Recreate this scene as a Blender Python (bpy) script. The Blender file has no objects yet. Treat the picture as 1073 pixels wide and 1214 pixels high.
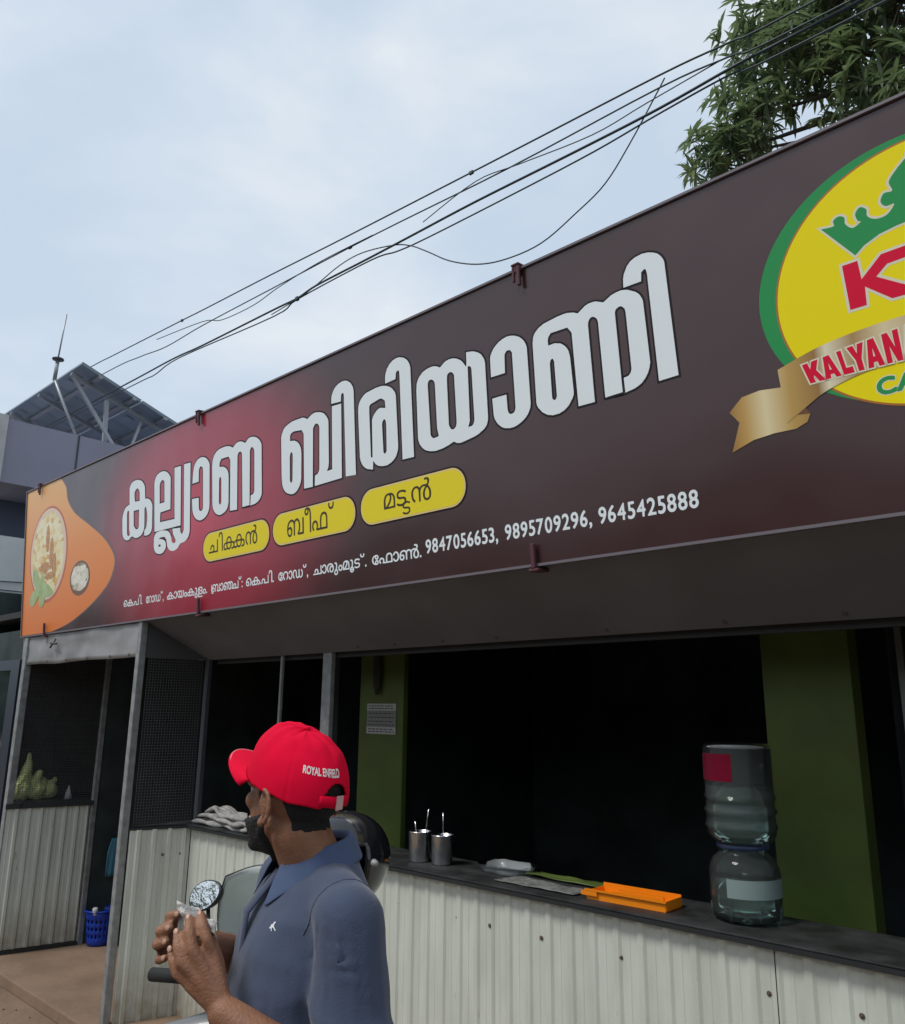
import bpy, bmesh, math, random
from mathutils import Vector, Matrix, noise
S = bpy.context.scene
COL = S.collection
R = math.radians

# ---------------------------------------------------------------- camera, sky, sun, exposure
cam = bpy.data.cameras.new('camera'); cam_o = bpy.data.objects.new('camera', cam); COL.objects.link(cam_o)
cam.sensor_fit = 'VERTICAL'; cam.sensor_height = 36.0; cam.lens = 970.0 / 1214.0 * 36.0
cam.clip_start = 0.05; cam.clip_end = 2000
_r = Vector((0.7251, 0.6885, 0.0101)).normalized(); _f = Vector((-0.672, 0.703, 0.235)).normalized()
_u = _r.cross(_f).normalized(); _r = _f.cross(_u).normalized()
cam_o.matrix_world = Matrix(((_r.x, _u.x, -_f.x, 0), (_r.y, _u.y, -_f.y, 0), (_r.z, _u.z, -_f.z, 1.75), (0, 0, 0, 1)))
S.camera = cam_o
S.view_settings.view_transform = 'Standard'; S.view_settings.look = 'None'
S.view_settings.gamma = 1; S.view_settings.use_curve_mapping = False
S.view_settings.exposure = 0.36
S.cycles.max_bounces = 8; S.cycles.transparent_max_bounces = 16; S.cycles.transmission_bounces = 8
S.cycles.use_denoising = True

SUN_EL, SUN_AZ = 55.0, 200.0
world = bpy.data.worlds.new('World'); S.world = world; world.use_nodes = True
nt = world.node_tree; bg = nt.nodes['Background']
sky = nt.nodes.new('ShaderNodeTexSky'); sky.sky_type = 'NISHITA'; sky.sun_disc = False
sky.sun_elevation = R(SUN_EL); sky.sun_rotation = R(SUN_AZ); sky.dust_density = 3.0
tc = nt.nodes.new('ShaderNodeTexCoord')
mp = nt.nodes.new('ShaderNodeMapping'); mp.inputs['Scale'].default_value = (1.0, 1.0, 2.2)
nt.links.new(tc.outputs['Generated'], mp.inputs['Vector'])
n1 = nt.nodes.new('ShaderNodeTexNoise'); n1.inputs['Scale'].default_value = 2.9; n1.inputs['Detail'].default_value = 7; n1.inputs['Roughness'].default_value = 0.52; n1.inputs['Distortion'].default_value = 0.25
nt.links.new(mp.outputs['Vector'], n1.inputs['Vector'])
rp = nt.nodes.new('ShaderNodeValToRGB')
e = rp.color_ramp.elements
e[0].position = 0.36; e[0].color = (4.75, 5.65, 6.7, 1)
e[1].position = 0.68; e[1].color = (6.5, 6.95, 7.4, 1)
m_ = e.new(0.52); m_.color = (5.4, 6.15, 7.0, 1)
nt.links.new(n1.outputs['Fac'], rp.inputs['Fac'])
mx = nt.nodes.new('ShaderNodeMix'); mx.data_type = 'RGBA'; mx.inputs['Factor'].default_value = 0.9
nt.links.new(sky.outputs['Color'], mx.inputs['A']); nt.links.new(rp.outputs['Color'], mx.inputs['B'])
nt.links.new(mx.outputs['Result'], bg.inputs['Color']); bg.inputs['Strength'].default_value = 0.1

sun = bpy.data.lights.new('sun', 'SUN'); sun.energy = 1.45; sun.angle = R(15); sun.color = (1.0, 0.96, 0.9)
sun_o = bpy.data.objects.new('sun', sun); COL.objects.link(sun_o)
# light arrives from the street side, high up, a little from the far end of the street
_d = Vector((math.sin(R(SUN_AZ)) * math.cos(R(SUN_EL)), math.cos(R(SUN_AZ)) * math.cos(R(SUN_EL)), math.sin(R(SUN_EL))))
sun_o.rotation_euler = _d.to_track_quat('Z', 'Y').to_euler(); sun_o.location = (0, -5, 12)

# ---------------------------------------------------------------- helpers
def mat(name, col, rough=0.6, metal=0.0, spec=0.5, var=0.0, vscale=8.0, bump=0.0, bscale=40.0, col2=None, trans=0.0, ior=1.45, coat=0.0, sheen=0.0, stretch=None, detail=5.0):
    m = bpy.data.materials.new(name); m.use_nodes = True
    t = m.node_tree; b = t.nodes['Principled BSDF']
    b.inputs['Base Color'].default_value = (*col, 1); b.inputs['Roughness'].default_value = rough
    b.inputs['Metallic'].default_value = metal; b.inputs['Specular IOR Level'].default_value = spec
    b.inputs['Transmission Weight'].default_value = trans; b.inputs['IOR'].default_value = ior
    b.inputs['Coat Weight'].default_value = coat; b.inputs['Sheen Weight'].default_value = sheen
    if var or bump or col2:
        c = t.nodes.new('ShaderNodeTexCoord'); mpn = t.nodes.new('ShaderNodeMapping')
        if stretch: mpn.inputs['Scale'].default_value = stretch
        t.links.new(c.outputs['Object'], mpn.inputs['Vector'])
        if var or col2:
            n = t.nodes.new('ShaderNodeTexNoise'); n.inputs['Scale'].default_value = vscale; n.inputs['Detail'].default_value = detail
            t.links.new(mpn.outputs['Vector'], n.inputs['Vector'])
            r = t.nodes.new('ShaderNodeValToRGB'); r.color_ramp.elements[0].position = 0.35; r.color_ramp.elements[1].position = 0.68
            a = col2 if col2 else tuple(max(0, x * (1 - var)) for x in col)
            z = col if col2 else tuple(min(1, x * (1 + var)) for x in col)
            r.color_ramp.elements[0].color = (*a, 1); r.color_ramp.elements[1].color = (*z, 1)
            t.links.new(n.outputs['Fac'], r.inputs['Fac']); t.links.new(r.outputs['Color'], b.inputs['Base Color'])
            rr = t.nodes.new('ShaderNodeMapRange'); rr.inputs['To Min'].default_value = max(0.02, rough - 0.08); rr.inputs['To Max'].default_value = min(1, rough + 0.1)
            t.links.new(n.outputs['Fac'], rr.inputs['Value']); t.links.new(rr.outputs['Result'], b.inputs['Roughness'])
        if bump:
            n2 = t.nodes.new('ShaderNodeTexNoise'); n2.inputs['Scale'].default_value = bscale; n2.inputs['Detail'].default_value = 6
            t.links.new(mpn.outputs['Vector'], n2.inputs['Vector'])
            bp = t.nodes.new('ShaderNodeBump'); bp.inputs['Strength'].default_value = bump; bp.inputs['Distance'].default_value = 0.02
            t.links.new(n2.outputs['Fac'], bp.inputs['Height']); t.links.new(bp.outputs['Normal'], b.inputs['Normal'])
    return m

def mobj(name, verts, faces, m, parent=None, smooth=False, me=None):
    if me is None:
        me = bpy.data.meshes.new(name); me.from_pydata([tuple(v) for v in verts], [], faces); me.update()
        if m: me.materials.append(m)
        if smooth:
            for p in me.polygons: p.use_smooth = True
    o = bpy.data.objects.new(name, me); COL.objects.link(o)
    if parent: o.parent = parent
    return o
def tag(o, label=None, cat=None, group=None, kind=None):
    if label: o['label'] = label
    if cat: o['category'] = cat
    if group: o['group'] = group
    if kind: o['kind'] = kind
    return o
def thing(name, label, cat, loc=(0, 0, 0), group=None, rz=0.0):
    o = bpy.data.objects.new(name, None); COL.objects.link(o); o.location = loc; o.rotation_euler = (0, 0, rz)
    o.empty_display_size = 0.1
    return tag(o, label, cat, group)

class MB:
    """collects shapes and links them as one mesh; coordinates are in the parent's space minus the given origin"""
    def __init__(s, org=(0, 0, 0)): s.v = []; s.f = []; s.o = Vector(org)
    def add(s, vs, fs):
        b = len(s.v); s.v += [Vector(v) - s.o for v in vs]; s.f += [tuple(b + i for i in f) for f in fs]; return s
    def box(s, x0, x1, y0, y1, z0, z1, M=None):
        vs = [Vector((x, y, z)) for z in (z0, z1) for x, y in ((x0, y0), (x1, y0), (x1, y1), (x0, y1))]
        if M: vs = [M @ v for v in vs]
        return s.add(vs, [(3, 2, 1, 0), (4, 5, 6, 7), (0, 1, 5, 4), (1, 2, 6, 5), (2, 3, 7, 6), (3, 0, 4, 7)])
    def bar(s, a, b, w, d=None, up=(0, 0, 1)):
        a, b = Vector(a), Vector(b); d = w if d is None else d
        t = (b - a).normalized(); u = Vector(up)
        if abs(t.dot(u)) > 0.98: u = Vector((0, 1, 0))
        x = t.cross(u).normalized(); y = x.cross(t).normalized()
        vs = [p + x * (w / 2 * i) + y * (d / 2 * j) for p in (a, b) for i, j in ((-1, -1), (1, -1), (1, 1), (-1, 1))]
        return s.add(vs, [(3, 2, 1, 0), (4, 5, 6, 7), (0, 1, 5, 4), (1, 2, 6, 5), (2, 3, 7, 6), (3, 0, 4, 7)])
    def tube(s, pts, r, n=8, closed=False):
        pts = [Vector(p) for p in pts]; N = len(pts); rs = r if isinstance(r, (list, tuple)) else [r] * N
        vs = []; ref = None
        for i, p in enumerate(pts):
            a = pts[i - 1] if (i > 0 or closed) else p; b = pts[(i + 1) % N] if (i < N - 1 or closed) else p
            t = (b - a).normalized()
            if ref is None: ref = t.orthogonal().normalized()
            ref = (ref - t * ref.dot(t)).normalized(); q = t.cross(ref)
            for k in range(n):
                an = 2 * math.pi * k / n; vs.append(p + (ref * math.cos(an) + q * math.sin(an)) * rs[i])
        fs = []
        for i in range(N if closed else N - 1):
            for k in range(n):
                j = (i + 1) % N; fs.append((i * n + k, i * n + (k + 1) % n, j * n + (k + 1) % n, j * n + k))
        if not closed: fs += [tuple(range(n - 1, -1, -1)), tuple((N - 1) * n + k for k in range(n))]
        return s.add(vs, fs)
    def lathe(s, prof, c=(0, 0, 0), n=32, M=None, cap=True):
        c = Vector(c); vs = []
        for r, z in prof:
            for k in range(n):
                a = 2 * math.pi * k / n; v = Vector((r * math.cos(a), r * math.sin(a), z))
                vs.append((M @ v if M else v) + c)
        fs = [(i * n + k, i * n + (k + 1) % n, (i + 1) * n + (k + 1) % n, (i + 1) * n + k) for i in range(len(prof) - 1) for k in range(n)]
        if cap: fs += [tuple(range(n - 1, -1, -1)), tuple((len(prof) - 1) * n + k for k in range(n))]
        return s.add(vs, fs)
    def rings(s, rings, cap=True):
        n = len(rings[0]); vs = [v for r in rings for v in r]
        fs = [(i * n + k, i * n + (k + 1) % n, (i + 1) * n + (k + 1) % n, (i + 1) * n + k) for i in range(len(rings) - 1) for k in range(n)]
        if cap: fs += [tuple(range(n - 1, -1, -1)), tuple((len(rings) - 1) * n + k for k in range(n))]
        return s.add(vs, fs)
    def cone(s, a, b, r0, r1, n=14):
        """capsule with tapering radius"""
        a, b = Vector(a), Vector(b); t = (b - a); L = t.length; t = t / L if L > 1e-6 else Vector((0, 0, 1))
        x = t.orthogonal().normalized(); y = t.cross(x); rg = []
        for k in range(5):
            an = -math.pi / 2 * (1 - (k + .15) / 5); rg.append((a + t * (r0 * math.sin(an)), r0 * math.cos(an)))
        rg.append((a, r0)); rg.append(((a + b) / 2, (r0 + r1) / 2)); rg.append((b, r1))
        for k in range(5):
            an = math.pi / 2 * (k + .85) / 5; rg.append((b + t * (r1 * math.sin(an)), r1 * math.cos(an)))
        return s.rings([[c + (x * math.cos(2 * math.pi * i / n) + y * math.sin(2 * math.pi * i / n)) * r for i in range(n)] for c, r in rg])
    def ell(s, c, M, n=20, m=12):
        """ellipsoid: M = 3 axis vectors"""
        c = Vector(c); rg = []
        for i in range(m + 1):
            th = math.pi * (i + .0001 if i == 0 else (i - .0001 if i == m else i)) / m
            rg.append([c + M[0] * (math.sin(th) * math.cos(2 * math.pi * k / n)) + M[1] * (math.sin(th) * math.sin(2 * math.pi * k / n)) + M[2] * (-math.cos(th)) for k in range(n)])
        return s.rings(rg)
    def build(s, name, m, parent=None, smooth=False): return mobj(name, s.v, s.f, m, parent, smooth)

def finish(o, voxel=None, smooth_it=0, factor=0.5, subsurf=0):
    """apply a voxel remesh (which fuses overlapping shapes into one skin), smoothing and subdivision, and keep the result"""
    if voxel:
        md = o.modifiers.new('r', 'REMESH'); md.mode = 'VOXEL'; md.voxel_size = voxel; md.use_smooth_shade = True
    if smooth_it:
        md = o.modifiers.new('s', 'SMOOTH'); md.factor = factor; md.iterations = smooth_it
    if subsurf:
        md = o.modifiers.new('u', 'SUBSURF'); md.levels = subsurf; md.render_levels = subsurf
    bpy.context.view_layer.update()
    dg = bpy.context.evaluated_depsgraph_get(); ev = o.evaluated_get(dg)
    me = bpy.data.meshes.new_from_object(ev, depsgraph=dg); mats = [m for m in o.data.materials]
    o.modifiers.clear(); o.data = me
    if not me.materials:
        for m in mats: me.materials.append(m)
    for p in me.polygons: p.use_smooth = True
    return o
def bevel(o, w, seg=2):
    bm = bmesh.new(); bm.from_mesh(o.data)
    bmesh.ops.bevel(bm, geom=[e for e in bm.edges if len(e.link_faces) == 2 and e.calc_face_angle(0) > 0.5], offset=w, segments=seg, affect='EDGES', profile=0.7)
    bm.to_mesh(o.data); bm.free(); return o
rnd = random.Random(7)
# ================================================================ MATERIALS
M = {}
M['dark_wall'] = mat('wall darkened for shade', (.038, .052, .050), .8, var=.4, vscale=3)  # the dim room's shade is put into this dark wall colour
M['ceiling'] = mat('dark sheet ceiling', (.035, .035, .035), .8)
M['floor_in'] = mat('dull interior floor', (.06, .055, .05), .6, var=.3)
M['green'] = mat('green emulsion paint', (.078, .112, .018), .55, var=.15, vscale=4, bump=.05)
M['counter'] = mat('dark worn laminate', (.030, .032, .032), .55, var=.5, vscale=9, bump=.05)
M['trim'] = mat('black trim', (.022, .024, .025), .5)
M['soffit'] = mat('dull grey painted sheet', (.15, .158, .172), .62, var=.12, vscale=2.5, bump=.12, bscale=3)
M['post'] = mat('grey painted steel', (.27, .28, .28), .5, metal=.2, var=.2, vscale=20)
M['darkpost'] = mat('dark steel', (.07, .075, .085), .5, metal=.3)
M['wire'] = mat('dark mesh wire', (.11, .115, .12), .6, metal=.2)
M['screw'] = mat('rusty zinc screw', (.17, .14, .11), .5, metal=.6)
M['steel'] = mat('stainless steel', (.62, .63, .64), .22, metal=1.0, var=.15, vscale=30)
M['concrete'] = mat('worn brown cement floor', (.30, .20, .135), .85, var=.0, col2=(.20, .135, .09), vscale=2.2, bump=.35, bscale=14)
M['dirt'] = mat('dusty brown ground', (.26, .18, .12), .95, col2=(.16, .11, .075), vscale=1.8, bump=.8, bscale=10)
M['asphalt'] = mat('worn asphalt', (.07, .068, .065), .9, var=.3, vscale=3, bump=.5, bscale=60)
M['block'] = mat('grey block wall', (.05, .048, .046), .9, var=.3, vscale=4, bump=.4)
M['leafm'] = mat('leaf green', (.12, .155, .10), .42, var=0, col2=(.06, .09, .062), vscale=1.2)
M['leafl'] = mat('pale sunlit leaf green', (.22, .24, .09), .45, col2=(.12, .16, .06), vscale=2)  # paler leaves, also used to colour one clump as sunlit
for _k in ('leafm', 'leafl'):          # leaves let some light through
    _t = M[_k].node_tree; _b = _t.nodes['Principled BSDF']; _o = _t.nodes['Material Output']
    _tr = _t.nodes.new('ShaderNodeBsdfTranslucent'); _tr.inputs['Color'].default_value = (.20, .28, .12, 1)
    _mx = _t.nodes.new('ShaderNodeMixShader'); _mx.inputs['Fac'].default_value = .42
    _t.links.new(_b.outputs[0], _mx.inputs[1]); _t.links.new(_tr.outputs[0], _mx.inputs[2]); _t.links.new(_mx.outputs[0], _o.inputs['Surface'])
M['bark'] = mat('bark', (.09, .075, .06), .9, var=.3, bump=.5)
M['cable'] = mat('black cable', (.035, .055, .065), .5)  # bluish lift in the colour stands in for haze

def thin_clear(name, tint, milky=.08, rough=.08, opacity=.0):
    """thin-walled clear plastic: mostly see-through, glossy at grazing angles, a little milky"""
    m = bpy.data.materials.new(name); m.use_nodes = True; t = m.node_tree
    for n in list(t.nodes):
        if n.type == 'BSDF_PRINCIPLED': t.nodes.remove(n)
    out = t.nodes['Material Output']
    tr = t.nodes.new('ShaderNodeBsdfTransparent'); tr.inputs['Color'].default_value = (*tint, 1)
    di = t.nodes.new('ShaderNodeBsdfDiffuse'); di.inputs['Color'].default_value = (*tint, 1)
    gl = t.nodes.new('ShaderNodeBsdfGlossy'); gl.inputs['Roughness'].default_value = rough
    fr = t.nodes.new('ShaderNodeFresnel'); fr.inputs['IOR'].default_value = 1.25
    m1 = t.nodes.new('ShaderNodeMixShader'); m1.inputs['Fac'].default_value = milky + opacity; t.links.new(tr.outputs[0], m1.inputs[1]); t.links.new(di.outputs[0], m1.inputs[2])
    m2 = t.nodes.new('ShaderNodeMixShader'); t.links.new(fr.outputs[0], m2.inputs['Fac']); t.links.new(m1.outputs[0], m2.inputs[1]); t.links.new(gl.outputs[0], m2.inputs[2])
    t.links.new(m2.outputs[0], out.inputs['Surface']); return m
def sheet_material():
    m = bpy.data.materials.new('off white painted sheet'); m.use_nodes = True
    t = m.node_tree; b = t.nodes['Principled BSDF']; b.inputs['Roughness'].default_value = .45; b.inputs['Specular IOR Level'].default_value = .4
    g = t.nodes.new('ShaderNodeNewGeometry'); sp = t.nodes.new('ShaderNodeSeparateXYZ'); t.links.new(g.outputs['Position'], sp.inputs['Vector'])
    n = t.nodes.new('ShaderNodeTexNoise'); n.inputs['Scale'].default_value = 5; n.inputs['Detail'].default_value = 8
    mpn = t.nodes.new('ShaderNodeMapping'); mpn.inputs['Scale'].default_value = (3, 3, .5); t.links.new(g.outputs['Position'], mpn.inputs['Vector']); t.links.new(mpn.outputs['Vector'], n.inputs['Vector'])
    r = t.nodes.new('ShaderNodeValToRGB'); r.color_ramp.elements[0].position = .3; r.color_ramp.elements[0].color = (.52, .545, .475, 1); r.color_ramp.elements[1].position = .66; r.color_ramp.elements[1].color = (.63, .655, .585, 1)
    t.links.new(n.outputs['Fac'], r.inputs['Fac'])
    # splashed mud near the floor and a few rust stains
    n3 = t.nodes.new('ShaderNodeTexNoise'); n3.inputs['Scale'].default_value = 14; n3.inputs['Detail'].default_value = 8; t.links.new(g.outputs['Position'], n3.inputs['Vector'])
    mr = t.nodes.new('ShaderNodeMapRange'); mr.inputs['From Min'].default_value = 0.0; mr.inputs['From Max'].default_value = .38; mr.inputs['To Min'].default_value = .62; mr.inputs['To Max'].default_value = -.05
    t.links.new(sp.outputs['Z'], mr.inputs['Value'])
    ad = t.nodes.new('ShaderNodeMath'); ad.operation = 'MULTIPLY'; t.links.new(mr.outputs['Result'], ad.inputs[0]); t.links.new(n3.outputs['Fac'], ad.inputs[1])
    ms = t.nodes.new('ShaderNodeMath'); ms.operation = 'MULTIPLY'; ms.inputs[1].default_value = 1.9; ms.use_clamp = True; t.links.new(ad.outputs[0], ms.inputs[0])
    mxn = t.nodes.new('ShaderNodeMix'); mxn.data_type = 'RGBA'; mxn.inputs['B'].default_value = (.22, .16, .10, 1)
    t.links.new(ms.outputs[0], mxn.inputs['Factor']); t.links.new(r.outputs['Color'], mxn.inputs['A'])
    n4 = t.nodes.new('ShaderNodeTexNoise'); n4.inputs['Scale'].default_value = 22; n4.inputs['Detail'].default_value = 3; mp4 = t.nodes.new('ShaderNodeMapping'); mp4.inputs['Scale'].default_value = (1, 1, .35)
    t.links.new(g.outputs['Position'], mp4.inputs['Vector']); t.links.new(mp4.outputs['Vector'], n4.inputs['Vector'])
    r4 = t.nodes.new('ShaderNodeValToRGB'); r4.color_ramp.elements[0].position = .70; r4.color_ramp.elements[0].color = (0, 0, 0, 1); r4.color_ramp.elements[1].position = .78; r4.color_ramp.elements[1].color = (.55, .55, .55, 1)
    t.links.new(n4.outputs['Fac'], r4.inputs['Fac'])
    mx2 = t.nodes.new('ShaderNodeMix'); mx2.data_type = 'RGBA'; mx2.inputs['B'].default_value = (.26, .22, .17, 1)
    t.links.new(r4.outputs['Color'], mx2.inputs['Factor']); t.links.new(mxn.outputs['Result'], mx2.inputs['A'])
    t.links.new(mx2.outputs['Result'], b.inputs['Base Color'])
    n5 = t.nodes.new('ShaderNodeTexNoise'); n5.inputs['Scale'].default_value = 3; t.links.new(g.outputs['Position'], n5.inputs['Vector'])
    bp = t.nodes.new('ShaderNodeBump'); bp.inputs['Strength'].default_value = .25; bp.inputs['Distance'].default_value = .03; t.links.new(n5.outputs['Fac'], bp.inputs['Height']); t.links.new(bp.outputs['Normal'], b.inputs['Normal'])
    return m
M['sheet'] = sheet_material()

# ================================================================ GROUND
ground = mobj('ground', [(-400, -400, -.07), (400, -400, -.07), (400, 400, -.07), (-400, 400, -.07)], [(0, 1, 2, 3)], M['dirt']); tag(ground, 'dusty brown ground along the shop front', kind='structure')
road = mobj('road', [(-120, -9, -.064), (60, -9, -.064), (60, -1.2, -.064), (-120, -1.2, -.064)], [(0, 1, 2, 3)], M['asphalt']); tag(road, 'worn grey asphalt road', kind='structure')
fl = MB().box(-6.95, 1.2, 2.31, 6.2, -.069, 0).build('floor', M['concrete']); bevel(fl, .008); tag(fl, 'worn brown cement floor with a low step edge', kind='structure')

# ================================================================ RESTAURANT BUILDING
shop = thing('restaurant_building', 'open fronted tin clad restaurant with ribbed white counter panels under the brown sign', 'building', (0, 0, 0))
def corrugated(p0, p1, z0, z1, pitch=.098, depth=.008, phase=0.0, name='corrugated_sheet'):
    """trapezoid ribbed sheet between two plan points; front side is to the right of p0->p1"""
    p0, p1 = Vector(p0), Vector(p1); L = (p1 - p0).length; t = (p1 - p0) / L; nrm = Vector((t.y, -t.x))
    xs = []; x = -phase * pitch
    while x < L + pitch:
        for dx, d in ((0, 0), (.010, 1), (.030, 1), (.040, 0), (.066, 0), (.069, .22), (.072, .22), (.075, 0)):
            u = x + dx * pitch / .098
            if 0 < u < L: xs.append((u, d))
        x += pitch
    xs = [(0, 0)] + xs + [(L, 0)]
    vs = []; fs = []
    N = len(xs)
    for th in (0, -.0012):
        for u, d in xs:
            q = p0 + t * u + nrm * (d * depth + th)
            vs += [(q.x, q.y, z0), (q.x, q.y, (z0 + z1) / 2), (q.x, q.y, z1)]
    for i in range(N - 1):
        for k in (0, 1):
            fs.append((3 * i + k, 3 * (i + 1) + k, 3 * (i + 1) + k + 1, 3 * i + k + 1))
            b = 3 * N; fs.append((b + 3 * i + k + 1, b + 3 * (i + 1) + k + 1, b + 3 * (i + 1) + k, b + 3 * i + k))
        fs.append((3 * i + 2, 3 * (i + 1) + 2, 3 * N + 3 * (i + 1) + 2, 3 * N + 3 * i + 2))
    return mobj(name, vs, fs, M['sheet'], shop)
def screws(parent, pts, nrm=(0, -1, 0), r=.0085):
    q = Vector(nrm).to_track_quat('Z', 'Y').to_matrix()
    me = None
    for p in pts:
        if me is None:
            b = MB().lathe([(r, 0), (r, .002), (r * .55, .0025), (r * .5, .006), (r * .2, .0065)], n=8, M=q); o = b.build('screw', M['screw'], parent); me = o.data
        else: o = mobj('screw', None, None, None, parent, me=me)
        o.location = p
YC = 2.775
corner = (-4.83, YC)
s1 = corrugated(corner, (-2.386, YC), .0, 1.034, phase=.3)
screws(s1, [(x, YC - .001, .888) for x in (-4.55, -4.05, -3.5, -2.969, -2.597, -2.414)] + [(x, YC - .001, .12) for x in (-4.3, -3.6, -2.9)])
s2 = corrugated((-2.384, YC - .003), (-1.221, YC - .003), .0, 1.034, pitch=.102, phase=.5)
screws(s2, [(x, YC - .004, .89) for x in (-2.145, -1.786, -1.504, -1.244)])
s3 = corrugated((-1.219, YC), (1.2, YC), .0, 1.034, pitch=.104, phase=.2)
screws(s3, [(x, YC - .001, .89) for x in (-.969, -.65, -.2)])
s4 = corrugated((-4.945, 2.43), (-4.842, 2.768), .0, 1.034, pitch=.088, depth=.013, phase=.6)   # return panel beside the post
screws(s4, [(-4.93, 2.478, .88), (-4.885, 2.62, .885), (-4.855, 2.72, .885)], (.96, -.28, 0))
s5 = corrugated((-6.826, 2.385), (-6.713, 2.95), .03, 1.0, pitch=.084, depth=.013, phase=.4)
# thin seam strip over sheet joints
# counter top: follows the return and the long front
ct = [(-4.975, 2.44), (-4.862, 2.745), (-4.80, 2.742), (1.2, 2.742), (1.2, 3.10), (-4.70, 3.10), (-4.99, 2.9)]
n = len(ct); vs = [(x, y, 1.0445) for x, y in ct] + [(x, y, 1.052) for x, y in ct]
countertop = mobj('countertop', vs, [tuple(range(n - 1, -1, -1)), tuple(range(n, 2 * n))] + [(i, (i + 1) % n, n + (i + 1) % n, n + i) for i in range(n)], M['counter'], shop); bevel(countertop, .004)
tr = MB(); tr.bar((-4.955, 2.425, 1.037), (-4.846, 2.740, 1.037), .02, .013); tr.bar((-4.843, 2.735, 1.037), (1.2, 2.735, 1.037), .014, .013)
tr.build('counter_trim', M['trim'], shop)
MB().bar((-6.84, 2.375, 1.015), (-6.70, 2.97, 1.015), .05, .035).build('counter_trim', M['trim'], shop)
# bottom kerb trim of the left panel
MB().bar((-6.83, 2.375, .012), (-6.70, 2.96, .012), .035, .024).build('base_trim', M['trim'], shop)

def post(a, b, w, d, m='post'):
    o = MB().bar(a, b, w, d, up=(0, 1, 0)).build('post', M[m], shop); bevel(o, .003, 1); return o
post((-4.978, 2.405, -.06), (-4.978, 2.405, 2.29), .045, .045)
post((-6.862, 2.40, 0), (-6.862, 2.40, 2.26), .06, .05)
post((-6.70, 2.975, 0), (-6.70, 2.975, 2.26), .035, .04)
post((-4.836, 2.80, 1.05), (-4.836, 2.80, 2.06), .04, .03, 'darkpost')
post((-4.05, 2.82, 1.05), (-4.05, 2.82, 2.06), .018, .02)
post((-3.615, 2.82, 1.05), (-3.615, 2.82, 2.06), .075, .03)

# soffit sheet sloping back under the sign, and the upright valance over the entry
sf = [(-4.955, 2.41, 2.275), (1.2, 2.41, 2.275), (1.2, 2.80, 2.045), (-4.955, 2.80, 2.045)]
off = Vector((0, .003, .004))
vs = [Vector(p) for p in sf] + [Vector(p) + off for p in sf]
mobj('soffit_sheet', vs, [(0, 1, 2, 3), (7, 6, 5, 4)] + [(i, 4 + i, 4 + (i + 1) % 4, (i + 1) % 4) for i in range(4)], M['soffit'], shop)
vs = [(-4.958, 2.43, 2.048), (-4.838, 2.79, 2.048), (-4.838, 2.79, 2.05), (-4.958, 2.43, 2.262)]
vs += [(x - .012, y + .004, z) for x, y, z in vs]
mobj('gable_board', vs, [(0, 1, 2, 3), (7, 6, 5, 4), (0, 4, 5, 1), (1, 5, 6, 2), (2, 6, 7, 3), (3, 7, 4, 0)], mat('dark fascia board', (.05, .05, .052), .7), shop)
screws(shop, [(x, 2.768, 2.062) for x in (-3.317, -3.033, -2.702, -2.372, -1.308, -.9, -1.8)], (0, -.5, -.87), r=.009)
def valance():
    vs = []; fs = []; nx, nz = 60, 8
    for j in range(nz + 1):
        for i in range(nx + 1):
            x = -6.965 + (2.0) * i / nx; z = 2.052 + .235 * j / nz
            y = 2.392 + .012 * noise.noise(Vector((x * 3.1, z * 9, 2))) + .005 * noise.noise(Vector((x * 9, z * 20, 5)))
            vs.append((x, y, z + .008 * noise.noise(Vector((x * 2, 0, 0))) * (1 - j / nz)))
    for j in range(nz):
        for i in range(nx): a = j * (nx + 1) + i; fs.append((a, a + 1, a + nx + 2, a + nx + 1))
    o = mobj('valance_sheet', vs, fs, mat('dull galvanised sheet', (.30, .30, .295), .5, metal=.25, var=.2, vscale=4), shop, True)
    md = o.modifiers.new('t', 'SOLIDIFY'); md.thickness = .002; return o
val = valance()
screws(val, [(x, 2.378, 2.066) for x in (-6.75, -6.4, -6.05, -5.7, -5.35, -5.08)], r=.010)
hk = MB().tube([(-6.28, 2.375, 2.225), (-6.27, 2.355, 2.19), (-6.30, 2.35, 2.16)], .007, 6).tube([(-6.33, 2.36, 2.195), (-6.20, 2.352, 2.185)], .008, 6).build('hook', M['darkpost'], shop, True)

# wire mesh infills
def wire_panel(p0, p1, z0, z1, step=.0165, r=.0014):
    p0, p1 = Vector((*p0, 0)), Vector((*p1, 0)); L = (p1 - p0).length; t = (p1 - p0) / L; b = MB()
    k = 0.0
    while k <= L:
        q = p0 + t * k; b.tube([q + Vector((0, 0, z0)), q + Vector((0, 0, z1))], r, 3); k += step
    z = z0
    while z <= z1:
        b.tube([p0 + Vector((0, 0, z)), p1 + Vector((0, 0, z))], r, 3); z += step
    o = b.build('wire_mesh', M['wire'], shop); o['kind'] = 'stuff'; return o
wire_panel((-4.955, 2.45), (-4.85, 2.775), 1.055, 2.05)
wire_panel((-6.84, 2.43), (-6.71, 2.95), 1.035, 2.24)

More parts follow.
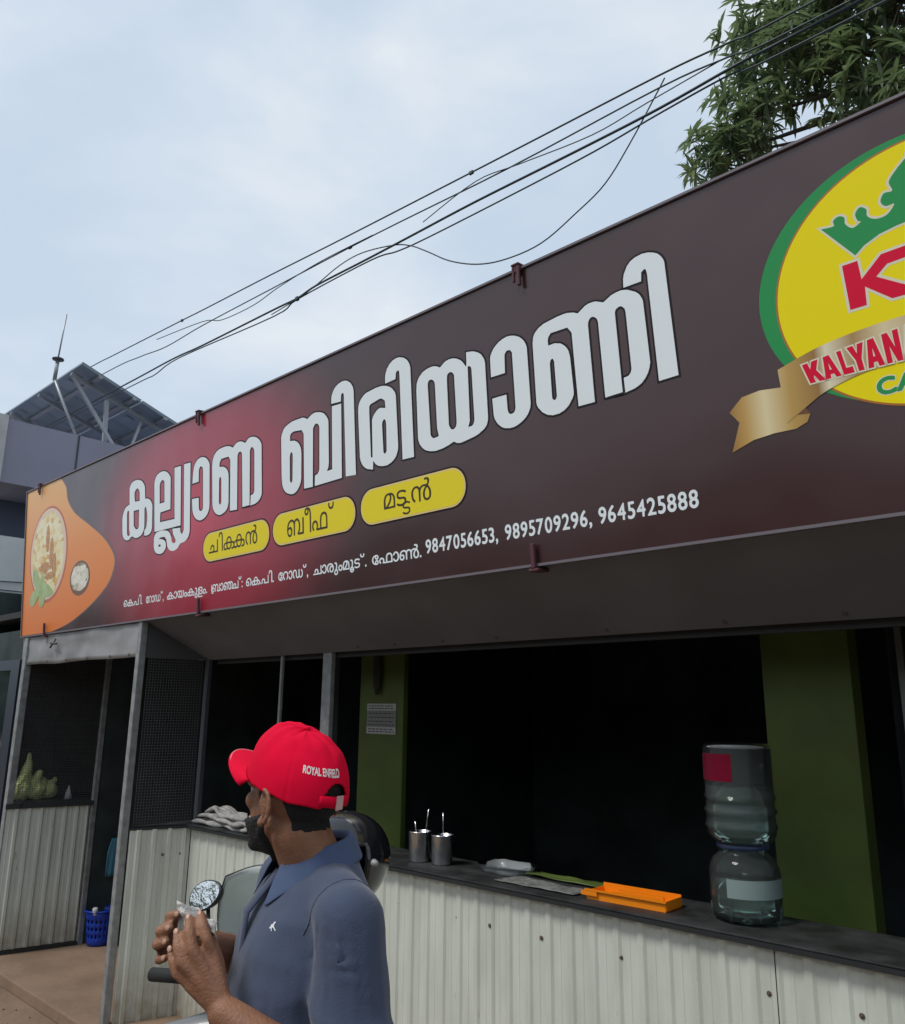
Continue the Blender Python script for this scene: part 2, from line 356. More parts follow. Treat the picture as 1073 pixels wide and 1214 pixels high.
# interior
def slab(name, x0, x1, y0, y1, z0, z1, m): return MB().box(x0, x1, y0, y1, z0, z1).build(name, M[m], shop)
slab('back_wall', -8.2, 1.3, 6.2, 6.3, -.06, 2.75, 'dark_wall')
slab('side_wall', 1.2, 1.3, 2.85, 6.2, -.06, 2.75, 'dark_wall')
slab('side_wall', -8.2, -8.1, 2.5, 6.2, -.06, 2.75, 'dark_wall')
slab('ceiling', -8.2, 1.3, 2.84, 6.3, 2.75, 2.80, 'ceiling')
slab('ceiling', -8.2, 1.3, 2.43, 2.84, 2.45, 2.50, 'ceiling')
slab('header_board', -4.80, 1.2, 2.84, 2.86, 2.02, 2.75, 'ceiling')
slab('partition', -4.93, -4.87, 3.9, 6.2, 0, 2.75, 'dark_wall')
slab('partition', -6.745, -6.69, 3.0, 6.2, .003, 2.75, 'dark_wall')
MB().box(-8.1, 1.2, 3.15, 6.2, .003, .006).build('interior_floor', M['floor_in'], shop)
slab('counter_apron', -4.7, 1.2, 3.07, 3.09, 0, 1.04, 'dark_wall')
# block wall seen behind the left mesh: separate blocks with recessed joints
bw = MB()
for r_ in range(12):
    for c_ in range(9):
        y = 2.52 + c_ * .42 + (.21 if r_ % 2 else 0); z = r_ * .2
        bw.box(-7.60 + rnd.uniform(-.004, .004), -7.5, y + .006, y + .414, z + .006, z + .194)
bw.build('block_wall', M['block'], shop)['kind'] = 'stuff'
# green pillars
pl = MB().box(-3.858, -3.478, 3.253, 3.29, 0.01, 2.75).build('pillar', M['green'], shop); bevel(pl, .006)
pr = MB().box(-1.415, -1.075, 3.30, 3.40, 0, 2.75).build('pillar', M['green'], shop); bevel(pr, .006)
# framed opening beyond the right pillar
wf = MB().box(-1.00, -.975, 3.62, 3.66, 1.47, 2.3).box(-.975, -.25, 3.62, 3.66, 1.455, 1.475).box(-.27, -.25, 3.62, 3.66, 1.475, 2.3)
wf.build('window_frame', mat('aluminium', (.42, .43, .42), .35, metal=.8), shop)
slab('cross_wall', -1.05, 1.2, 3.68, 3.74, 0, 2.75, 'dark_wall')
MB().box(-.974, -.272, 3.645, 3.65, 1.476, 2.3).build('window_pane', mat('dark glass', (.02, .025, .03), .08, spec=.6), shop)
# ================================================================ SIGN
TILT = R(4.9)
sign = thing('shop_sign', 'long dark brown restaurant sign with white lettering and a round yellow emblem', 'sign', (0, 2.38, 2.279)); sign.rotation_euler = (TILT, 0, 0)
# local sign space: x along, z up the face, front looks to -y
SU0, SU1, SH = -6.985, .95, 1.165
def sign_material():
    m = bpy.data.materials.new('printed brown vinyl with red glow'); m.use_nodes = True
    t = m.node_tree; b = t.nodes['Principled BSDF']; b.inputs['Roughness'].default_value = .30; b.inputs['Specular IOR Level'].default_value = .35; b.inputs['Coat Weight'].default_value = .65; b.inputs['Coat Roughness'].default_value = .16; b.inputs['Coat IOR'].default_value = 1.5
    c = t.nodes.new('ShaderNodeTexCoord'); mp1 = t.nodes.new('ShaderNodeMapping'); t.links.new(c.outputs['Object'], mp1.inputs['Vector'])
    mp1.inputs['Location'].default_value = (4.32 / 1.6, 0, -.55 / 1.05); mp1.inputs['Scale'].default_value = (1 / 1.6, 0, 1 / 1.05)
    ln = t.nodes.new('ShaderNodeVectorMath'); ln.operation = 'LENGTH'; t.links.new(mp1.outputs['Vector'], ln.inputs[0])
    r = t.nodes.new('ShaderNodeValToRGB'); r.color_ramp.interpolation = 'EASE'
    r.color_ramp.elements[0].position = 0.0; r.color_ramp.elements[0].color = (.55, .02, .06, 1)
    r.color_ramp.elements[1].position = 1.0; r.color_ramp.elements[1].color = (.050, .017, .0165, 1)
    k = r.color_ramp.elements.new(.42); k.color = (.36, .018, .042, 1)
    t.links.new(ln.outputs['Value'], r.inputs['Fac']); t.links.new(r.outputs['Color'], b.inputs['Base Color'])
    n = t.nodes.new('ShaderNodeTexNoise'); n.inputs['Scale'].default_value = 1.6; n.inputs['Detail'].default_value = 2; t.links.new(c.outputs['Object'], n.inputs['Vector'])
    bp = t.nodes.new('ShaderNodeBump'); bp.inputs['Strength'].default_value = .4; bp.inputs['Distance'].default_value = .05; t.links.new(n.outputs['Fac'], bp.inputs['Height']); t.links.new(bp.outputs['Normal'], b.inputs['Normal'])
    n2 = t.nodes.new('ShaderNodeTexNoise'); n2.inputs['Scale'].default_value = 5; n2.inputs['Detail'].default_value = 6; t.links.new(c.outputs['Object'], n2.inputs['Vector'])
    mr = t.nodes.new('ShaderNodeMapRange'); mr.inputs['To Min'].default_value = .25; mr.inputs['To Max'].default_value = .40; t.links.new(n2.outputs['Fac'], mr.inputs['Value']); t.links.new(mr.outputs['Result'], b.inputs['Roughness'])
    return m
M['vinyl'] = sign_material()
M['letter'] = mat('white vinyl print', (.82, .88, .90), .30, spec=.22)
M['ink'] = mat('dark outline print', (.018, .012, .014), .32, spec=.22)
M['yellow'] = mat('yellow print', (.85, .70, .03), .32, spec=.22)
M['cream'] = mat('pale yellow print', (.80, .62, .25), .32, spec=.22)
M['dark_text'] = mat('dark brown lettering', (.05, .03, .01), .4)
M['lgreen'] = mat('green print', (.03, .30, .09), .30, spec=.22)
M['lyellow'] = mat('bright yellow print', (.90, .75, .004), .30, spec=.22)
M['lred'] = mat('red print', (.72, .004, .04), .30, spec=.22)
M['lpale'] = mat('pale outline print', (.75, .72, .55), .30, spec=.22)
def ramp_mat(name, axis, stops, s0, s1, rough=.3, extra=None):
    m = bpy.data.materials.new(name); m.use_nodes = True; t = m.node_tree; b = t.nodes['Principled BSDF']; b.inputs['Roughness'].default_value = rough
    c = t.nodes.new('ShaderNodeTexCoord'); sp = t.nodes.new('ShaderNodeSeparateXYZ'); t.links.new(c.outputs['Object'], sp.inputs['Vector'])
    mr = t.nodes.new('ShaderNodeMapRange'); mr.inputs['From Min'].default_value = s0; mr.inputs['From Max'].default_value = s1; t.links.new(sp.outputs[axis], mr.inputs['Value'])
    r = t.nodes.new('ShaderNodeValToRGB'); t.links.new(mr.outputs['Result'], r.inputs['Fac'])
    r.color_ramp.elements[0].position = stops[0][0]; r.color_ramp.elements[0].color = (*stops[0][1], 1); r.color_ramp.elements[1].position = stops[-1][0]; r.color_ramp.elements[1].color = (*stops[-1][1], 1)
    for p, c_ in stops[1:-1]: k = r.color_ramp.elements.new(p); k.color = (*c_, 1)
    t.links.new(r.outputs['Color'], b.inputs['Base Color']); return m
M['gold'] = ramp_mat('gold gradient print', 'X', [(0, (.30, .14, .03)), (.10, (.55, .33, .09)), (.2, (.78, .66, .38)), (.32, (.52, .32, .08)), (.45, (.33, .17, .04)), (.5, (.80, .72, .50)), (.62, (.40, .24, .08)), (.75, (.75, .62, .36)), (1, (.42, .27, .10))], -1.06, -.42)
M['gold_dark'] = mat('dark gold fold print', (.16, .07, .025), .3)
M['orange'] = ramp_mat('orange gradient print', 'Z', [(0, (.80, .20, .03)), (.5, (.82, .27, .05)), (1, (.84, .46, .16))], .0, 1.16)
M['rimline'] = mat('thin grey print line', (.16, .13, .13), .3)

MB().box(SU0, SU1, .0, .03, 0, SH).build('sign_panel', M['vinyl'], sign)
M['edge'] = mat('painted sign edge', (.17, .15, .17), .4)
ed = MB(); ed.box(SU0 - .012, SU1 + .012, -.010, .045, SH - .003, SH + .006); ed.box(SU0 - .012, SU1 + .012, -.008, .045, -.010, 0); ed.box(SU0 - .012, SU0, -.008, .045, 0, SH); ed.box(SU1, SU1 + .012, -.008, .045, 0, SH)
ed.build('sign_frame', M['edge'], sign)
fr = MB()
for z in (.08, .58, 1.08): fr.box(SU0 + .02, SU1 - .02, .032, .07, z - .019, z + .019)
x = SU0 + .3
while x < SU1: fr.box(x - .02, x + .02, .072, .11, .02, SH - .02); x += 1.21
fr.build('back_frame', M['darkpost'], sign)
M['clamp'] = mat('maroon painted clamp', (.10, .035, .045), .45)
def clamp(u, top):
    b = MB()
    if top: b.box(u - .018, u - .008, -.026, -.013, SH - .055, SH + .010); b.box(u + .004, u + .018, -.026, -.013, SH - .075, SH + .010); b.box(u - .02, u + .02, -.028, .05, SH + .0105, SH + .020); b.box(u - .0078, u + .0038, -.024, -.014, SH - .02, SH + .010)
    else: b.box(u - .009, u + .009, -.024, -.009, -.018, .075); b.box(u - .022, u + .022, -.024, .05, -.030, -.0185)
    o = b.build('clamp', M['clamp'], sign); bevel(o, .003, 1)
for u in (-6.686, -4.256, -1.832, .59): clamp(u, True)
for u in (-6.49, -4.245, -1.842, .57): clamp(u, False)

LAY = .0004
def decode(s):
    out = []; x = y = 0
    for tk in s.split():
        a, b = tk.split(','); x += int(a); y += int(b); out.append((x / 2000, y / 2000))
    return out
def flat(name, loops, m, layer, parent, grow=0.0, xf=None, holes=True):
    """flat print on the sign face: filled outline(s), optionally grown outwards"""
    if 'crown' in name:
        from mathutils.geometry import tessellate_polygon
        P3 = [Vector((a, b, 0)) for a, b in loops[0]]; tris = tessellate_polygon([P3])
        fs = []
        for t in tris:
            a_, b_, c_ = (P3[i] for i in t); s_ = (b_ - a_).cross(c_ - a_).z; fs.append(tuple(t) if s_ > 0 else tuple(reversed(t)))
        return mobj(name, [(v.x, -LAY * layer, v.y) for v in P3], fs, m, parent)
    cu = bpy.data.curves.new(name, 'CURVE'); cu.dimensions = '2D'; cu.fill_mode = 'BOTH'
    for lp in (loops if holes else loops[:1]):
        if grow:
            lp = grow_loop(lp, grow)
            if lp is None: continue
        sp = cu.splines.new('POLY'); sp.points.add(len(lp) - 1); sp.use_cyclic_u = True
        for q, (a, b) in zip(sp.points, lp): q.co = (a, b, 0, 1)
    tmp = bpy.data.objects.new('tmp', cu); me = bpy.data.meshes.new_from_object(tmp)
    bpy.data.objects.remove(tmp); bpy.data.curves.remove(cu)
    y = -LAY * layer
    for v in me.vertices:
        a, b = v.co.x, v.co.y
        v.co = (a, y, b)
    # all faces must look at the street
    bm = bmesh.new(); bm.from_mesh(me)
    for f in bm.faces:
        f.normal_update()
        if f.normal.y > 0: f.normal_flip()
    ext = bmesh.ops.extrude_face_region(bm, geom=bm.faces[:]) if False else None
    bm.to_mesh(me); bm.free()
    me.name = name; me.materials.append(m)
    o = bpy.data.objects.new(name, me); COL.objects.link(o); o.parent = parent
    return o
def area(lp): return .5 * sum(lp[i - 1][0] * lp[i][1] - lp[i][0] * lp[i - 1][1] for i in range(len(lp)))
def grow_loop(lp, g, outer_sign=None):
    n_ = len(lp); out = []; hole = g < 0; s = 1 if area(lp) > 0 else -1
    for i in range(n_):
        p = Vector(lp[i - 1]); q = Vector(lp[i]); r = Vector(lp[(i + 1) % n_])
        a = (q - p); b = (r - q)
        if a.length < 1e-7 or b.length < 1e-7: continue
        a.normalize(); b.normalize(); nn = Vector((a.y, -a.x)) + Vector((b.y, -b.x))
        if nn.length < 1e-4: continue
        nn.normalize(); c = max(.45, nn.dot(Vector((a.y, -a.x)))); out.append(tuple(q + nn * (s * g / c)))
    return out if len(out) > 2 else None
def grown(loops, g):
    """first loop outwards, the rest (holes) inwards"""
    out = []
    for i, lp in enumerate(loops):
        q = grow_loop(lp, g if i == 0 else -g)
        if q and (i == 0 or abs(area(q)) > .25 * abs(area(lp))): out.append(q)
    return out
# printed outlines on the sign, in half millimetres along and up the face
PRINT = {
 'title': [
  '-10495,1422 31,50 33,30 32,14 87,17 -7,209 16,33 27,27 13,8 29,11 48,7 50,2 67,-9 71,-23 34,-18 29,-24 28,-31 14,-23 7,-26 11,-139 72,-10 37,-15 24,-13 21,-17 24,-28 13,-20 7,-21 -2,-267 -3,-20 -14,-29 -25,-25 -42,-15 -57,-5 -67,8 4,67 14,7 25,14 15,24 16,80 2,27 -4,54 -6,26 -24,59 -10,11 -7,1 -9,-5 -17,-21 3,-217 -4,-26 -10,-24 -15,-22 -31,-26 -26,-12 -41,-13 -59,-7 -44,2 -19,3 -57,25 -37,8 -31,-7 -32,-21 -36,-6 -48,3 -49,13 -32,20 -21,24 -16,29 -9,32 -11,165 5,38|-10158,1544 -17,83 -2,20 3,18 18,23 29,18 21,5 22,-3 20,-14 34,-37 5,-122|-10189,1427 152,-5 0,-219 -5,-12 -15,-13 -13,-7 -16,-2 -44,13 -51,48|-10344,1456 -9,0 -14,-12 -10,-31 10,-245 8,-30 13,-17 17,-8 16,1 19,11 5,16 -17,52 -11,234 -7,17',
  '-9611,1068 -23,606 6,42 12,26 17,23 11,10 26,15 44,13 46,7 31,1 46,-4 53,-14 50,-25 52,-43 19,-25 6,-14 0,-390 -252,-2 -7,-123 365,-13 -13,638 159,-7 1,-731|-9487,1408 -6,230 7,21 13,18 17,13 24,8 18,0 18,-7 15,-13 10,-16 7,-256',
  '-8889,1795 152,-10 -8,-814 -5,-26 -11,-25 -16,-23 -19,-18 -44,-23 -38,-11 -72,-3 -33,-15 -38,-32 -25,-12 -47,-11 -48,-1 -63,12 -28,14 -20,16 -22,26 -10,19 -21,77 -47,37 -95,7 -53,-14 92,-16 49,-20 21,-13 15,-18 7,-22 1,-23 -4,-17 -13,-18 -18,-15 -35,-20 -17,-6 -56,-4 -37,4 -45,11 -29,12 -24,18 -22,31 -12,35 1,96 5,19 25,32 20,15 15,6 31,5 68,4 59,-1 91,-16 46,-13 36,-24 25,-28 19,-32 12,-48 10,-16 20,-15 23,-6 19,0 11,4 10,13 2,18 -5,10 -58,69 -16,69 188,-15 4,-39 5,-14 33,-32 42,46|-9509,883 10,9 28,2 19,-7 7,-7 0,-5 -9,-10 -28,-1 -19,6 -7,8',
  '-8690,1518 14,125 16,62 16,27 18,20 22,17 36,19 34,9 36,3 35,-3 47,-13 41,-21 23,-19 30,-31 19,-35 0,-484 -8,-38 -12,-23 -25,-31 -34,-24 -39,-17 -47,-10 -32,-1 -32,4 -33,9 -31,15 -28,19 -33,36 -16,28 -13,45 -11,127 153,-9 5,-121 7,-22 16,-17 22,-7 23,5 15,11 7,12 3,12 -3,427 -4,29 -13,25 -22,12 -22,1 -21,-15 -9,-17 -4,-17 -2,-125',
  '-8239,1193 -8,448 3,34 7,33 14,30 17,20 20,18 35,21 55,16 78,4 61,-1 60,-9 40,-13 51,-25 55,33 36,9 40,0 40,-7 78,-35 46,30 20,9 27,4 28,-1 42,-8 44,-15 40,-23 33,-29 26,-35 6,-26 -4,-528 -14,-26 -21,-21 -20,-15 -23,-11 -50,-14 -89,-3 9,108 36,5 12,5 16,17 5,16 5,430 -7,24 -13,19 -22,15 -16,0 -27,-29 -14,-603 -138,0 -4,589 -6,19 -13,15 -18,8 -24,-2 -12,-7 -10,-12 -9,-31 -12,-590 -143,9 10,573 -34,50 -149,6 -32,-27 -9,-13 -3,-13 0,-35 77,-11 40,-17 33,-24 18,-20 12,-21 7,-23 5,-47 -4,-265 -3,-24 -8,-24 -12,-22 -17,-18 -32,-19 -64,-18 -42,-2 -27,3 -54,21 -35,27 -19,23 -16,27|-8097,1439 4,25 12,19 15,1 6,-5 7,-18 4,-30 0,-231 -9,-24 -16,-10 -6,1 -11,10 -9,24',
  '-6886,1258 0,417 14,42 26,36 13,11 29,16 50,15 55,11 58,3 126,-3 34,-9 46,-26 74,31 36,6 36,-1 68,-15 51,-24 42,-39 24,-37 6,-27 -7,-408 -10,-45 -22,-34 81,3 18,625 142,-8 -18,-728 -420,-3 7,103 33,7 12,6 17,17 10,21 14,418 -8,24 -10,14 -16,10 -21,6 -19,-7 -29,-31 -22,-590 -141,6 8,561 -32,48 -113,15 -36,0 -33,-11 -13,-15 -4,-19 -2,-41 76,-12 42,-20 24,-20 20,-24 16,-27 7,-23 5,-49 -10,-250 -10,-39 -23,-35 -25,-26 -19,-14 -20,-11 -23,-7 -24,-3 -37,4 -57,19 -27,16 -23,21 -25,37 -14,44|-6740,1428 4,32 9,18 7,6 8,3 9,-2 6,-7 7,-22 1,-38 -9,-207 -7,-30 -15,-12 -13,5 -11,27',
  '-6047,1833 4,59 6,23 21,36 19,21 23,16 43,18 56,8 44,-3 36,-13 36,-24 19,-21 22,-34 11,-39 -1,-819 -146,11 2,789 -4,25 -6,10 -9,2 -22,-10 -8,-68',
  '-5650,1654 6,48 8,23 13,22 20,20 23,17 24,13 31,11 134,12 79,-3 51,-12 37,-15 33,-20 20,-17 32,-39 11,-35 6,-462 -3,-29 -9,-28 -22,-38 -32,-26 -38,-18 -51,-12 -65,4 -52,15 -31,19 -36,40 -7,-80 -77,20 -22,12 -27,21 -16,17 -20,31 -14,46|-5493,1615 2,46 9,15 13,8 126,20 31,-7 27,-22 10,-9 4,-69 -64,19 -33,-4 -21,-8 -28,-19 -24,-24 -12,-19 -6,-21 -8,-343 -23,3|-5324,1448 5,27 17,21 16,0 7,-6 8,-20 3,-36 -6,-236 -16,-18 -8,-3 -12,7 -8,14',
  '-5263,1826 2,64 6,24 23,44 35,35 44,22 51,9 41,-5 51,-20 33,-24 19,-20 19,-33 11,-36 0,-814 -144,5 2,775 -3,37 -9,13 -7,2 -26,-14 -10,-59',
  '-4864,1653 7,57 8,21 13,20 17,18 29,22 24,11 40,10 50,4 35,-3 30,-9 44,-24 48,29 20,8 42,5 41,-5 39,-12 45,-27 26,-25 34,-51 7,18 3,105 66,-12 26,-9 42,-23 27,-23 28,-45 8,-37 -1,-448 -3,-31 -16,-38 -28,-25 -64,-28 -52,-12 -114,-15 -39,-2 -38,9 -30,18 -61,-18 -67,-12 -85,-5 -55,9 -36,10 -33,15 -30,22 -32,39 -13,30 -6,29|-4723,1656 2,22 5,14 10,10 9,3 20,-1 15,-7 12,-13 10,-16 3,-22 3,-387 15,-70 -43,-6 -21,1 -8,5 -15,14 -9,19|-4495,1644 5,42 9,13 15,7 17,1 15,-6 16,-16 8,-18 3,-394 -2,-25 -9,-23 -15,-12 -16,-5 -17,3 -11,9 -15,25 -5,16|-4254,1702 23,-6 10,-8 8,-26 2,-427 -8,-26 -14,-15 -12,-5 -37,-1 20,50',
  '-4010,1538 1,155 4,20 16,28 22,27 22,17 37,21 38,12 40,6 38,-3 44,-13 42,-23 28,-24 21,-28 15,-30 7,-33 1,-439 -5,-32 -14,-30 -14,-20 -20,-19 -23,-16 -37,-18 -37,-12 -26,-4 -39,0 -50,11 -31,16 -35,30 -21,30 -12,24 -7,26 -6,143 146,-4 3,-122 6,-26 12,-14 17,-5 22,3 15,13 8,25 -1,449 -15,23 -20,8 -20,-2 -17,-17 -5,-17 -6,-140',
  '-3579,1217 2,471 9,48 11,21 16,17 31,21 49,18 128,14 61,1 30,-2 57,-16 37,-19 64,35 35,8 37,-1 24,-4 62,-29 67,30 39,7 40,1 25,-4 33,-11 58,-36 23,-23 11,-17 12,-27 5,-19 11,-446 -10,-37 -15,-33 -24,-32 -30,-25 -22,-11 -35,-12 -74,-10 -3,108 31,2 11,4 17,17 8,23 -6,414 -5,32 -20,23 -10,6 -16,1 -25,-11 -7,-11 -3,-15 7,-584 -142,-3 -8,567 -5,22 -7,13 -18,16 -16,6 -15,-3 -12,-11 -9,-13 -4,-20 5,-586 -140,2 -11,569 -35,51 -152,5 -26,-27 -6,-26 1,-38 59,1 51,-17 18,-12 24,-23 13,-18 14,-27 9,-49 9,-271 -3,-21 -15,-28 -37,-43 -41,-25 -45,-12 -57,0 -49,15 -45,30 -37,45 -10,21|-3430,1484 8,24 14,10 11,-6 8,-23 2,-268 -9,-21 -14,-7 -14,9 -7,17',
  '-2754,1850 3,62 10,37 29,48 31,26 39,14 54,5 49,-9 43,-19 26,-18 21,-25 16,-30 6,-22 21,-810 -144,-2 -13,779 -6,32 -4,5 -11,2 -22,-15 -7,-63',
 ],
 'chicken': [
  '-7968,633 -8,2 -14,7 -5,6 -5,11 -1,28 4,8 7,10 19,11 27,4 5,23 10,19 12,10 22,9 11,0 14,-3 9,-5 13,-13 8,-14 5,-26 16,-1 19,-6 11,-9 20,12 27,4 11,34 7,11 8,7 23,9 11,0 14,-3 14,-9 10,-12 8,-20 1,-14 3,-3 17,-1 17,-6 10,-7 8,-11 3,-11 0,-20 -3,-11 -7,-10 -11,-8 -14,-4 -11,0 -16,5 0,6 4,10 26,1 8,6 3,8 0,14 -3,9 -14,8 -14,3 -3,-3 -4,-22 -8,-20 -16,-16 -8,-5 -14,-4 -9,0 -14,4 -16,8 -17,-8 -14,-4 -9,0 -14,4 -14,6 -22,-9 -17,0 -12,4 -1,9 3,5 5,2 19,0 9,4 6,11 0,14 -7,11 -11,6 -14,3 -2,-1 -3,-8 -1,-14 -9,-22 -18,-18 -17,-6 -11,-1 -14,4 -17,8 -17,-8 -11,-3 -11,-1|-7391,633 -14,5 -11,10 -7,14 -4,11 1,39 8,22 16,23 0,3 -23,0 -11,-3 -11,-11 -6,-12 -3,-19 0,-76 -2,-4 -14,-1 -4,2 -1,98 -6,17 -12,8 -16,1 -12,-6 -8,-9 -6,-11 -3,-14 0,-22 3,-14 9,-17 14,-15 -1,-4 -8,-12 -5,-1 -11,10 -13,19 -1,6 -5,8 -3,14 0,34 3,14 9,17 12,13 14,8 14,3 12,0 16,-6 17,-15 11,10 17,8 11,3 20,0 20,-4 8,8 3,5 0,20 -6,5 -8,4 -17,-2 -4,4 -2,11 9,5 28,0 13,-7 8,-14 0,-26 -15,-25 8,-6 8,-11 10,-19 6,-23 0,-28 -6,-22 -10,-14 -22,-10 -11,-1|-8309,635 -2,7 0,8 2,4 86,1 6,4 6,14 0,17 -6,14 -11,6 -14,-1 -9,-5 -5,-12 -1,-14 -3,-5 -7,-2 -10,2 -1,19 6,17 14,14 10,5 17,2 14,-3 8,-4 11,-11 5,-8 3,-14 0,-14 -6,-17 1,-3 12,-1 42,0 2,2 1,117 2,4 3,0 14,0 2,-4 0,-135 -2,-4|-8035,635 -2,4 0,160 -4,16 -8,14 -11,4 -3,-1 -14,-8 -3,-8 -1,-17 -18,-4 -2,4 0,19 3,9 5,8 10,10 12,6 19,0 14,-5 11,-11 8,-14 3,-17 0,-165 -2,-4 -3,-1|-7968,653 20,-1 13,7 1,3 -5,8 -3,14 0,14 -2,3 -4,0 -23,-6 -8,-11 0,-20 6,-8|-7900,653 22,0 5,3 9,8 5,14 4,20 -4,3 -16,0 -42,0 -3,-1 -1,-16 4,-11 8,-14|-7766,653 19,-1 13,7 1,3 -7,22 0,14 -2,3 -5,0 -22,-6 -8,-11 0,-20 5,-8|-7699,653 22,0 6,3 8,8 6,14 3,20 -3,3 -17,0 -42,0 -3,-1 0,-16 3,-11 8,-14|-7391,653 17,-1 5,3 9,12 3,14 0,20 -3,14 -14,28 -6,5 -3,0 -6,-5 -10,-17 -7,-20 1,-33 6,-14|-7919,720 59,0 2,3 0,9 -3,11 -6,9 -6,5 -8,3 -17,0 -8,-3 -9,-9 -6,-19|-7718,720 61,0 0,17 -8,15 -6,5 -8,3 -17,0 -9,-3 -5,-6 -6,-11 -3,-11',
 ],
 'beef': [
  '-6760,617 -9,1 -11,8 -7,8 -6,11 -6,17 0,11 -3,8 0,20 7,34 5,14 8,14 16,15 14,9 11,3 28,0 12,-3 8,-5 14,-13 3,0 11,13 14,7 25,1 17,-8 16,-17 5,-11 6,-22 0,-14 3,-9 -3,-11 0,-17 -3,-14 -11,-22 1,-3 6,0 42,0 2,2 1,138 2,4 3,1 17,-1 2,-7 -1,-156 -4,-3 -87,0 -8,3 -7,14 15,22 6,15 3,13 0,39 -6,20 -5,8 -12,11 -14,3 -17,-8 -5,-9 -4,-11 0,-14 -2,-8 -1,-95 -4,-3 -14,1 -3,4 0,112 -3,9 -8,14 -9,5 -17,4 -21,-6 -4,-3 -16,-17 -9,-25 0,-5 3,0 19,7 9,-1 14,-5 10,-10 5,-11 4,-14 -1,-23 -3,-11 -7,-14 -9,-8 -8,-5 -11,-3|-6363,619 -13,12 -8,17 -3,14 0,14 6,22 4,8 12,12 8,4 20,4 14,-4 16,-10 10,-17 4,-14 0,-22 -5,-14 2,-3 31,0 4,3 0,78 6,31 7,14 17,16 17,6 28,-1 17,-8 5,-4 8,-9 5,-11 6,-22 0,-110 -2,-4 -171,0 -4,10 -1,6 9,19 -1,25 -6,12 -5,5 -9,4 -8,0 -6,-1 -8,-7 -9,-21 0,-8 4,-14 9,-14 -2,-9|-6421,621 -3,4 0,188 -6,22 -8,11 -2,-2 1,-17 -3,-14 -10,-14 -9,-4 -19,-1 -11,5 -11,11 -6,23 3,6 1,8 4,11 11,10 17,6 20,0 19,-6 14,-11 10,-16 7,-25 0,-191 -3,-4 -2,-1|-6760,639 14,1 8,8 4,11 0,17 -4,11 -5,5 -12,4 -7,-1 -12,-5 -6,-9 0,-8 3,-14 8,-14|-6238,642 66,0 5,2 1,82 -4,17 -8,14 -11,8 -14,4 -14,-4 -14,-14 -6,-16 0,-17 -3,-9 0,-61|-6099,799 -6,1 -11,7 -10,17 -4,14 0,17 5,10 6,0 10,-4 1,-26 6,-11 14,-6 5,0 8,3 9,9 3,9 -1,22 12,5 7,-3 0,-33 -5,-14 -10,-11 -17,-8 -17,0|-6480,816 14,0 8,11 1,11 -4,11 -3,3 -11,0 -11,-11 0,-14 3,-8',
 ],
 'mutton': [
  '-5059,586 -14,2 -22,10 -2,5 6,9 4,0 22,-9 23,-3 14,4 8,5 4,11 -1,6 -3,3 -11,6 -22,0 -9,3 -11,0 -17,10 -7,17 -18,1 -8,2 -12,1 -22,8 -12,8 6,10 6,5 22,-10 14,-3 26,0 5,1 9,7 13,6 1,17 -6,6 -17,6 -36,0 -14,3 -14,8 -7,8 -4,11 0,20 5,11 9,8 14,8 11,3 19,0 23,0 14,-3 25,-10 4,-3 -2,-3 -5,-8 -5,-5 -26,10 -16,4 -23,0 -11,-4 -9,-5 -5,-9 0,-8 5,-9 9,-5 17,-4 33,0 17,-6 8,-4 5,-6 6,-14 0,-14 2,-3 13,-1 25,-8 6,-5 -9,-12 -19,7 -12,3 -11,0 -28,-17 0,-9 9,-5 25,-1 8,-3 11,0 14,-6 8,-7 2,-8 1,-14 -3,-12 -10,-10 -12,-5 -16,-4 -14,0|-4799,668 -8,1 -16,10 -11,20 -3,14 0,25 11,28 18,22 -5,4 -19,0 -17,-7 -8,-8 -6,-11 -3,-14 0,-79 -3,-4 -14,-1 -4,3 -1,72 -2,9 0,17 -6,11 -15,11 -14,1 -14,-7 -11,-11 -6,-17 1,-35 3,-9 8,-14 15,-14 -4,-8 -8,-8 -6,2 -17,17 -7,11 -4,10 -5,18 1,33 8,23 16,16 19,10 31,1 14,-6 14,-13 3,0 8,7 25,11 37,1 8,-3 6,1 8,8 3,6 0,17 -6,5 -8,4 -20,-2 -4,7 -2,8 9,5 31,-1 8,-2 11,-10 5,-12 0,-16 -8,-17 -9,-11 13,-12 15,-25 6,-22 0,-28 -8,-23 -16,-15 -20,-6 -11,0|-5333,669 -3,4 0,73 7,25 7,14 11,11 11,8 17,5 42,1 20,-6 16,-11 13,-19 6,-19 0,-82 -2,-4|-4789,685 4,0 13,5 7,9 3,11 0,28 -3,13 -11,20 -9,8 -5,-2 -11,-11 -12,-28 0,-28 3,-11 7,-9|-5277,687 64,0 6,2 0,49 -3,8 0,14 -9,17 -5,5 -11,6 -1,-3 3,-8 0,-22 -4,-12 -15,-27 -25,-26|-5311,693 0,-2 3,-1 17,14 22,25 8,14 7,23 -1,10 -5,9 -9,7 -13,-1 -14,-8 -6,-9 -6,-11 -4,-14',
 ],
 'address': [
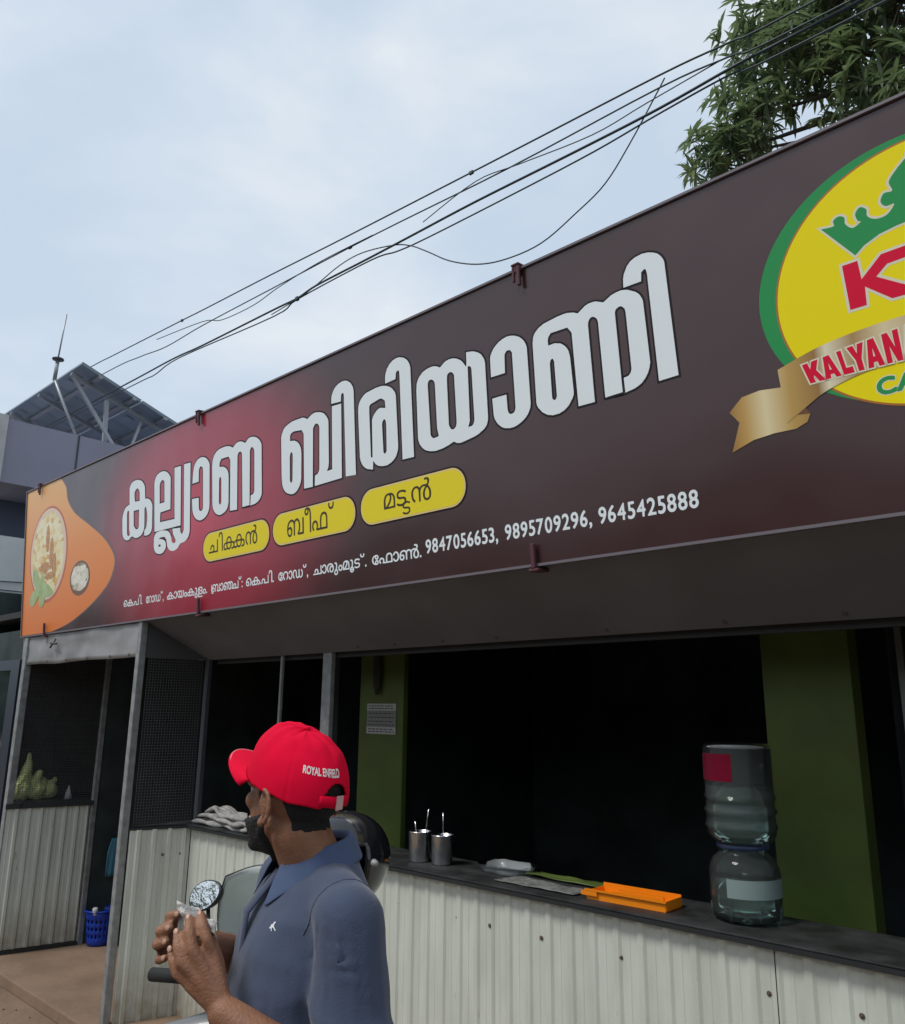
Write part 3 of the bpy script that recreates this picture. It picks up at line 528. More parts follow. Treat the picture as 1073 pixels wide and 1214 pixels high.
  '-10399,191 -10,5 -11,11 -4,14 1,18 5,14 15,18 10,5 16,4 18,0 15,-5 7,-4 9,-10 5,-10 3,-10 0,-10 -3,-12 -9,-16 -13,-11 -4,0 -3,3 -3,8 10,10 4,8 3,10 0,8 -2,6 -5,10 -4,5 -10,4 -12,1 -10,-1 -10,-4 -6,-5 -7,-12 23,1 10,-5 5,-6 3,-10 1,-8 -3,-8 -3,-6 -5,-5 -8,-4|-10295,191 -12,5 -7,7 -2,6 1,17 6,9 10,6 10,3 12,0 9,21 7,8 16,7 14,0 14,-5 10,-11 8,-20 12,0 13,-5 10,-10 3,-6 1,-10 -4,-10 -4,-6 -13,-6 -20,0 -4,4 -1,6 3,4 4,1 10,-2 6,2 2,1 3,6 0,6 -3,7 -16,4 -3,-1 -1,-8 -6,-16 -10,-9 -6,-3 -8,-3 -14,0 -16,6 -16,-5|-10147,191 -7,4 -1,10 5,6 7,1 4,-1 3,-4 1,-10 -4,-4|-10113,191 -11,10 -3,4 -2,8 0,12 5,10 5,6 10,5 10,2 14,-2 10,-5 5,-6 6,-12 -1,-10 -2,-6 6,-1 40,0 1,3 1,66 2,3 8,0 5,-1 2,-4 0,-76 -2,-4 -77,0 -3,2 -3,6 5,10 -1,14 -6,7 -12,0 -4,-1 -7,-8 0,-10 7,-12 -5,-8|-9923,191 -6,3 -3,3 0,8 6,6 7,1 4,-1 3,-4 1,-8 -3,-6 -5,-2|-9951,193 -3,4 0,92 -3,10 -2,4 -4,3 -10,0 -6,-5 -2,-12 -1,-2 -13,-2 -2,2 -1,12 4,10 5,6 10,5 22,0 11,-7 7,-12 3,-14 0,-90 -3,-4|-10396,205 5,-1 5,1 3,2 3,6 -1,12 -5,4 -5,1 -6,0 -10,-5 1,-8 3,-6|-10290,205 7,-1 10,3 2,2 -4,12 -1,8 -3,1 -12,-2 -6,-5 -2,-6 2,-8|-10244,205 9,-1 8,3 6,7 3,7 0,8 -13,1 -24,0 -3,-1 0,-8 5,-10 4,-4|-10258,245 3,-1 36,0 1,5 -5,11 -4,4 -10,2 -10,-2 -6,-5 -5,-10',
  '-9375,175 -2,2 0,2 5,12 -5,8 0,10 6,5 4,0 5,-5 3,-6 0,-10 -6,-12|-9779,191 -16,7 -10,10 -6,17 0,20 4,13 8,11 16,9 12,2 10,0 11,-5 6,-6 3,-6 1,-10 -4,-8 -7,-6 -8,-3 -10,2 -5,3 -5,6 -2,16 -4,-1 -6,-7 -5,-12 0,-16 5,-12 4,-4 4,-3 5,17 5,6 10,4 4,-1 12,-6 4,-7 2,-10 -3,-10 -8,-8 -9,-2|-9715,191 -13,12 -7,14 -3,10 0,14 5,16 5,8 7,8 10,5 10,2 18,-2 8,-3 11,-12 5,-10 2,-8 1,-18 -2,-10 -6,-12 -15,-14 -7,8 0,4 9,10 5,12 0,18 -5,12 -6,7 -6,3 -14,0 -12,-7 -7,-17 0,-14 3,-8 4,-8 8,-10 -5,-8|-9631,191 -10,5 -5,5 -7,16 4,5 8,0 3,-3 7,-12 8,-3 8,3 6,10 3,14 -2,20 -5,11 -10,4 -9,-5 -6,-12 -3,-2 -8,2 -2,2 2,12 10,12 14,5 8,0 6,-2 8,-5 6,-9 5,-13 0,-30 -3,-10 -5,-10 -5,-5 -10,-5|-9567,191 -9,8 -4,6 -5,10 -3,10 0,24 3,8 5,10 7,8 6,3 6,2 8,0 10,-2 11,-11 5,-12 1,-32 2,-10 2,-4 7,-5 4,0 6,3 5,8 0,58 3,5 10,0 2,-3 1,-54 3,-10 4,-4 6,-3 4,0 6,3 4,4 5,10 2,10 -1,6 -4,17 -10,13 1,4 5,6 4,1 5,-5 9,-13 4,-13 0,-28 -7,-16 -7,-7 -10,-5 -16,0 -10,5 -4,5 -8,-7 -8,-3 -14,0 -10,5 -6,9 -5,24 0,24 -3,7 -6,5 -12,-1 -4,-5 -4,-8 -3,-14 3,-16 6,-12 6,-8 -3,-6|-9767,205 6,-1 4,3 1,4 -1,7 -4,3 -6,-3 -1,-5|-9765,251 4,-1 4,1 3,8 -3,5 -4,3 -5,-2 -2,-8|-9417,281 -7,4 -7,10 -1,16 2,4 7,1 4,-2 1,-13 4,-6 9,-1 6,2 3,5 1,13 4,2 6,0 2,-2 0,-17 -6,-11 -8,-5',
  '-8601,159 -13,6 -5,5 -5,11 1,12 3,8 5,6 16,8 7,24 0,18 -3,6 -16,2 -4,4 0,6 1,2 5,3 6,0 8,0 9,-3 8,-8 3,-4 1,-26 -7,-26 8,-4 7,-8 4,-8 -1,-16 -3,-6 -7,-7 -12,-5|-8533,163 -12,4 -7,6 -4,10 4,12 7,7 12,4 54,0 10,3 3,4 -1,8 -6,5 -15,3 -1,2 -1,6 3,5 10,0 6,3 3,4 0,6 -5,7 -18,4 -24,-2 -11,-5 15,-4 9,-8 3,-6 1,-12 -4,-8 -7,-7 -6,-3 -14,-3 -16,6 -5,5 -5,10 0,22 5,8 9,10 12,6 22,5 22,0 12,-2 16,-7 6,-10 0,-14 -3,-6 -6,-6 8,-8 4,-6 0,-10 -4,-8 -5,-5 -14,-5 -56,-1 -8,-2 -2,-5 2,-5 10,-4 72,0 2,-3 0,-9 -4,-1|-8599,173 10,-1 8,5 3,10 -3,8 -4,3 -10,2 -6,-2 -4,-5 -1,-12 2,-4|-9253,191 -12,5 -9,9 -1,4 -1,12 3,7 8,9 10,5 20,2 7,17 6,8 11,8 10,3 14,0 8,-2 10,-5 9,-10 7,-19 12,0 17,-7 6,-6 5,-10 1,-8 -6,-12 -6,-6 -11,-4 -20,0 -6,4 1,6 3,4 16,-1 6,3 3,4 1,6 -2,7 -6,4 -12,3 -3,-2 -3,-14 -4,-10 -8,-7 -10,-5 -8,-2 -14,0 -18,5 -14,-5|-9081,191 -12,5 -9,9 -6,10 0,4 3,3 12,1 3,-2 3,-8 9,-8 9,-1 8,3 6,6 3,6 2,8 0,16 -5,15 -6,6 -10,2 -12,-4 -10,-15 -12,2 -2,1 0,3 3,8 13,14 6,3 10,2 12,0 14,-5 10,-11 7,-17 -1,-24 -2,-8 -5,-10 -9,-9 -6,-3 -8,-2|-8983,191 -8,2 -12,6 -13,10 -7,12 -5,16 0,10 3,10 7,12 11,8 10,3 14,0 16,-6 14,6 12,0 10,-2 7,-5 9,-9 5,-13 -1,-18 -4,-12 -12,-16 8,-1 10,2 10,5 6,6 4,8 3,8 0,14 -5,14 -6,10 1,2 11,6 5,-4 6,-8 3,-8 3,-10 -1,-20 -4,-12 -5,-8 -7,-7 -12,-7 -16,-4 -20,0 -12,3 -16,-3|-8839,191 -12,5 -9,9 -4,14 3,12 8,12 8,4 12,3 11,-1 13,-4 9,-10 4,-10 0,-12 -4,-8 -11,-10 -10,-4|-8769,191 -12,5 -8,9 -3,6 0,8 5,11 6,7 6,3 14,4 12,1 2,8 5,10 11,12 14,5 16,0 16,-7 9,-10 7,-19 12,0 16,-6 9,-9 3,-6 1,-10 -4,-10 -9,-9 -8,-3 -22,0 -4,4 -1,6 3,4 18,0 6,4 3,6 -1,5 -4,6 -16,5 -3,-2 -1,-8 -6,-16 -10,-9 -6,-3 -8,-2 -16,0 -16,5 -16,-5|-8419,191 -12,5 -9,9 -4,12 3,14 8,12 8,4 12,3 11,-1 13,-4 9,-10 3,-8 0,-14 -3,-8 -11,-10 -10,-4|-8363,191 -7,6 -1,6 4,7 4,2 6,0 7,-5 1,-8 -4,-6 -4,-2|-9250,205 11,-1 8,3 2,2 -6,21 -6,0 -8,-2 -8,-7 0,-10|-9200,205 9,-1 12,5 2,3 5,13 0,4 -15,2 -26,0 -3,-2 0,-4 5,-12 6,-6|-8980,205 5,-1 8,1 -9,12 -5,14 -1,22 3,8 -2,3 -8,2 -5,-1 -9,-3 -4,-7 -3,-12 2,-12 5,-10 6,-7|-8836,205 5,-1 8,1 6,4 2,4 0,14 -2,5 -7,3 -7,1 -8,-2 -6,-9 0,-10 3,-6|-8766,205 11,-1 11,5 -7,21 -6,0 -6,-2 -8,-5 -3,-8 3,-6|-8716,205 9,-1 8,3 4,2 4,5 3,9 0,6 -15,2 -26,0 -3,-2 2,-10 3,-6 6,-6|-8416,205 5,-1 8,1 6,4 2,4 0,14 -2,5 -7,3 -7,1 -8,-2 -6,-9 0,-10 3,-6|-8950,211 5,-1 8,7 6,10 3,10 0,12 -3,8 -6,7 -5,1 -5,1 -8,-2 -5,-5 -4,-8 0,-18 7,-14 4,-6|-8530,223 3,-1 8,3 3,6 -1,8 -8,5 -12,-2 -3,-5 0,-4 3,-6|-9216,245 5,-1 38,1 -2,8 -3,6 -5,5 -10,2 -10,-2 -8,-7|-8731,245 4,-1 38,0 1,3 -6,12 -5,5 -10,2 -10,-2 -8,-7',
  '-8245,175 -9,8 -8,12 1,80 2,3 9,-1 1,-2 1,-12 1,-66 6,-8 22,-1 3,-5 -1,-6 -2,-2|-8221,190 -12,6 -8,10 -5,17 0,12 2,4 0,8 8,14 12,12 9,5 10,2 14,0 14,-6 6,-4 8,6 12,4 10,0 16,-7 8,-11 4,-11 0,-28 -6,-16 6,-1 18,0 3,1 1,68 2,3 11,-1 2,-4 0,-20 0,-56 -2,-4 -55,-1 -5,3 -3,8 6,8 7,16 0,20 -5,10 -4,5 -10,4 -8,-3 -4,-4 -3,-6 -2,-16 -1,-42 -2,-2 -9,0 -2,4 0,40 -2,14 -5,10 -14,5 -16,-4 -10,-11 -3,-8 19,1 8,-3 5,-6 3,-6 3,-8 -1,-8 -8,-17 -10,-5|-8049,191 -8,3 -9,9 -6,10 0,6 3,3 8,1 3,-2 5,-10 4,-4 8,-3 8,3 6,7 3,11 0,20 -5,14 -4,5 -8,2 -10,-4 -6,-14 -2,-1 -12,3 -1,3 3,8 8,12 8,5 8,2 12,0 10,-5 9,-10 5,-16 1,-28 -8,-18 -7,-7 -10,-5|-7981,191 -8,3 -9,9 -3,6 -3,8 0,26 8,18 11,12 10,5 10,2 12,0 10,-2 14,-10 10,8 14,4 14,0 12,-4 16,4 14,0 12,-3 8,-4 9,-10 5,-10 3,-10 0,-16 -7,-20 6,-1 40,0 3,1 3,4 3,10 -2,6 -3,6 -6,3 -6,0 -6,-5 -4,-14 -2,-3 -8,-1 -4,4 0,10 5,12 5,6 12,5 14,0 10,-5 3,-4 5,-10 1,-16 -2,-6 1,-3 30,0 1,3 1,66 2,3 10,0 3,-5 -1,-79 -4,-2 -112,0 -3,1 -3,4 -6,-4 -4,0 -3,2 -3,8 6,6 6,10 3,8 0,14 -3,9 -6,9 -10,5 -10,2 -6,-1 0,-2 7,-8 5,-12 2,-8 1,-14 -3,-12 -5,-8 -5,-5 -10,-5 -12,-1 -8,3 -9,6 -7,14 0,26 6,15 9,11 -9,1 -10,-2 -8,-9 -3,-10 -1,-50 -2,-2 -10,0 -3,4 0,50 -7,14 -14,5 -10,-2 -8,-4 -6,-7 -5,-10 21,1 10,-5 6,-12 0,-18 -5,-10 -4,-4 -9,-4|-7635,191 -7,4 -2,8 2,4 3,4 6,1 4,-1 3,-4 2,-6 -4,-8|-8220,205 5,-1 6,3 3,6 0,8 -2,4 -1,2 -6,3 -8,0 -4,-3 -3,-4 0,-4 5,-10|-7980,205 7,0 4,2 3,4 -1,14 -4,5 -4,0 -7,-1 -7,-4 -1,-2 5,-14|-7882,205 5,-1 6,3 7,14 0,10 -2,8 -5,12 -4,5 -4,2 -4,-2 -6,-10 -3,-9 0,-20 5,-10|-7637,243 -6,6 0,8 5,6 6,0 7,-5 0,-9 -5,-6|-7683,281 -10,5 -6,7 -3,10 1,8 2,4 8,1 4,-2 1,-13 5,-6 10,-1 6,3 3,6 -1,10 1,2 11,2 2,-2 0,-18 -3,-6 -7,-7 -8,-4',
  '-7533,191 -10,5 -11,11 -4,14 1,18 5,14 15,18 10,5 16,4 14,0 12,-2 12,-6 9,-9 5,-10 3,-8 0,-22 -8,-16 -15,-14 -6,1 -6,7 4,6 6,4 4,6 3,8 0,20 -7,12 -6,5 -6,2 -12,2 -12,-2 -14,-8 -7,-13 23,1 10,-5 6,-8 2,-10 -2,-14 -3,-6 -5,-5 -8,-4|-7429,191 -12,5 -8,9 -2,8 -1,6 4,10 7,8 10,5 20,3 2,8 7,14 10,8 11,5 16,0 12,-5 6,-5 6,-8 6,-18 12,0 12,-4 8,-6 5,-9 2,-12 -3,-9 -5,-7 -13,-6 -20,0 -4,4 -1,4 4,6 13,-1 8,3 3,6 0,6 -3,6 -14,5 -5,-1 -3,-16 -7,-12 -13,-8 -8,-3 -12,0 -18,6 -14,-5|-7283,191 -7,4 -1,10 5,6 7,1 4,-1 3,-4 1,-8 -3,-6 -5,-2|-7249,191 -11,10 -5,8 0,16 3,8 9,10 16,5 16,-2 10,-5 3,-4 5,-8 2,-10 -2,-12 2,-1 44,0 1,3 1,66 2,3 8,0 4,-2 1,-3 0,-76 -2,-4 -77,0 -3,2 -2,6 6,12 -1,10 -6,9 -12,0 -8,-2 -3,-7 -1,-4 1,-8 7,-10|-7061,191 -6,3 -3,3 0,8 6,6 7,1 4,-1 3,-4 1,-8 -3,-6 -5,-2|-7089,193 -3,4 0,92 -2,10 -7,7 -10,0 -4,-3 -2,-4 -2,-11 -12,-3 -3,2 -2,6 1,6 4,10 3,4 11,7 22,0 11,-7 7,-12 3,-12 0,-92 -3,-4|-7530,205 5,-1 5,1 3,2 3,6 0,8 -3,6 -8,3 -8,0 -8,-4 -1,-3 5,-12|-7426,205 9,-1 11,5 -7,21 -6,0 -8,-2 -4,-2 -2,-4 -1,-5 1,-6 2,-3|-7380,205 7,-1 8,2 8,7 3,6 2,10 -13,1 -26,0 -3,-1 3,-14 4,-6|-7394,245 3,-1 36,0 1,7 -5,9 -4,4 -8,2 -12,-2 -4,-3 -4,-6',
  '-6485,175 -2,2 0,2 3,8 0,4 -5,8 0,8 5,6 7,1 5,-5 3,-6 0,-10 -3,-8 -7,-7|-6931,191 -8,2 -10,5 -8,7 -3,4 -7,16 0,20 7,16 9,10 10,5 14,4 14,0 13,-5 8,-8 2,-4 -1,-14 -8,-9 -6,-3 -10,-1 -6,3 -4,1 -6,7 -4,16 -4,-1 -6,-6 -5,-11 -2,-10 3,-12 5,-10 5,-4 4,-1 2,11 3,6 7,7 12,3 15,-8 5,-10 0,-10 -3,-6 -9,-8 -8,-2|-6861,191 -6,3 -9,9 -7,12 -3,12 0,16 3,10 9,14 17,11 12,2 12,0 10,-3 12,-6 3,-4 9,-16 3,-10 -1,-14 -2,-8 -6,-13 -6,-7 -8,-7 -4,0 -3,3 -3,6 1,2 9,10 5,12 0,18 -5,12 -4,5 -10,5 -16,0 -10,-5 -4,-5 -7,-18 0,-6 3,-10 4,-8 10,-12 -5,-8|-6769,191 -10,5 -7,7 -5,10 0,6 2,3 10,2 2,-2 6,-13 2,-2 8,-3 10,3 6,8 3,10 0,20 -3,10 -4,6 -10,5 -8,-3 -12,-16 -11,2 -2,4 1,4 5,8 9,10 14,5 10,0 12,-5 7,-8 7,-16 1,-30 -6,-16 -13,-12 -8,-2|-6697,191 -6,3 -4,4 -9,13 -6,18 0,16 3,12 5,8 9,10 6,3 10,2 10,0 12,-5 9,-10 3,-8 3,-14 0,-26 3,-8 8,-5 4,0 8,4 5,9 0,56 3,5 12,0 2,-3 1,-58 3,-6 4,-4 6,-3 4,0 8,3 5,4 6,14 0,12 -2,10 -5,10 -8,10 1,4 5,6 5,0 8,-8 6,-8 5,-14 0,-28 -3,-10 -7,-8 -8,-6 -10,-4 -16,0 -8,3 -8,7 -6,-5 -10,-5 -16,0 -8,3 -10,11 -4,16 -1,30 -3,8 -6,6 -14,-1 -4,-3 -4,-5 -3,-7 -2,-12 5,-20 12,-16 -5,-8|-6919,205 8,-1 4,3 1,4 -1,7 -6,3 -5,-4 -2,-4|-6917,251 4,-1 6,1 3,6 -3,7 -6,3 -4,-2 -3,-6|-6533,281 -6,3 -8,9 -3,8 1,12 1,2 9,1 4,-2 1,-13 5,-6 12,-1 4,2 3,5 1,13 4,2 8,0 2,-2 0,-15 -3,-8 -7,-7 -8,-3',
  '-6043,159 -10,4 -5,4 -5,8 -3,10 3,10 3,6 7,8 12,6 5,18 2,20 -3,8 -4,3 -12,1 -4,6 1,6 5,3 6,0 8,0 12,-5 6,-12 3,-10 -2,-6 -1,-12 -5,-22 14,-12 4,-10 0,-10 -3,-8 -8,-9 -10,-5|-5813,159 -10,5 -7,7 -3,8 -1,12 6,12 10,8 7,2 3,8 4,16 0,22 -5,5 -15,1 -3,10 6,5 10,0 13,-3 9,-10 3,-8 0,-16 -7,-30 10,-6 5,-8 3,-8 1,-8 -4,-12 -7,-7 -12,-5|-6042,173 5,-1 6,1 4,2 4,5 1,9 -3,6 -4,4 -8,1 -6,-2 -4,-5 -1,-12 3,-6|-5812,173 5,-1 10,1 4,2 3,4 -1,2 -6,-2 -16,0 -4,2 0,-4|-6223,191 -12,5 -9,9 -6,10 0,4 3,3 12,1 2,-1 6,-13 2,-2 8,-3 12,3 4,4 5,12 0,24 -7,14 -12,5 -10,-4 -4,-5 -4,-9 -2,-1 -12,2 -3,2 0,2 6,10 7,10 18,7 12,0 17,-9 9,-14 2,-10 1,-24 -3,-8 -7,-14 -5,-4 -14,-6|-6147,191 -7,4 -10,10 -5,7 -5,15 0,16 4,12 11,14 12,7 18,4 16,0 20,-6 11,-9 11,-18 3,-16 -3,-16 -5,-12 -7,-7 -6,-3 -8,-2 -14,0 -12,5 -6,6 -4,9 -3,14 3,10 5,10 6,6 11,5 16,-1 -7,6 -9,3 -20,1 -14,-6 -6,-6 -5,-12 0,-14 3,-8 14,-18|-5979,191 -14,7 -5,7 -3,8 0,14 5,10 9,9 14,4 10,-1 11,-4 8,-8 6,-10 0,-14 -4,-8 -11,-10 -8,-4|-5741,191 -10,2 -16,7 -2,5 6,8 4,0 16,-7 20,-2 14,5 3,6 0,4 -5,7 -8,2 -24,1 -8,2 -10,5 -6,9 0,16 3,6 5,6 10,5 10,2 21,-1 9,-1 18,-7 2,-4 -5,-8 -3,-2 -20,7 -24,0 -6,-2 -3,-5 -1,-4 2,-6 6,-3 12,-2 20,0 9,-3 10,-8 3,-10 0,-6 -5,-12 -9,-8 -14,-4|-5611,191 -7,4 -1,10 5,6 7,1 4,-1 3,-4 1,-8 -3,-6 -5,-2|-6385,193 -3,4 1,6 2,3 56,0 3,1 3,4 3,8 -3,10 -2,4 -8,3 -7,-1 -7,-6 -2,-12 -2,-3 -10,-1 -4,2 0,14 5,10 10,8 9,3 12,0 8,-2 6,-3 5,-6 6,-12 0,-12 -3,-8 6,-1 26,0 3,1 0,66 3,5 12,0 2,-3 1,-78 -2,-4|-5931,193 -3,4 1,50 6,15 7,7 9,7 16,4 16,0 12,-2 15,-9 7,-7 6,-15 1,-50 -2,-4|-5811,193 10,-1 4,3 0,3 -4,2 -8,0 -3,-3|-6110,205 5,-1 6,1 8,4 2,4 3,8 0,12 -3,5 -6,2 -8,2 -8,-2 -6,-9 -1,-14 3,-8|-5976,205 5,-1 6,1 4,2 5,6 -1,16 -4,5 -5,1 -5,1 -8,-2 -5,-7 -1,-6 1,-8 3,-4|-5893,207 10,-1 26,0 3,1 0,22 -2,6 0,10 -3,9 -8,7 -2,-22 -11,-18|-5918,209 1,-1 12,9 16,20 5,14 0,4 -3,7 -8,4 -12,-4 -4,-5 -5,-12 -2,-10|-5665,281 -10,5 -8,11 -1,12 3,6 4,1 9,-1 1,-2 -1,-10 3,-6 3,-2 11,-1 6,2 2,1 3,6 -1,10 1,2 9,1 4,-1 2,-4 0,-12 -5,-10 -3,-3 -10,-5',
  '-5477,191 -18,5 -16,10 -8,13 -3,10 1,16 5,12 15,15 26,8 18,0 14,-4 9,-9 2,-4 -1,-14 -6,-7 -12,-6 -10,0 -9,3 -5,3 -4,4 -4,18 -12,-6 -4,-7 -3,-6 -1,-8 1,-10 3,-8 10,-10 7,-2 -1,6 2,8 6,8 12,5 10,0 9,-3 7,-5 4,-7 0,-12 -5,-8 -9,-6 -10,-3|-5215,191 -8,2 -7,4 -9,9 -4,9 0,4 2,3 12,1 12,-16 12,-3 10,4 4,3 5,10 2,14 -2,14 -7,13 -14,4 -8,-2 -4,-4 -4,-5 -3,-6 -3,-2 -10,2 -3,2 -1,4 5,8 11,12 6,3 10,2 12,0 16,-6 7,-7 5,-8 4,-14 1,-20 -5,-14 -5,-8 -6,-6 -15,-6|-5135,191 -14,7 -5,5 -5,10 -3,10 0,14 5,14 3,6 13,14 10,5 16,4 16,0 10,-2 7,-3 9,-6 16,9 10,2 10,0 14,-4 10,-8 14,8 14,4 18,0 12,-3 7,8 1,6 -2,4 -4,3 -19,1 -3,10 2,3 14,2 8,0 12,-4 7,-7 3,-4 0,-12 -5,-10 -5,-6 0,-2 9,-8 11,-18 2,-10 0,-12 -2,-8 -5,-10 -7,-7 -6,-3 -8,-3 -14,0 -18,8 -8,13 -3,10 0,10 5,15 12,17 -2,3 -16,-2 -8,-4 -4,-6 -3,-11 0,-46 -1,-3 -4,-2 -10,1 -2,2 -1,46 -2,12 -3,6 -6,5 -10,2 -10,-2 -6,-7 -3,-6 -1,-56 -2,-2 -10,-1 -4,2 -1,3 0,38 -3,18 -6,9 -6,2 -12,2 -12,-2 -10,-4 -10,-11 -3,-6 3,-1 6,2 16,0 12,-5 3,-4 5,-10 0,-14 -5,-10 -7,-6 -10,-4|-4903,191 -7,4 -1,4 0,6 6,7 8,0 4,-1 3,-4 1,-8 -6,-7|-5411,193 -9,8 -6,12 1,15 3,5 9,9 8,4 12,2 18,-3 10,-6 6,-10 3,-12 -3,-10 4,-1 18,0 1,3 1,40 5,14 9,10 10,5 8,2 18,0 10,-2 14,-8 4,-4 7,-15 0,-54 -3,-4 -122,0 -6,8 7,14 -2,10 -3,5 -10,2 -10,0 -8,-7 -1,-12 9,-12 -6,-7|-5465,205 8,-1 6,3 2,6 -4,6 -8,1 -4,-2 -2,-5|-5132,205 5,-1 4,1 4,2 5,6 0,8 -2,4 -5,5 -4,0 -10,0 -8,-4 -1,-3 3,-10|-4958,205 9,-1 6,3 4,4 3,6 0,18 -5,12 -6,9 -4,1 -4,-1 -10,-13 -3,-8 0,-18 4,-8|-5318,207 5,-1 42,0 3,1 0,38 -6,14 -7,5 -12,2 -16,-4 -4,-4 -3,-7 -2,-10|-5462,251 7,-1 5,3 2,6 -5,6 -8,1 -4,-2 -1,-7',
 ],
 'phone': [
  '-4057,194 -2,6 4,8 0,6 -6,8 0,10 6,7 10,0 7,-9 1,-14 -6,-14 -6,-6 -4,-2|-4813,212 -7,10 -1,6 18,20 6,12 -2,1 -14,1 -7,4 -8,8 -7,18 0,12 7,16 9,9 6,2 12,2 14,-4 13,-15 5,-16 0,-18 -2,-10 -9,-24 -14,-20 -7,-8 -8,-6|-4733,213 -8,3 -8,8 -8,18 0,10 3,10 9,12 -7,12 -3,8 0,6 3,12 4,8 9,9 14,4 11,-1 11,-5 4,-4 8,-15 0,-18 -8,-16 5,-8 5,-12 0,-14 -5,-12 -11,-12 -12,-4 -12,0|-4577,213 -8,5 -2,6 32,84 -2,1 -34,1 -2,4 0,12 1,4 3,1 16,1 44,-1 4,-3 -43,-112 -5,-4|-4487,213 -4,1 -10,10 -5,10 -5,14 -2,12 0,26 7,26 7,11 6,6 6,2 8,2 7,-1 7,-3 8,-8 7,-13 5,-18 0,-34 -7,-24 -8,-12 -7,-6 -8,-2 -8,0|-4419,213 -13,7 0,20 3,1 14,-7 12,0 8,8 4,10 -4,8 -6,5 -6,3 -14,0 -3,2 -1,58 4,3 26,1 16,-1 2,-3 0,-12 -4,-4 -24,-1 -2,-1 0,-18 4,-4 14,-3 11,-11 4,-8 3,-12 -2,-16 -3,-8 -4,-6 -9,-8 -10,-4 -16,0|-4335,213 -8,3 -7,8 -4,6 -5,14 0,24 4,16 5,12 8,14 12,14 9,7 4,0 4,-2 5,-7 0,-6 -15,-16 -8,-14 2,-2 14,-1 8,-4 5,-5 4,-6 5,-18 -2,-12 -3,-8 -11,-14 -10,-4 -12,0|-4257,213 -10,5 -7,8 -4,8 -3,12 0,24 2,8 5,14 10,18 15,17 8,4 4,0 7,-9 1,-4 -18,-20 -6,-12 2,-2 14,-1 8,-4 5,-5 4,-6 3,-8 0,-22 -3,-8 -11,-14 -12,-4 -10,0|-4189,213 -10,3 -3,4 0,18 3,1 14,-5 10,0 6,3 4,5 2,10 -4,10 -4,3 -6,3 -16,0 -3,2 -1,58 4,3 26,1 18,-1 2,-3 0,-12 -4,-4 -24,-1 -2,-1 0,-18 4,-4 6,-1 6,-2 9,-7 6,-10 3,-8 0,-18 -7,-16 -9,-10 -12,-4 -14,0|-4117,213 -13,7 -1,18 4,3 14,-7 8,0 6,2 4,4 2,8 -2,8 -6,5 -13,5 -1,12 1,4 3,3 8,1 4,4 4,6 0,4 -4,8 -6,3 -8,0 -10,-3 -4,0 -2,4 0,6 1,8 3,3 12,4 10,0 10,-2 6,-4 7,-7 5,-14 0,-12 -8,-18 7,-12 3,-12 -3,-18 -5,-10 -12,-10 -10,-2 -10,0|-4633,214 -2,4 0,30 -2,1 -36,1 -3,2 -1,4 3,10 38,54 9,13 6,0 3,-1 1,-60 2,-2 8,-1 2,-5 -1,-12 -3,-2 -6,-1 -2,-1 -1,-32 -3,-2|-4723,234 4,0 6,3 4,9 0,6 -4,6 -4,3 -4,1 -6,-1 -6,-3 -4,-10 4,-10 6,-4|-4483,236 6,-2 4,4 6,10 2,12 0,28 -2,10 -8,12 -6,1 -4,-3 -6,-12 -2,-12 0,-24 4,-16|-4333,236 4,-2 6,0 4,2 4,6 1,6 -1,8 -4,4 -4,2 -10,-1 -6,-3 0,-12|-4255,236 4,-2 6,0 4,2 4,6 0,12 -4,6 -4,2 -10,-1 -6,-3 0,-12 2,-6|-4643,270 6,0 2,2 0,12 -2,3 -11,-15 1,-2|-4806,284 5,-2 6,2 6,6 0,8 -4,8 -4,4 -6,1 -6,-1 -2,-2 -4,-6 0,-8 2,-4|-4727,286 6,-2 4,2 6,8 0,10 -6,6 -8,1 -8,-5 -2,-10 4,-6',
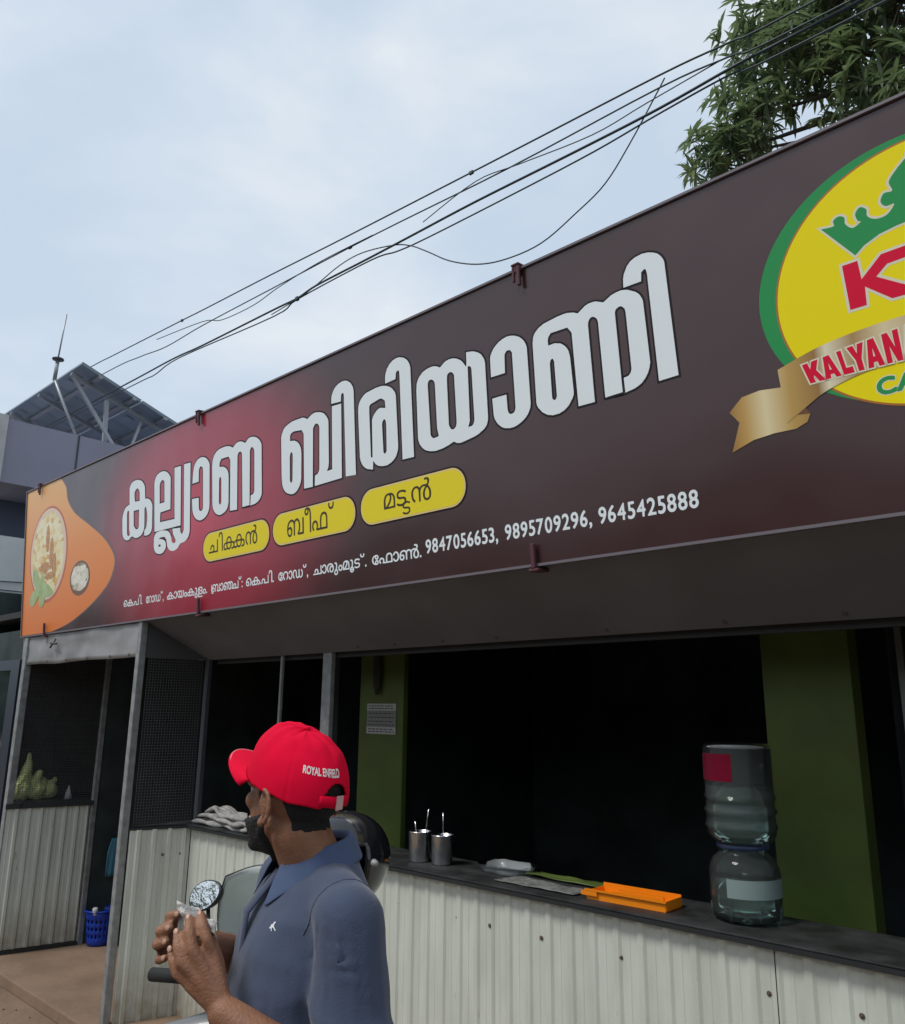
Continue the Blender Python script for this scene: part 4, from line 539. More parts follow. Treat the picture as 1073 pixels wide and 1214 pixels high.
  '-3189,194 -2,6 5,14 -6,8 -1,10 6,7 10,0 5,-5 3,-6 0,-14 -5,-10 -5,-6 -6,-4|-3943,212 -7,10 -1,6 16,18 8,14 -2,1 -14,1 -7,4 -8,8 -7,18 0,12 7,16 9,9 6,2 12,2 10,-2 6,-4 9,-11 5,-14 0,-28 -9,-26 -8,-14 -10,-12 -11,-10|-3865,213 -10,5 -4,4 -5,8 -3,8 0,20 5,10 5,6 -8,16 0,18 3,8 9,11 8,4 10,2 12,-2 8,-4 5,-5 7,-16 0,-16 -8,-16 7,-12 3,-10 0,-10 -5,-14 -11,-12 -10,-4 -14,0|-3787,212 -9,12 0,4 15,16 9,16 -1,1 -14,1 -6,2 -11,12 -5,14 0,16 3,8 6,8 11,9 14,2 16,-6 7,-9 7,-18 0,-26 -5,-16 -15,-28 -18,-18|-3719,213 -13,7 0,20 3,1 14,-7 10,0 6,3 4,5 2,4 0,8 -2,6 -6,5 -6,3 -14,0 -3,2 -1,58 4,3 24,1 18,-1 2,-3 0,-12 -4,-4 -24,-1 -2,-1 0,-18 4,-4 14,-3 13,-15 3,-8 0,-22 -5,-12 -11,-12 -12,-4 -14,0|-3643,213 -8,5 -2,8 30,82 -2,1 -34,1 -2,4 0,12 1,4 3,1 16,1 44,-1 4,-3 -43,-114 -3,-2|-3555,213 -11,7 -10,18 -5,20 0,30 7,24 5,9 12,10 8,2 8,-1 4,-1 9,-7 10,-20 3,-10 0,-14 2,-6 -2,-8 0,-14 -7,-22 -9,-12 -12,-6 -8,0|-3479,212 -9,12 0,4 13,14 11,18 -1,1 -16,1 -10,6 -3,4 -7,16 0,18 3,8 5,7 12,10 12,2 14,-4 11,-11 4,-8 3,-12 0,-20 -9,-28 -13,-22 -16,-16|-3325,212 -7,10 -1,6 16,18 8,14 -2,1 -14,1 -7,4 -8,8 -4,8 -3,12 2,16 5,10 9,9 6,2 12,2 10,-2 6,-4 7,-7 4,-8 5,-22 -4,-26 -11,-24 -18,-22 -7,-6|-3245,213 -10,5 -7,8 -4,8 -3,10 0,26 2,8 5,14 6,12 11,15 13,13 5,1 9,-13 0,-4 -13,-12 -11,-18 3,-2 14,-1 12,-10 8,-17 0,-14 -7,-16 -9,-10 -10,-4 -10,0|-3423,214 -1,6 29,44 8,16 2,12 0,6 -4,8 -8,5 -8,-2 -12,-11 -4,0 -2,4 0,18 4,5 10,6 10,3 10,-2 8,-3 9,-9 7,-20 0,-8 -5,-20 -8,-16 -13,-20 4,-2 26,-1 2,-3 0,-12 -2,-4 -4,0|-3855,234 4,0 6,3 4,9 0,6 -4,6 -4,3 -4,1 -10,-3 -5,-11 3,-10 6,-4|-3551,236 6,-2 6,6 6,26 0,14 -2,14 -8,15 -6,2 -4,-3 -4,-6 -4,-16 0,-28 2,-10|-3243,236 4,-2 6,0 4,4 4,6 0,8 -4,6 -4,3 -10,0 -6,-3 0,-14 4,-6|-3936,284 9,0 6,4 0,14 -4,6 -4,2 -4,1 -6,-2 -6,-7 0,-8 2,-4|-3780,284 9,0 6,4 0,12 -4,8 -4,2 -4,1 -6,-2 -6,-7 0,-10 6,-7|-3474,284 5,-2 12,6 0,12 -8,10 -2,1 -6,0 -8,-7 0,-12 4,-6|-3318,284 5,-2 4,2 6,4 2,4 -2,10 -4,6 -2,2 -6,1 -6,-2 -4,-3 -2,-6 0,-6 2,-4|-3859,286 6,-2 4,2 6,8 0,10 -6,6 -8,1 -6,-3 -2,-4 0,-12',
  '-3089,212 -7,10 -1,6 14,16 9,16 -3,1 -12,1 -7,4 -8,8 -7,18 0,12 7,16 9,9 6,2 12,2 12,-4 11,-11 4,-8 3,-12 0,-22 -7,-22 -13,-24 -18,-18|-3011,213 -8,3 -6,6 -8,16 -2,8 0,16 4,22 5,12 8,14 19,21 8,0 8,-13 -3,-4 -9,-8 -8,-10 -4,-10 2,-2 14,-1 12,-10 8,-17 0,-14 -7,-16 -9,-10 -10,-4 -10,0|-2865,213 -13,7 0,20 3,1 14,-7 10,0 6,3 4,5 2,4 0,8 -2,6 -6,5 -6,2 -14,1 -3,2 -1,58 4,3 24,1 18,-1 2,-3 0,-12 -4,-4 -24,-1 -2,-1 0,-18 4,-4 8,-1 8,-4 5,-5 7,-12 2,-8 0,-14 -3,-10 -4,-8 -9,-10 -12,-4 -14,0|-2635,213 -13,7 0,18 5,1 12,-5 10,0 8,6 4,12 -4,10 -4,3 -8,2 -14,1 -3,2 -1,58 4,3 24,1 16,-1 4,-3 0,-12 -2,-4 -24,-1 -2,-1 0,-16 1,-4 15,-5 11,-11 5,-12 0,-22 -3,-8 -6,-10 -7,-6 -10,-4 -14,0|-2555,213 -8,3 -7,8 -7,12 -2,10 2,12 5,10 5,6 -8,14 0,20 3,8 11,13 14,4 10,-1 8,-3 7,-7 7,-12 2,-16 -3,-8 -7,-12 5,-6 5,-10 0,-20 -3,-8 -11,-14 -12,-4 -12,0|-2477,213 -8,3 -7,8 -7,12 -2,16 5,14 7,8 -7,12 -3,14 5,16 10,12 5,3 10,2 8,-1 10,-3 7,-7 7,-14 0,-20 -8,-14 5,-6 5,-12 0,-18 -7,-14 -5,-6 -14,-6 -12,0|-2399,213 -8,3 -10,10 -3,6 -3,10 1,14 4,10 5,8 -6,12 -2,16 3,10 4,8 9,9 14,4 8,-1 10,-3 5,-5 6,-8 3,-8 0,-18 -8,-16 7,-12 3,-8 0,-14 -3,-8 -6,-10 -7,-6 -10,-4 -12,0|-2917,214 -2,4 0,30 -2,1 -34,1 -3,2 -1,4 1,8 38,56 9,13 6,0 3,-1 1,-60 2,-2 6,-1 2,-5 -1,-12 -9,-4 -1,-32 -3,-2|-2765,214 -2,4 0,30 -2,1 -34,1 -3,2 -1,4 1,8 38,56 9,13 6,0 3,-1 1,-60 2,-2 6,-1 2,-5 -1,-12 -9,-4 -1,-32 -3,-2|-2725,214 -1,6 27,40 10,20 2,12 0,6 -4,8 -8,5 -10,-3 -10,-12 -4,0 -2,4 0,20 2,3 12,8 10,3 10,-2 9,-4 10,-12 5,-22 -2,-12 -5,-14 -18,-32 3,-2 26,-1 2,-3 0,-12 -2,-4 -4,0|-2545,234 4,0 6,4 3,10 -3,10 -6,3 -4,1 -6,-1 -4,-3 -4,-10 4,-10 6,-4|-2467,234 4,0 5,4 3,4 0,4 -2,10 -4,4 -6,2 -6,-1 -4,-3 -4,-6 0,-4 0,-4 4,-7 6,-3|-2389,234 4,0 4,4 4,6 0,4 0,4 -4,6 -4,3 -4,1 -6,-1 -4,-3 -4,-6 0,-4 0,-4 4,-7 6,-3|-3009,236 4,-2 6,0 4,4 4,6 0,10 -4,5 -4,2 -10,0 -6,-3 0,-12|-2925,270 4,0 2,2 0,10 -2,4 -10,-14 2,-2|-2773,270 4,0 2,2 0,10 -2,4 -10,-14 2,-2|-3082,284 9,0 6,4 0,12 -8,10 -4,1 -6,-2 -6,-7 0,-8 2,-4|-2549,286 4,-2 4,1 4,3 4,8 -2,10 -6,4 -4,1 -6,-2 -4,-3 -2,-6 2,-8|-2471,286 4,-2 4,2 4,4 4,6 0,4 -6,10 -6,1 -6,-1 -2,-2 -4,-6 0,-6|-2395,286 6,-2 6,3 4,5 0,12 -4,6 -8,1 -6,-3 -2,-3 -2,-3 0,-6',
 ],
 'ca': [
  '-1193,662 -8,0 -12,6 -6,4 -14,14 -3,8 -3,10 0,12 4,14 12,16 14,9 14,5 10,0 6,2 26,-5 6,-2 4,-3 2,-4 0,-8 -2,-6 -6,-2 -8,2 -20,6 -20,-5 -10,-7 -4,-8 -2,-4 1,-14 7,-12 6,-3 14,-5 14,0 24,9 4,0 4,-5 -1,-14 -3,-4 -6,-4 -18,-4 -20,0',
  '-1139,663 -2,4 4,10 42,76 8,7 12,0 6,-5 26,-44 23,-42 0,-4 -3,-3 -18,-1 -4,2 -14,23 -4,1 -38,-1 -14,-23 -6,-2 -14,0|-1083,709 6,0 3,2 -5,10 -2,1 -2,-1 -4,-8 0,-3',
 ],
}
def grown2(loops, g):
    big = max(loops, key=lambda l: abs(area(l))); s = area(big) > 0
    out = []
    for lp in loops:
        q = grow_loop(lp, g if (area(lp) > 0) == s else -g)
        if q and abs(area(q)) > 0: out.append(q)
    return out
# ---- title
for wd in PRINT['title']:
    lps = [decode(s) for s in wd.split('|')]
    lt = flat('letter', lps, M['letter'], 4, sign)
    flat('letter_outline', grown(lps, .0075), M['ink'], 2.2, lt).location = (0, 0, 0)
def words(key, m, layer, parent, outline=None, og=.004, bm_=None):
    res = []
    for wd in PRINT[key]:
        lps = [decode(s) for s in wd.split('|')]
        o = flat('lettering', lps, m, layer, parent); res.append(o)
        if outline: res.append(flat('lettering_outline', grown2(lps, og), outline, layer - .6, parent))
    return res
words('address', M['letter'], 2, sign); words('phone', M['letter'], 2, sign)
# ---- three yellow pills
def rrect(u0, u1, v0, v1, r, n=8):
    out = []
    for cx, cy, a0 in ((u1 - r, v1 - r, 0), (u0 + r, v1 - r, 90), (u0 + r, v0 + r, 180), (u1 - r, v0 + r, 270)):
        for k in range(n + 1): a = R(a0 + 90 * k / n); out.append((cx + r * math.cos(a), cy + r * math.sin(a)))
    return out
for i, (u0, u1, key) in enumerate(((-4.222, -3.555, 'chicken'), (-3.53, -2.862, 'beef'), (-2.83, -2.168, 'mutton'))):
    v0, v1 = .268 + .004 * i, .440 + .004 * i
    b = flat('menu_badge', [rrect(u0 + .012, u1 - .012, v0 + .012, v1 - .012, .072)], M['yellow'], 5, sign)
    flat('badge_border', [rrect(u0 + .004, u1 - .004, v0 + .004, v1 - .004, .08)], M['cream'], 4.2, b)
    flat('badge_outline', [rrect(u0 - .003, u1 + .003, v0 - .003, v1 + .003, .085)], M['ink'], 3.4, b)
    wd = PRINT[key][0]; flat('lettering', [decode(s) for s in wd.split('|')], M['dark_text'], 6, b)
# ---- orange food panel at the left end
def crom(pts, n=6):
    out = []; N = len(pts)
    for i in range(N - 1):
        p0 = Vector(pts[max(i - 1, 0)]); p1 = Vector(pts[i]); p2 = Vector(pts[i + 1]); p3 = Vector(pts[min(i + 2, N - 1)])
        for k in range(n):
            t = k / n; out.append(tuple(.5 * ((2 * p1) + (p2 - p0) * t + (2 * p0 - 5 * p1 + 4 * p2 - p3) * t * t + (3 * p1 - p0 - 3 * p2 + p3) * t ** 3)))
    out.append(tuple(pts[-1])); return out
edge = crom([(-6.315, SH - .004), (-6.21, 1.07), (-6.168, .964), (-6.028, .844), (-5.775, .72), (-5.537, .595), (-5.391, .478), (-5.362, .395), (-5.439, .285), (-5.615, .193), (-5.841, .112), (-6.102, .045), (-6.40, .004)])
op = flat('orange_panel', [edge + [(SU0 + .003, .004), (SU0 + .003, SH - .004)]], M['orange'], 1.6, sign)
e2 = [(a + .022, b) for a, b in edge]
e2 = [(a + (.0 if i < 10 else .004), max(.004, min(SH - .004, b))) for i, (a, b) in enumerate(e2)]
flat('panel_outline', [e2 + [(a, b) for a, b in reversed(edge)]], M['rimline'], 1.0, op)
def ellipse(cx, cy, rx, ry, n=48, wob=0, seed=0):
    r_ = random.Random(seed)
    return [(cx + rx * (1 + wob * r_.uniform(-1, 1)) * math.cos(2 * math.pi * k / n), cy + ry * (1 + wob * r_.uniform(-1, 1)) * math.sin(2 * math.pi * k / n)) for k in range(n)]
def food_mat(name, stops, scale):
    m = bpy.data.materials.new(name); m.use_nodes = True; t = m.node_tree; b = t.nodes['Principled BSDF']; b.inputs['Roughness'].default_value = .32
    c = t.nodes.new('ShaderNodeTexCoord'); v = t.nodes.new('ShaderNodeTexVoronoi'); v.inputs['Scale'].default_value = scale; mpn = t.nodes.new('ShaderNodeMapping'); mpn.inputs['Scale'].default_value = (.6, 1, 1); mpn.inputs['Rotation'].default_value = (0, .5, 0)
    t.links.new(c.outputs['Object'], mpn.inputs['Vector']); t.links.new(mpn.outputs['Vector'], v.inputs['Vector'])
    sp = t.nodes.new('ShaderNodeSeparateColor'); t.links.new(v.outputs['Color'], sp.inputs['Color'])
    n = t.nodes.new('ShaderNodeTexNoise'); n.inputs['Scale'].default_value = 9; n.inputs['Detail'].default_value = 4; t.links.new(c.outputs['Object'], n.inputs['Vector'])
    ad = t.nodes.new('ShaderNodeMath'); ad.operation = 'ADD'; t.links.new(sp.outputs[0], ad.inputs[0]); t.links.new(n.outputs['Fac'], ad.inputs[1])
    dv = t.nodes.new('ShaderNodeMath'); dv.operation = 'MULTIPLY'; dv.inputs[1].default_value = .62; t.links.new(ad.outputs[0], dv.inputs[0])
    r = t.nodes.new('ShaderNodeValToRGB'); r.color_ramp.elements[0].position = stops[0][0]; r.color_ramp.elements[0].color = (*stops[0][1], 1); r.color_ramp.elements[1].position = stops[-1][0]; r.color_ramp.elements[1].color = (*stops[-1][1], 1)
    for p, c_ in stops[1:-1]: k = r.color_ramp.elements.new(p); k.color = (*c_, 1)
    t.links.new(dv.outputs[0], r.inputs['Fac']); t.links.new(r.outputs['Color'], b.inputs['Base Color']); return m
rice = food_mat('printed spiced rice', [(.15, (.38, .17, .04)), (.35, (.72, .45, .12)), (.55, (.82, .66, .30)), (.8, (.88, .80, .55))], 26)
salad = food_mat('printed onion salad', [(.2, (.30, .10, .10)), (.4, (.20, .22, .10)), (.6, (.70, .62, .50)), (.85, (.85, .80, .72))], 24)
plate = flat('plate_picture', [ellipse(-6.508, .600, .368, .372)], mat('red plate rim print', (.55, .13, .07), .3), 2.4, sign)
flat('plate_picture', [ellipse(-6.512, .605, .345, .352)], mat('pale plate print', (.78, .60, .46), .3), 3.0, plate)
flat('rice_picture', [ellipse(-6.515, .600, .305, .325, 40, .06, 3)], rice, 3.6, plate)
meat = mat('printed browned meat', (.42, .17, .05), .3, col2=(.62, .33, .12), vscale=30)
for i, (u, v, a, b_) in enumerate(((-6.52, .72, .035, .11), (-6.44, .60, .04, .13), (-6.56, .50, .10, .045), (-6.38, .50, .04, .10), (-6.47, .43, .09, .03))):
    flat('meat_picture', [ellipse(u, v, a, b_, 16, .15, i)], meat, 4.2 + i * .2, plate)
gl = mat('printed green leaf', (.30, .42, .14), .3, col2=(.45, .55, .28), vscale=12)
def leafshape(cx, cy, L, W, ang):
    out = []
    for k in range(20):
        t = 2 * math.pi * k / 20; x = L * math.cos(t); y = W * math.sin(t) * (1 - .4 * math.cos(t)); out.append((cx + x * math.cos(ang) - y * math.sin(ang), cy + x * math.sin(ang) + y * math.cos(ang)))
    return out
for i, (u, v, L, W, a) in enumerate(((-6.70, .40, .13, .055, -.9), (-6.60, .34, .14, .06, 1.6), (-6.73, .30, .12, .05, .5), (-6.50, .32, .12, .05, -.2))):
    flat('leaf_picture', [leafshape(u, v, L, W, a)], gl, 5.4 + i * .2, plate)
bowl = flat('bowl_picture', [ellipse(-5.912, .357, .172, .125)], mat('printed brown bowl', (.20, .09, .05), .3), 2.4, sign)
flat('salad_picture', [ellipse(-5.915, .366, .148, .103, 30, .05, 5)], salad, 3.0, bowl)
for i in range(4):
    u = -5.915 + .09 * math.cos(i * 1.6 + .3); v = .366 + .05 * math.sin(i * 1.6 + .3)
    flat('onion_picture', [ellipse(u, v, .05, .035), ellipse(u, v, .036, .023)], M['lpale'], 3.5 + .2 * i, bowl)
# ---- emblem
GC = (-.478, .672); 
em = flat('emblem', [ellipse(GC[0], GC[1], .437, .380, 96)], M['lgreen'], 2, sign)
YCN = (-.452, .655)
flat('emblem_ring', [ellipse(YCN[0], YCN[1], .413, .381, 96)], mat('thin orange ring print', (.45, .15, .02), .3), 2.6, em)
flat('emblem_field', [ellipse(YCN[0], YCN[1], .407, .375, 96)], M['lyellow'], 3.2, em)
CX = -.459 
half = [(-.707, .867), (-.672, .862), (-.671, .878), (-.655, .886), (-.640, .876), (-.640, .856), (-.622, .836), (-.598, .846), (-.594, .866), (-.575, .862), (-.548, .843), (-.518, .853), (-.509, .888)]
half = half[:8] + [(-.606, .852), (-.610, .874), (-.596, .889), (-.580, .876), (-.580, .855), (-.560, .838), (-.530, .838), (-.508, .862), (-.530, .864), (-.541, .882), (-.530, .903), (-.508, .902), (-.513, .932), (-.487, .962)]
half = crom(half, 5)
top = half + [(CX, .985)] + [(2 * CX - a, b) for a, b in reversed(half)]
lower = [(2 * CX + .625, .752)] 
low = [(2 * CX - a, b) for a, b in [(-.625, .752), (-.60, .772), (-.556, .790), (-.51, .797)]] + [(CX, .80)] + [(-.51, .797), (-.556, .790), (-.60, .772), (-.625, .752)]
crown = top + low
lowl = [(-.51, .797), (-.556, .790), (-.60, .772), (-.625, .752)]
def dedupe(l): return [p_ for i_, p_ in enumerate(l) if (Vector(p_) - Vector(l[i_ - 1])).length > 1e-4]
hl = dedupe(half + [(CX, .985), (CX, .80)] + lowl); hr = [(2 * CX - a, b) for a, b in reversed(hl)]
for k_, hh in enumerate((hl, hr)):
    flat('crown_outline', [grow_loop(hh, .007)], M['lpale'], 3.8 + .15 * k_, em); flat('crown', [hh], M['lgreen'], 4.6, em)
K1 = [(-.664, .734), (-.622, .734), (-.618, .676), (-.560, .730), (-.470, .732), (-.470, .700), (-.548, .697), (-.580, .670), (-.512, .622), (-.470, .618), (-.470, .592), (-.548, .594), (-.612, .652), (-.614, .597), (-.658, .597)]
K2 = [(-.46, .732), (-.30, .732), (-.27, .705), (-.29, .665), (-.26, .63), (-.29, .592), (-.46, .592)]
for kk in (K1, K2):
    flat('initial_outline', [grow_loop(kk, .008)], M['lpale'], 3.9 if kk is K1 else 4.0, em); flat('initial', [kk], M['lred'], 4.8, em)
band = crom([(-.882, .480), (-.763, .514), (-.637, .531), (-.5, .536), (-.35, .531), (-.2, .512), (-.075, .478)], 6) + crom([(-.082, .338), (-.2, .378), (-.35, .405), (-.5, .416), (-.637, .407), (-.746, .381), (-.815, .345), (-.872, .312)], 6)
def tail(sgn):
    f = lambda a: a if sgn > 0 else (2 * -.478 - a)
    t1 = [(-.875, .424), (-.944, .432), (-1.001, .425), (-1.045, .386), (-1.017, .347), (-1.050, .258), (-.979, .283), (-.914, .290), (-.850, .289), (-.815, .302), (-.803, .325), (-.84, .330), (-.872, .314)]
    flat('ribbon_tail', [[(f(a), b) for a, b in t1]], M['gold'], 5.0, em)
    t2 = [(-.872, .314), (-.84, .330), (-.803, .325), (-.815, .345)]
    flat('ribbon_fold', [[(f(a), b) for a, b in t2]], M['gold_dark'], 6.0, em)
tail(1); tail(-1)
flat('ribbon', [band], M['gold'], 7, em)
# emblem lettering follows the ribbon's curve
def bend(o, c, k, tiltz):
    for ob in [o] + list(o.children):
        for v in ob.data.vertices: v.co.z += k * (v.co.x - c) ** 2 + tiltz * (v.co.x - c)
GLY = {'K': [[(0, 0), (0, 1), (.36, 1), (.36, .66), (.60, 1), (1, 1), (.68, .55), (1, 0), (.60, 0), (.44, .34), (.36, .24), (.36, 0)]],
 'A': [[(0, 0), (.32, 1), (.68, 1), (1, 0), (.66, 0), (.61, .17), (.39, .17), (.34, 0)], [(.44, .37), (.56, .37), (.5, .68)]],
 'L': [[(0, 0), (0, 1), (.40, 1), (.40, .25), (1, .25), (1, 0)]],
 'Y': [[(.32, 0), (.32, .42), (0, 1), (.37, 1), (.5, .67), (.63, 1), (1, 1), (.68, .42), (.68, 0)]],
 'N': [[(0, 0), (0, 1), (.35, 1), (.66, .47), (.66, 1), (1, 1), (1, 0), (.66, 0), (.34, .54), (.34, 0)]]}
for ch, a0, a1 in (('K', -.792, -.748), ('A', -.748, -.704), ('L', -.698, -.669), ('Y', -.671, -.629), ('A', -.632, -.589), ('N', -.583, -.543), ('A', -.538, -.494)):
    def ml(lp):
        out = []
        for x, y in lp:
            u = a0 + (a1 - a0) * x; h = .060 + .122 * (u + .80); out.append((u - .018 * y * min(1, (-.478 - u) / .3), .413 + y * h))
        return out
    lps = [ml(l) for l in GLY[ch]]
    flat('letter', lps, M['lred'], 9, em); flat('letter_outline', [grow_loop(lps[0], .0045)], M['lpale'], 8.4, em)
for o in words('ca', M['lgreen'], 4.2, em, M['lpale'], .003): bend(o, -.478, -.1, 0)

# ================================================================ NEIGHBOURS
nshop = thing('neighbour_shopfront', 'narrow strip of dark framed glass shopfront left of the restaurant entry', 'shopfront', (-7.6, 2.42, 0))
NB = (-7.6, 2.42, 0)
for o in (MB(NB).box(-7.13, -6.955, 2.38, 2.46, 0, 2.10), MB(NB).box(-8.6, -7.13, 2.38, 2.46, 2.02, 2.10), MB(NB).box(-8.6, -7.13, 2.38, 2.46, 0, .5)): o.build('frame', mat('dark blue frame', (.02, .028, .045), .35), nshop)
MB(NB).box(-8.6, -7.13, 2.41, 2.42, .5, 2.02).build('pane', mat('dark reflective glass', (.02, .03, .035), .05, spec=.9), nshop)
MB(NB).box(-8.6, -7.13, 2.395, 2.405, 1.42, 1.46).build('rail', M['steel'], nshop)
MB(NB).box(-8.6, -6.97, 2.46, 2.9, 2.10, 2.35).build('header', M['dark_wall'], nshop)

nb = thing('neighbour_building', 'two storey building with mauve grey parapet beyond the left end of the sign', 'building', (-12, 4, 0))
NO = (-12, 4, 0)
mauve = mat('mauve grey cladding', (.30, .30, .39), .6, var=.1, vscale=.7, bump=.1, bscale=2)
MB(NO).box(-18, -10.0, 2.93, 9, 4.24, 5.0).build('parapet', mauve, nb)
MB(NO).box(-10.0, -9.992, 3.755, 3.775, 4.24, 5.0).build('panel_joint', M['darkpost'], nb)
MB(NO).box(-18, -9.93, 2.70, 2.93, 4.22, 5.02).build('corner_pilaster', mat('pale plaster', (.5, .5, .5), .7, var=.1), nb)
MB(NO).box(-18, -10.9, 3.2, 9, 3.661, 4.24).build('upper_wall', mat('shadow blue wall', (.08, .10, .15), .6), nb)  # shadow below the parapet is put into the wall colour
wl = MB(NO).box(-18, -10.2, 2.95, 9, 2.78, 3.66).build('white_band', mat('off white plaster', (.60, .63, .62), .7, var=.12, vscale=2), nb)
MB(NO).box(-18, -10.6, 3.0, 9, 0, 2.78).build('ground_floor_wall', M['dark_wall'], nb)
cn = MB(NO); cn.tube([(-18, 2.62, 2.72), (-9.9, 2.62, 2.72)], .10, 12); cn.build('awning_roll', mat('white canvas roll', (.66, .66, .64), .6), nb, True)
MB(NO).bar((-18, 2.66, 2.66), (-9.9, 2.66, 2.66), .02).build('awning_rail', M['steel'], nb)
vs = [(-18, 2.62, 2.60), (-9.0, 2.62, 2.60), (-9.0, 2.95, 2.05), (-18, 2.95, 2.05)]
mobj('awning_sheet', [Vector(v) - Vector(NO) for v in vs + [(a, b + .01, c) for a, b, c in vs]], [(0, 1, 2, 3), (7, 6, 5, 4), (0, 4, 5, 1), (1, 5, 6, 2), (2, 6, 7, 3), (3, 7, 4, 0)], M['soffit'], nb)
cb = MB(NO)
for i, z in enumerate((3.12, 3.02, 2.93)):
    pts = [(-10.17, 3.02 + k * .9, z + .05 * math.sin(k * 1.3 + i) - .03 * i) for k in range(5)]
    cb.tube(pts, .007, 5)
cb.box(-10.19, -10.15, 3.18, 3.24, 2.90, 2.98); cb.build('wall_cable', M['cable'], nb)

# solar array
A0 = Vector((-10.6, 3.908, 6.181)); B0 = Vector((-10.6, 5.247, 5.72)); dn = (B0 - A0).normalized(); ax = Vector((-1, 0, 0))
nrm = dn.cross(ax).normalized(); nrm = nrm if nrm.z > 0 else -nrm
pvback = mat('solar panel underside', (.22, .28, .33), .45, var=.12, vscale=1.5)
ALU = mat('galvanised rail', (.30, .32, .34), .4, metal=.5)
arr = thing('solar_array', 'roof mounted solar panel array seen from below on the mauve grey parapet', 'solar panels', (-12, 4, 5.0)); AO = Vector((-12, 4, 5.0))
first = None
for i in range(6):
    for j in range(2):
        w, h = .99, .90
        o = A0 + ax * (i * 1.01) + dn * (j * .92)
        if first is None:
            b = MB(); vs = []
            for t in (0, .035):
                for a, c in ((0, 0), (w, 0), (w, h), (0, h)): vs.append(ax * a + dn * c + nrm * t)
            b.add(vs, [(0, 1, 2, 3), (7, 6, 5, 4), (0, 4, 5, 1), (1, 5, 6, 2), (2, 6, 7, 3), (3, 7, 4, 0)])
            for a0, a1, c0, c1 in ((0, w, 0, .03), (0, w, h - .03, h), (0, .03, .03, h - .03), (w - .03, w, .03, h - .03)):
                vs = [ax * a + dn * c + nrm * t for t in (-.006, .0) for a, c in ((a0, c0), (a1, c0), (a1, c1), (a0, c1))]
                b.add(vs, [(0, 1, 2, 3), (7, 6, 5, 4), (0, 4, 5, 1), (1, 5, 6, 2), (2, 6, 7, 3), (3, 7, 4, 0)])
            for a in (.38, .62):
                q = ax * a + dn * .12; vs = [q + ax * x + dn * y + nrm * t for t in (-.02, -.001) for x, y in ((-.04, -.05), (.04, -.05), (.04, .05), (-.04, .05))]
                b.add(vs, [(0, 1, 2, 3), (7, 6, 5, 4), (0, 4, 5, 1), (1, 5, 6, 2), (2, 6, 7, 3), (3, 7, 4, 0)])
            po = b.build('solar_panel', pvback, arr); first = po
        else: po = mobj('solar_panel', None, None, None, arr, me=first.data)
        po.location = o - AO
for j, d_ in enumerate((.28, .80, 1.30, 1.72)):
    p = A0 + dn * d_ - nrm * .035; MB(AO).bar(p - ax * .05, p + ax * 6.1, .05, .04, up=nrm).build('rail', ALU, arr)
for i in (.25, 1.4, 2.5, 3.7, 5.0):
    p = A0 + ax * i - nrm * .085; MB(AO).bar(p, p + dn * 1.85, .045, .05, up=nrm).build('rafter', ALU, arr)
for i in (.25, 2.5, 5.0):
    p = A0 + ax * i + dn * .55 - nrm * .12; MB(AO).bar(p, (p.x, p.y + .05, 5.0), .05, .05, up=(1, 0, 0)).build('leg', ALU, arr)
    p2 = A0 + ax * i + dn * .02 - nrm * .1; MB(AO).bar(p2, (p2.x + .15, p2.y + .75, 5.0), .04, .04, up=(1, 0, 0)).build('leg', ALU, arr)
    MB(AO).bar((p2.x + .1, p2.y + .8, 5.02), A0 + ax * i + dn * 1.1 - nrm * .12, .035, .035, up=(1, 0, 0)).build('brace', ALU, arr)
ant = thing('lightning_rod', 'thin metal rod standing up behind the solar panels', 'antenna', (-11, 3.72, 5.0))
MB((-11, 3.72, 5.0)).tube([(-11, 3.73, 6.0), (-11, 3.74, 6.32)], .026, 8).tube([(-10.9, 4.2, 5.0), (-11, 3.73, 6.02)], .022, 8).build('mast', ALU, ant, True)
MB((-11, 3.72, 5.0)).tube([(-11, 3.74, 6.32), (-11, 3.775, 6.99)], .011, 6).build('rod', ALU, ant, True)
MB((-11, 3.72, 5.0)).lathe([(.0, -.02), (.075, -.01), (.075, .01), (.02, .03)], (-11, 3.742, 6.31), 10).build('collar', M['darkpost'], ant, True)

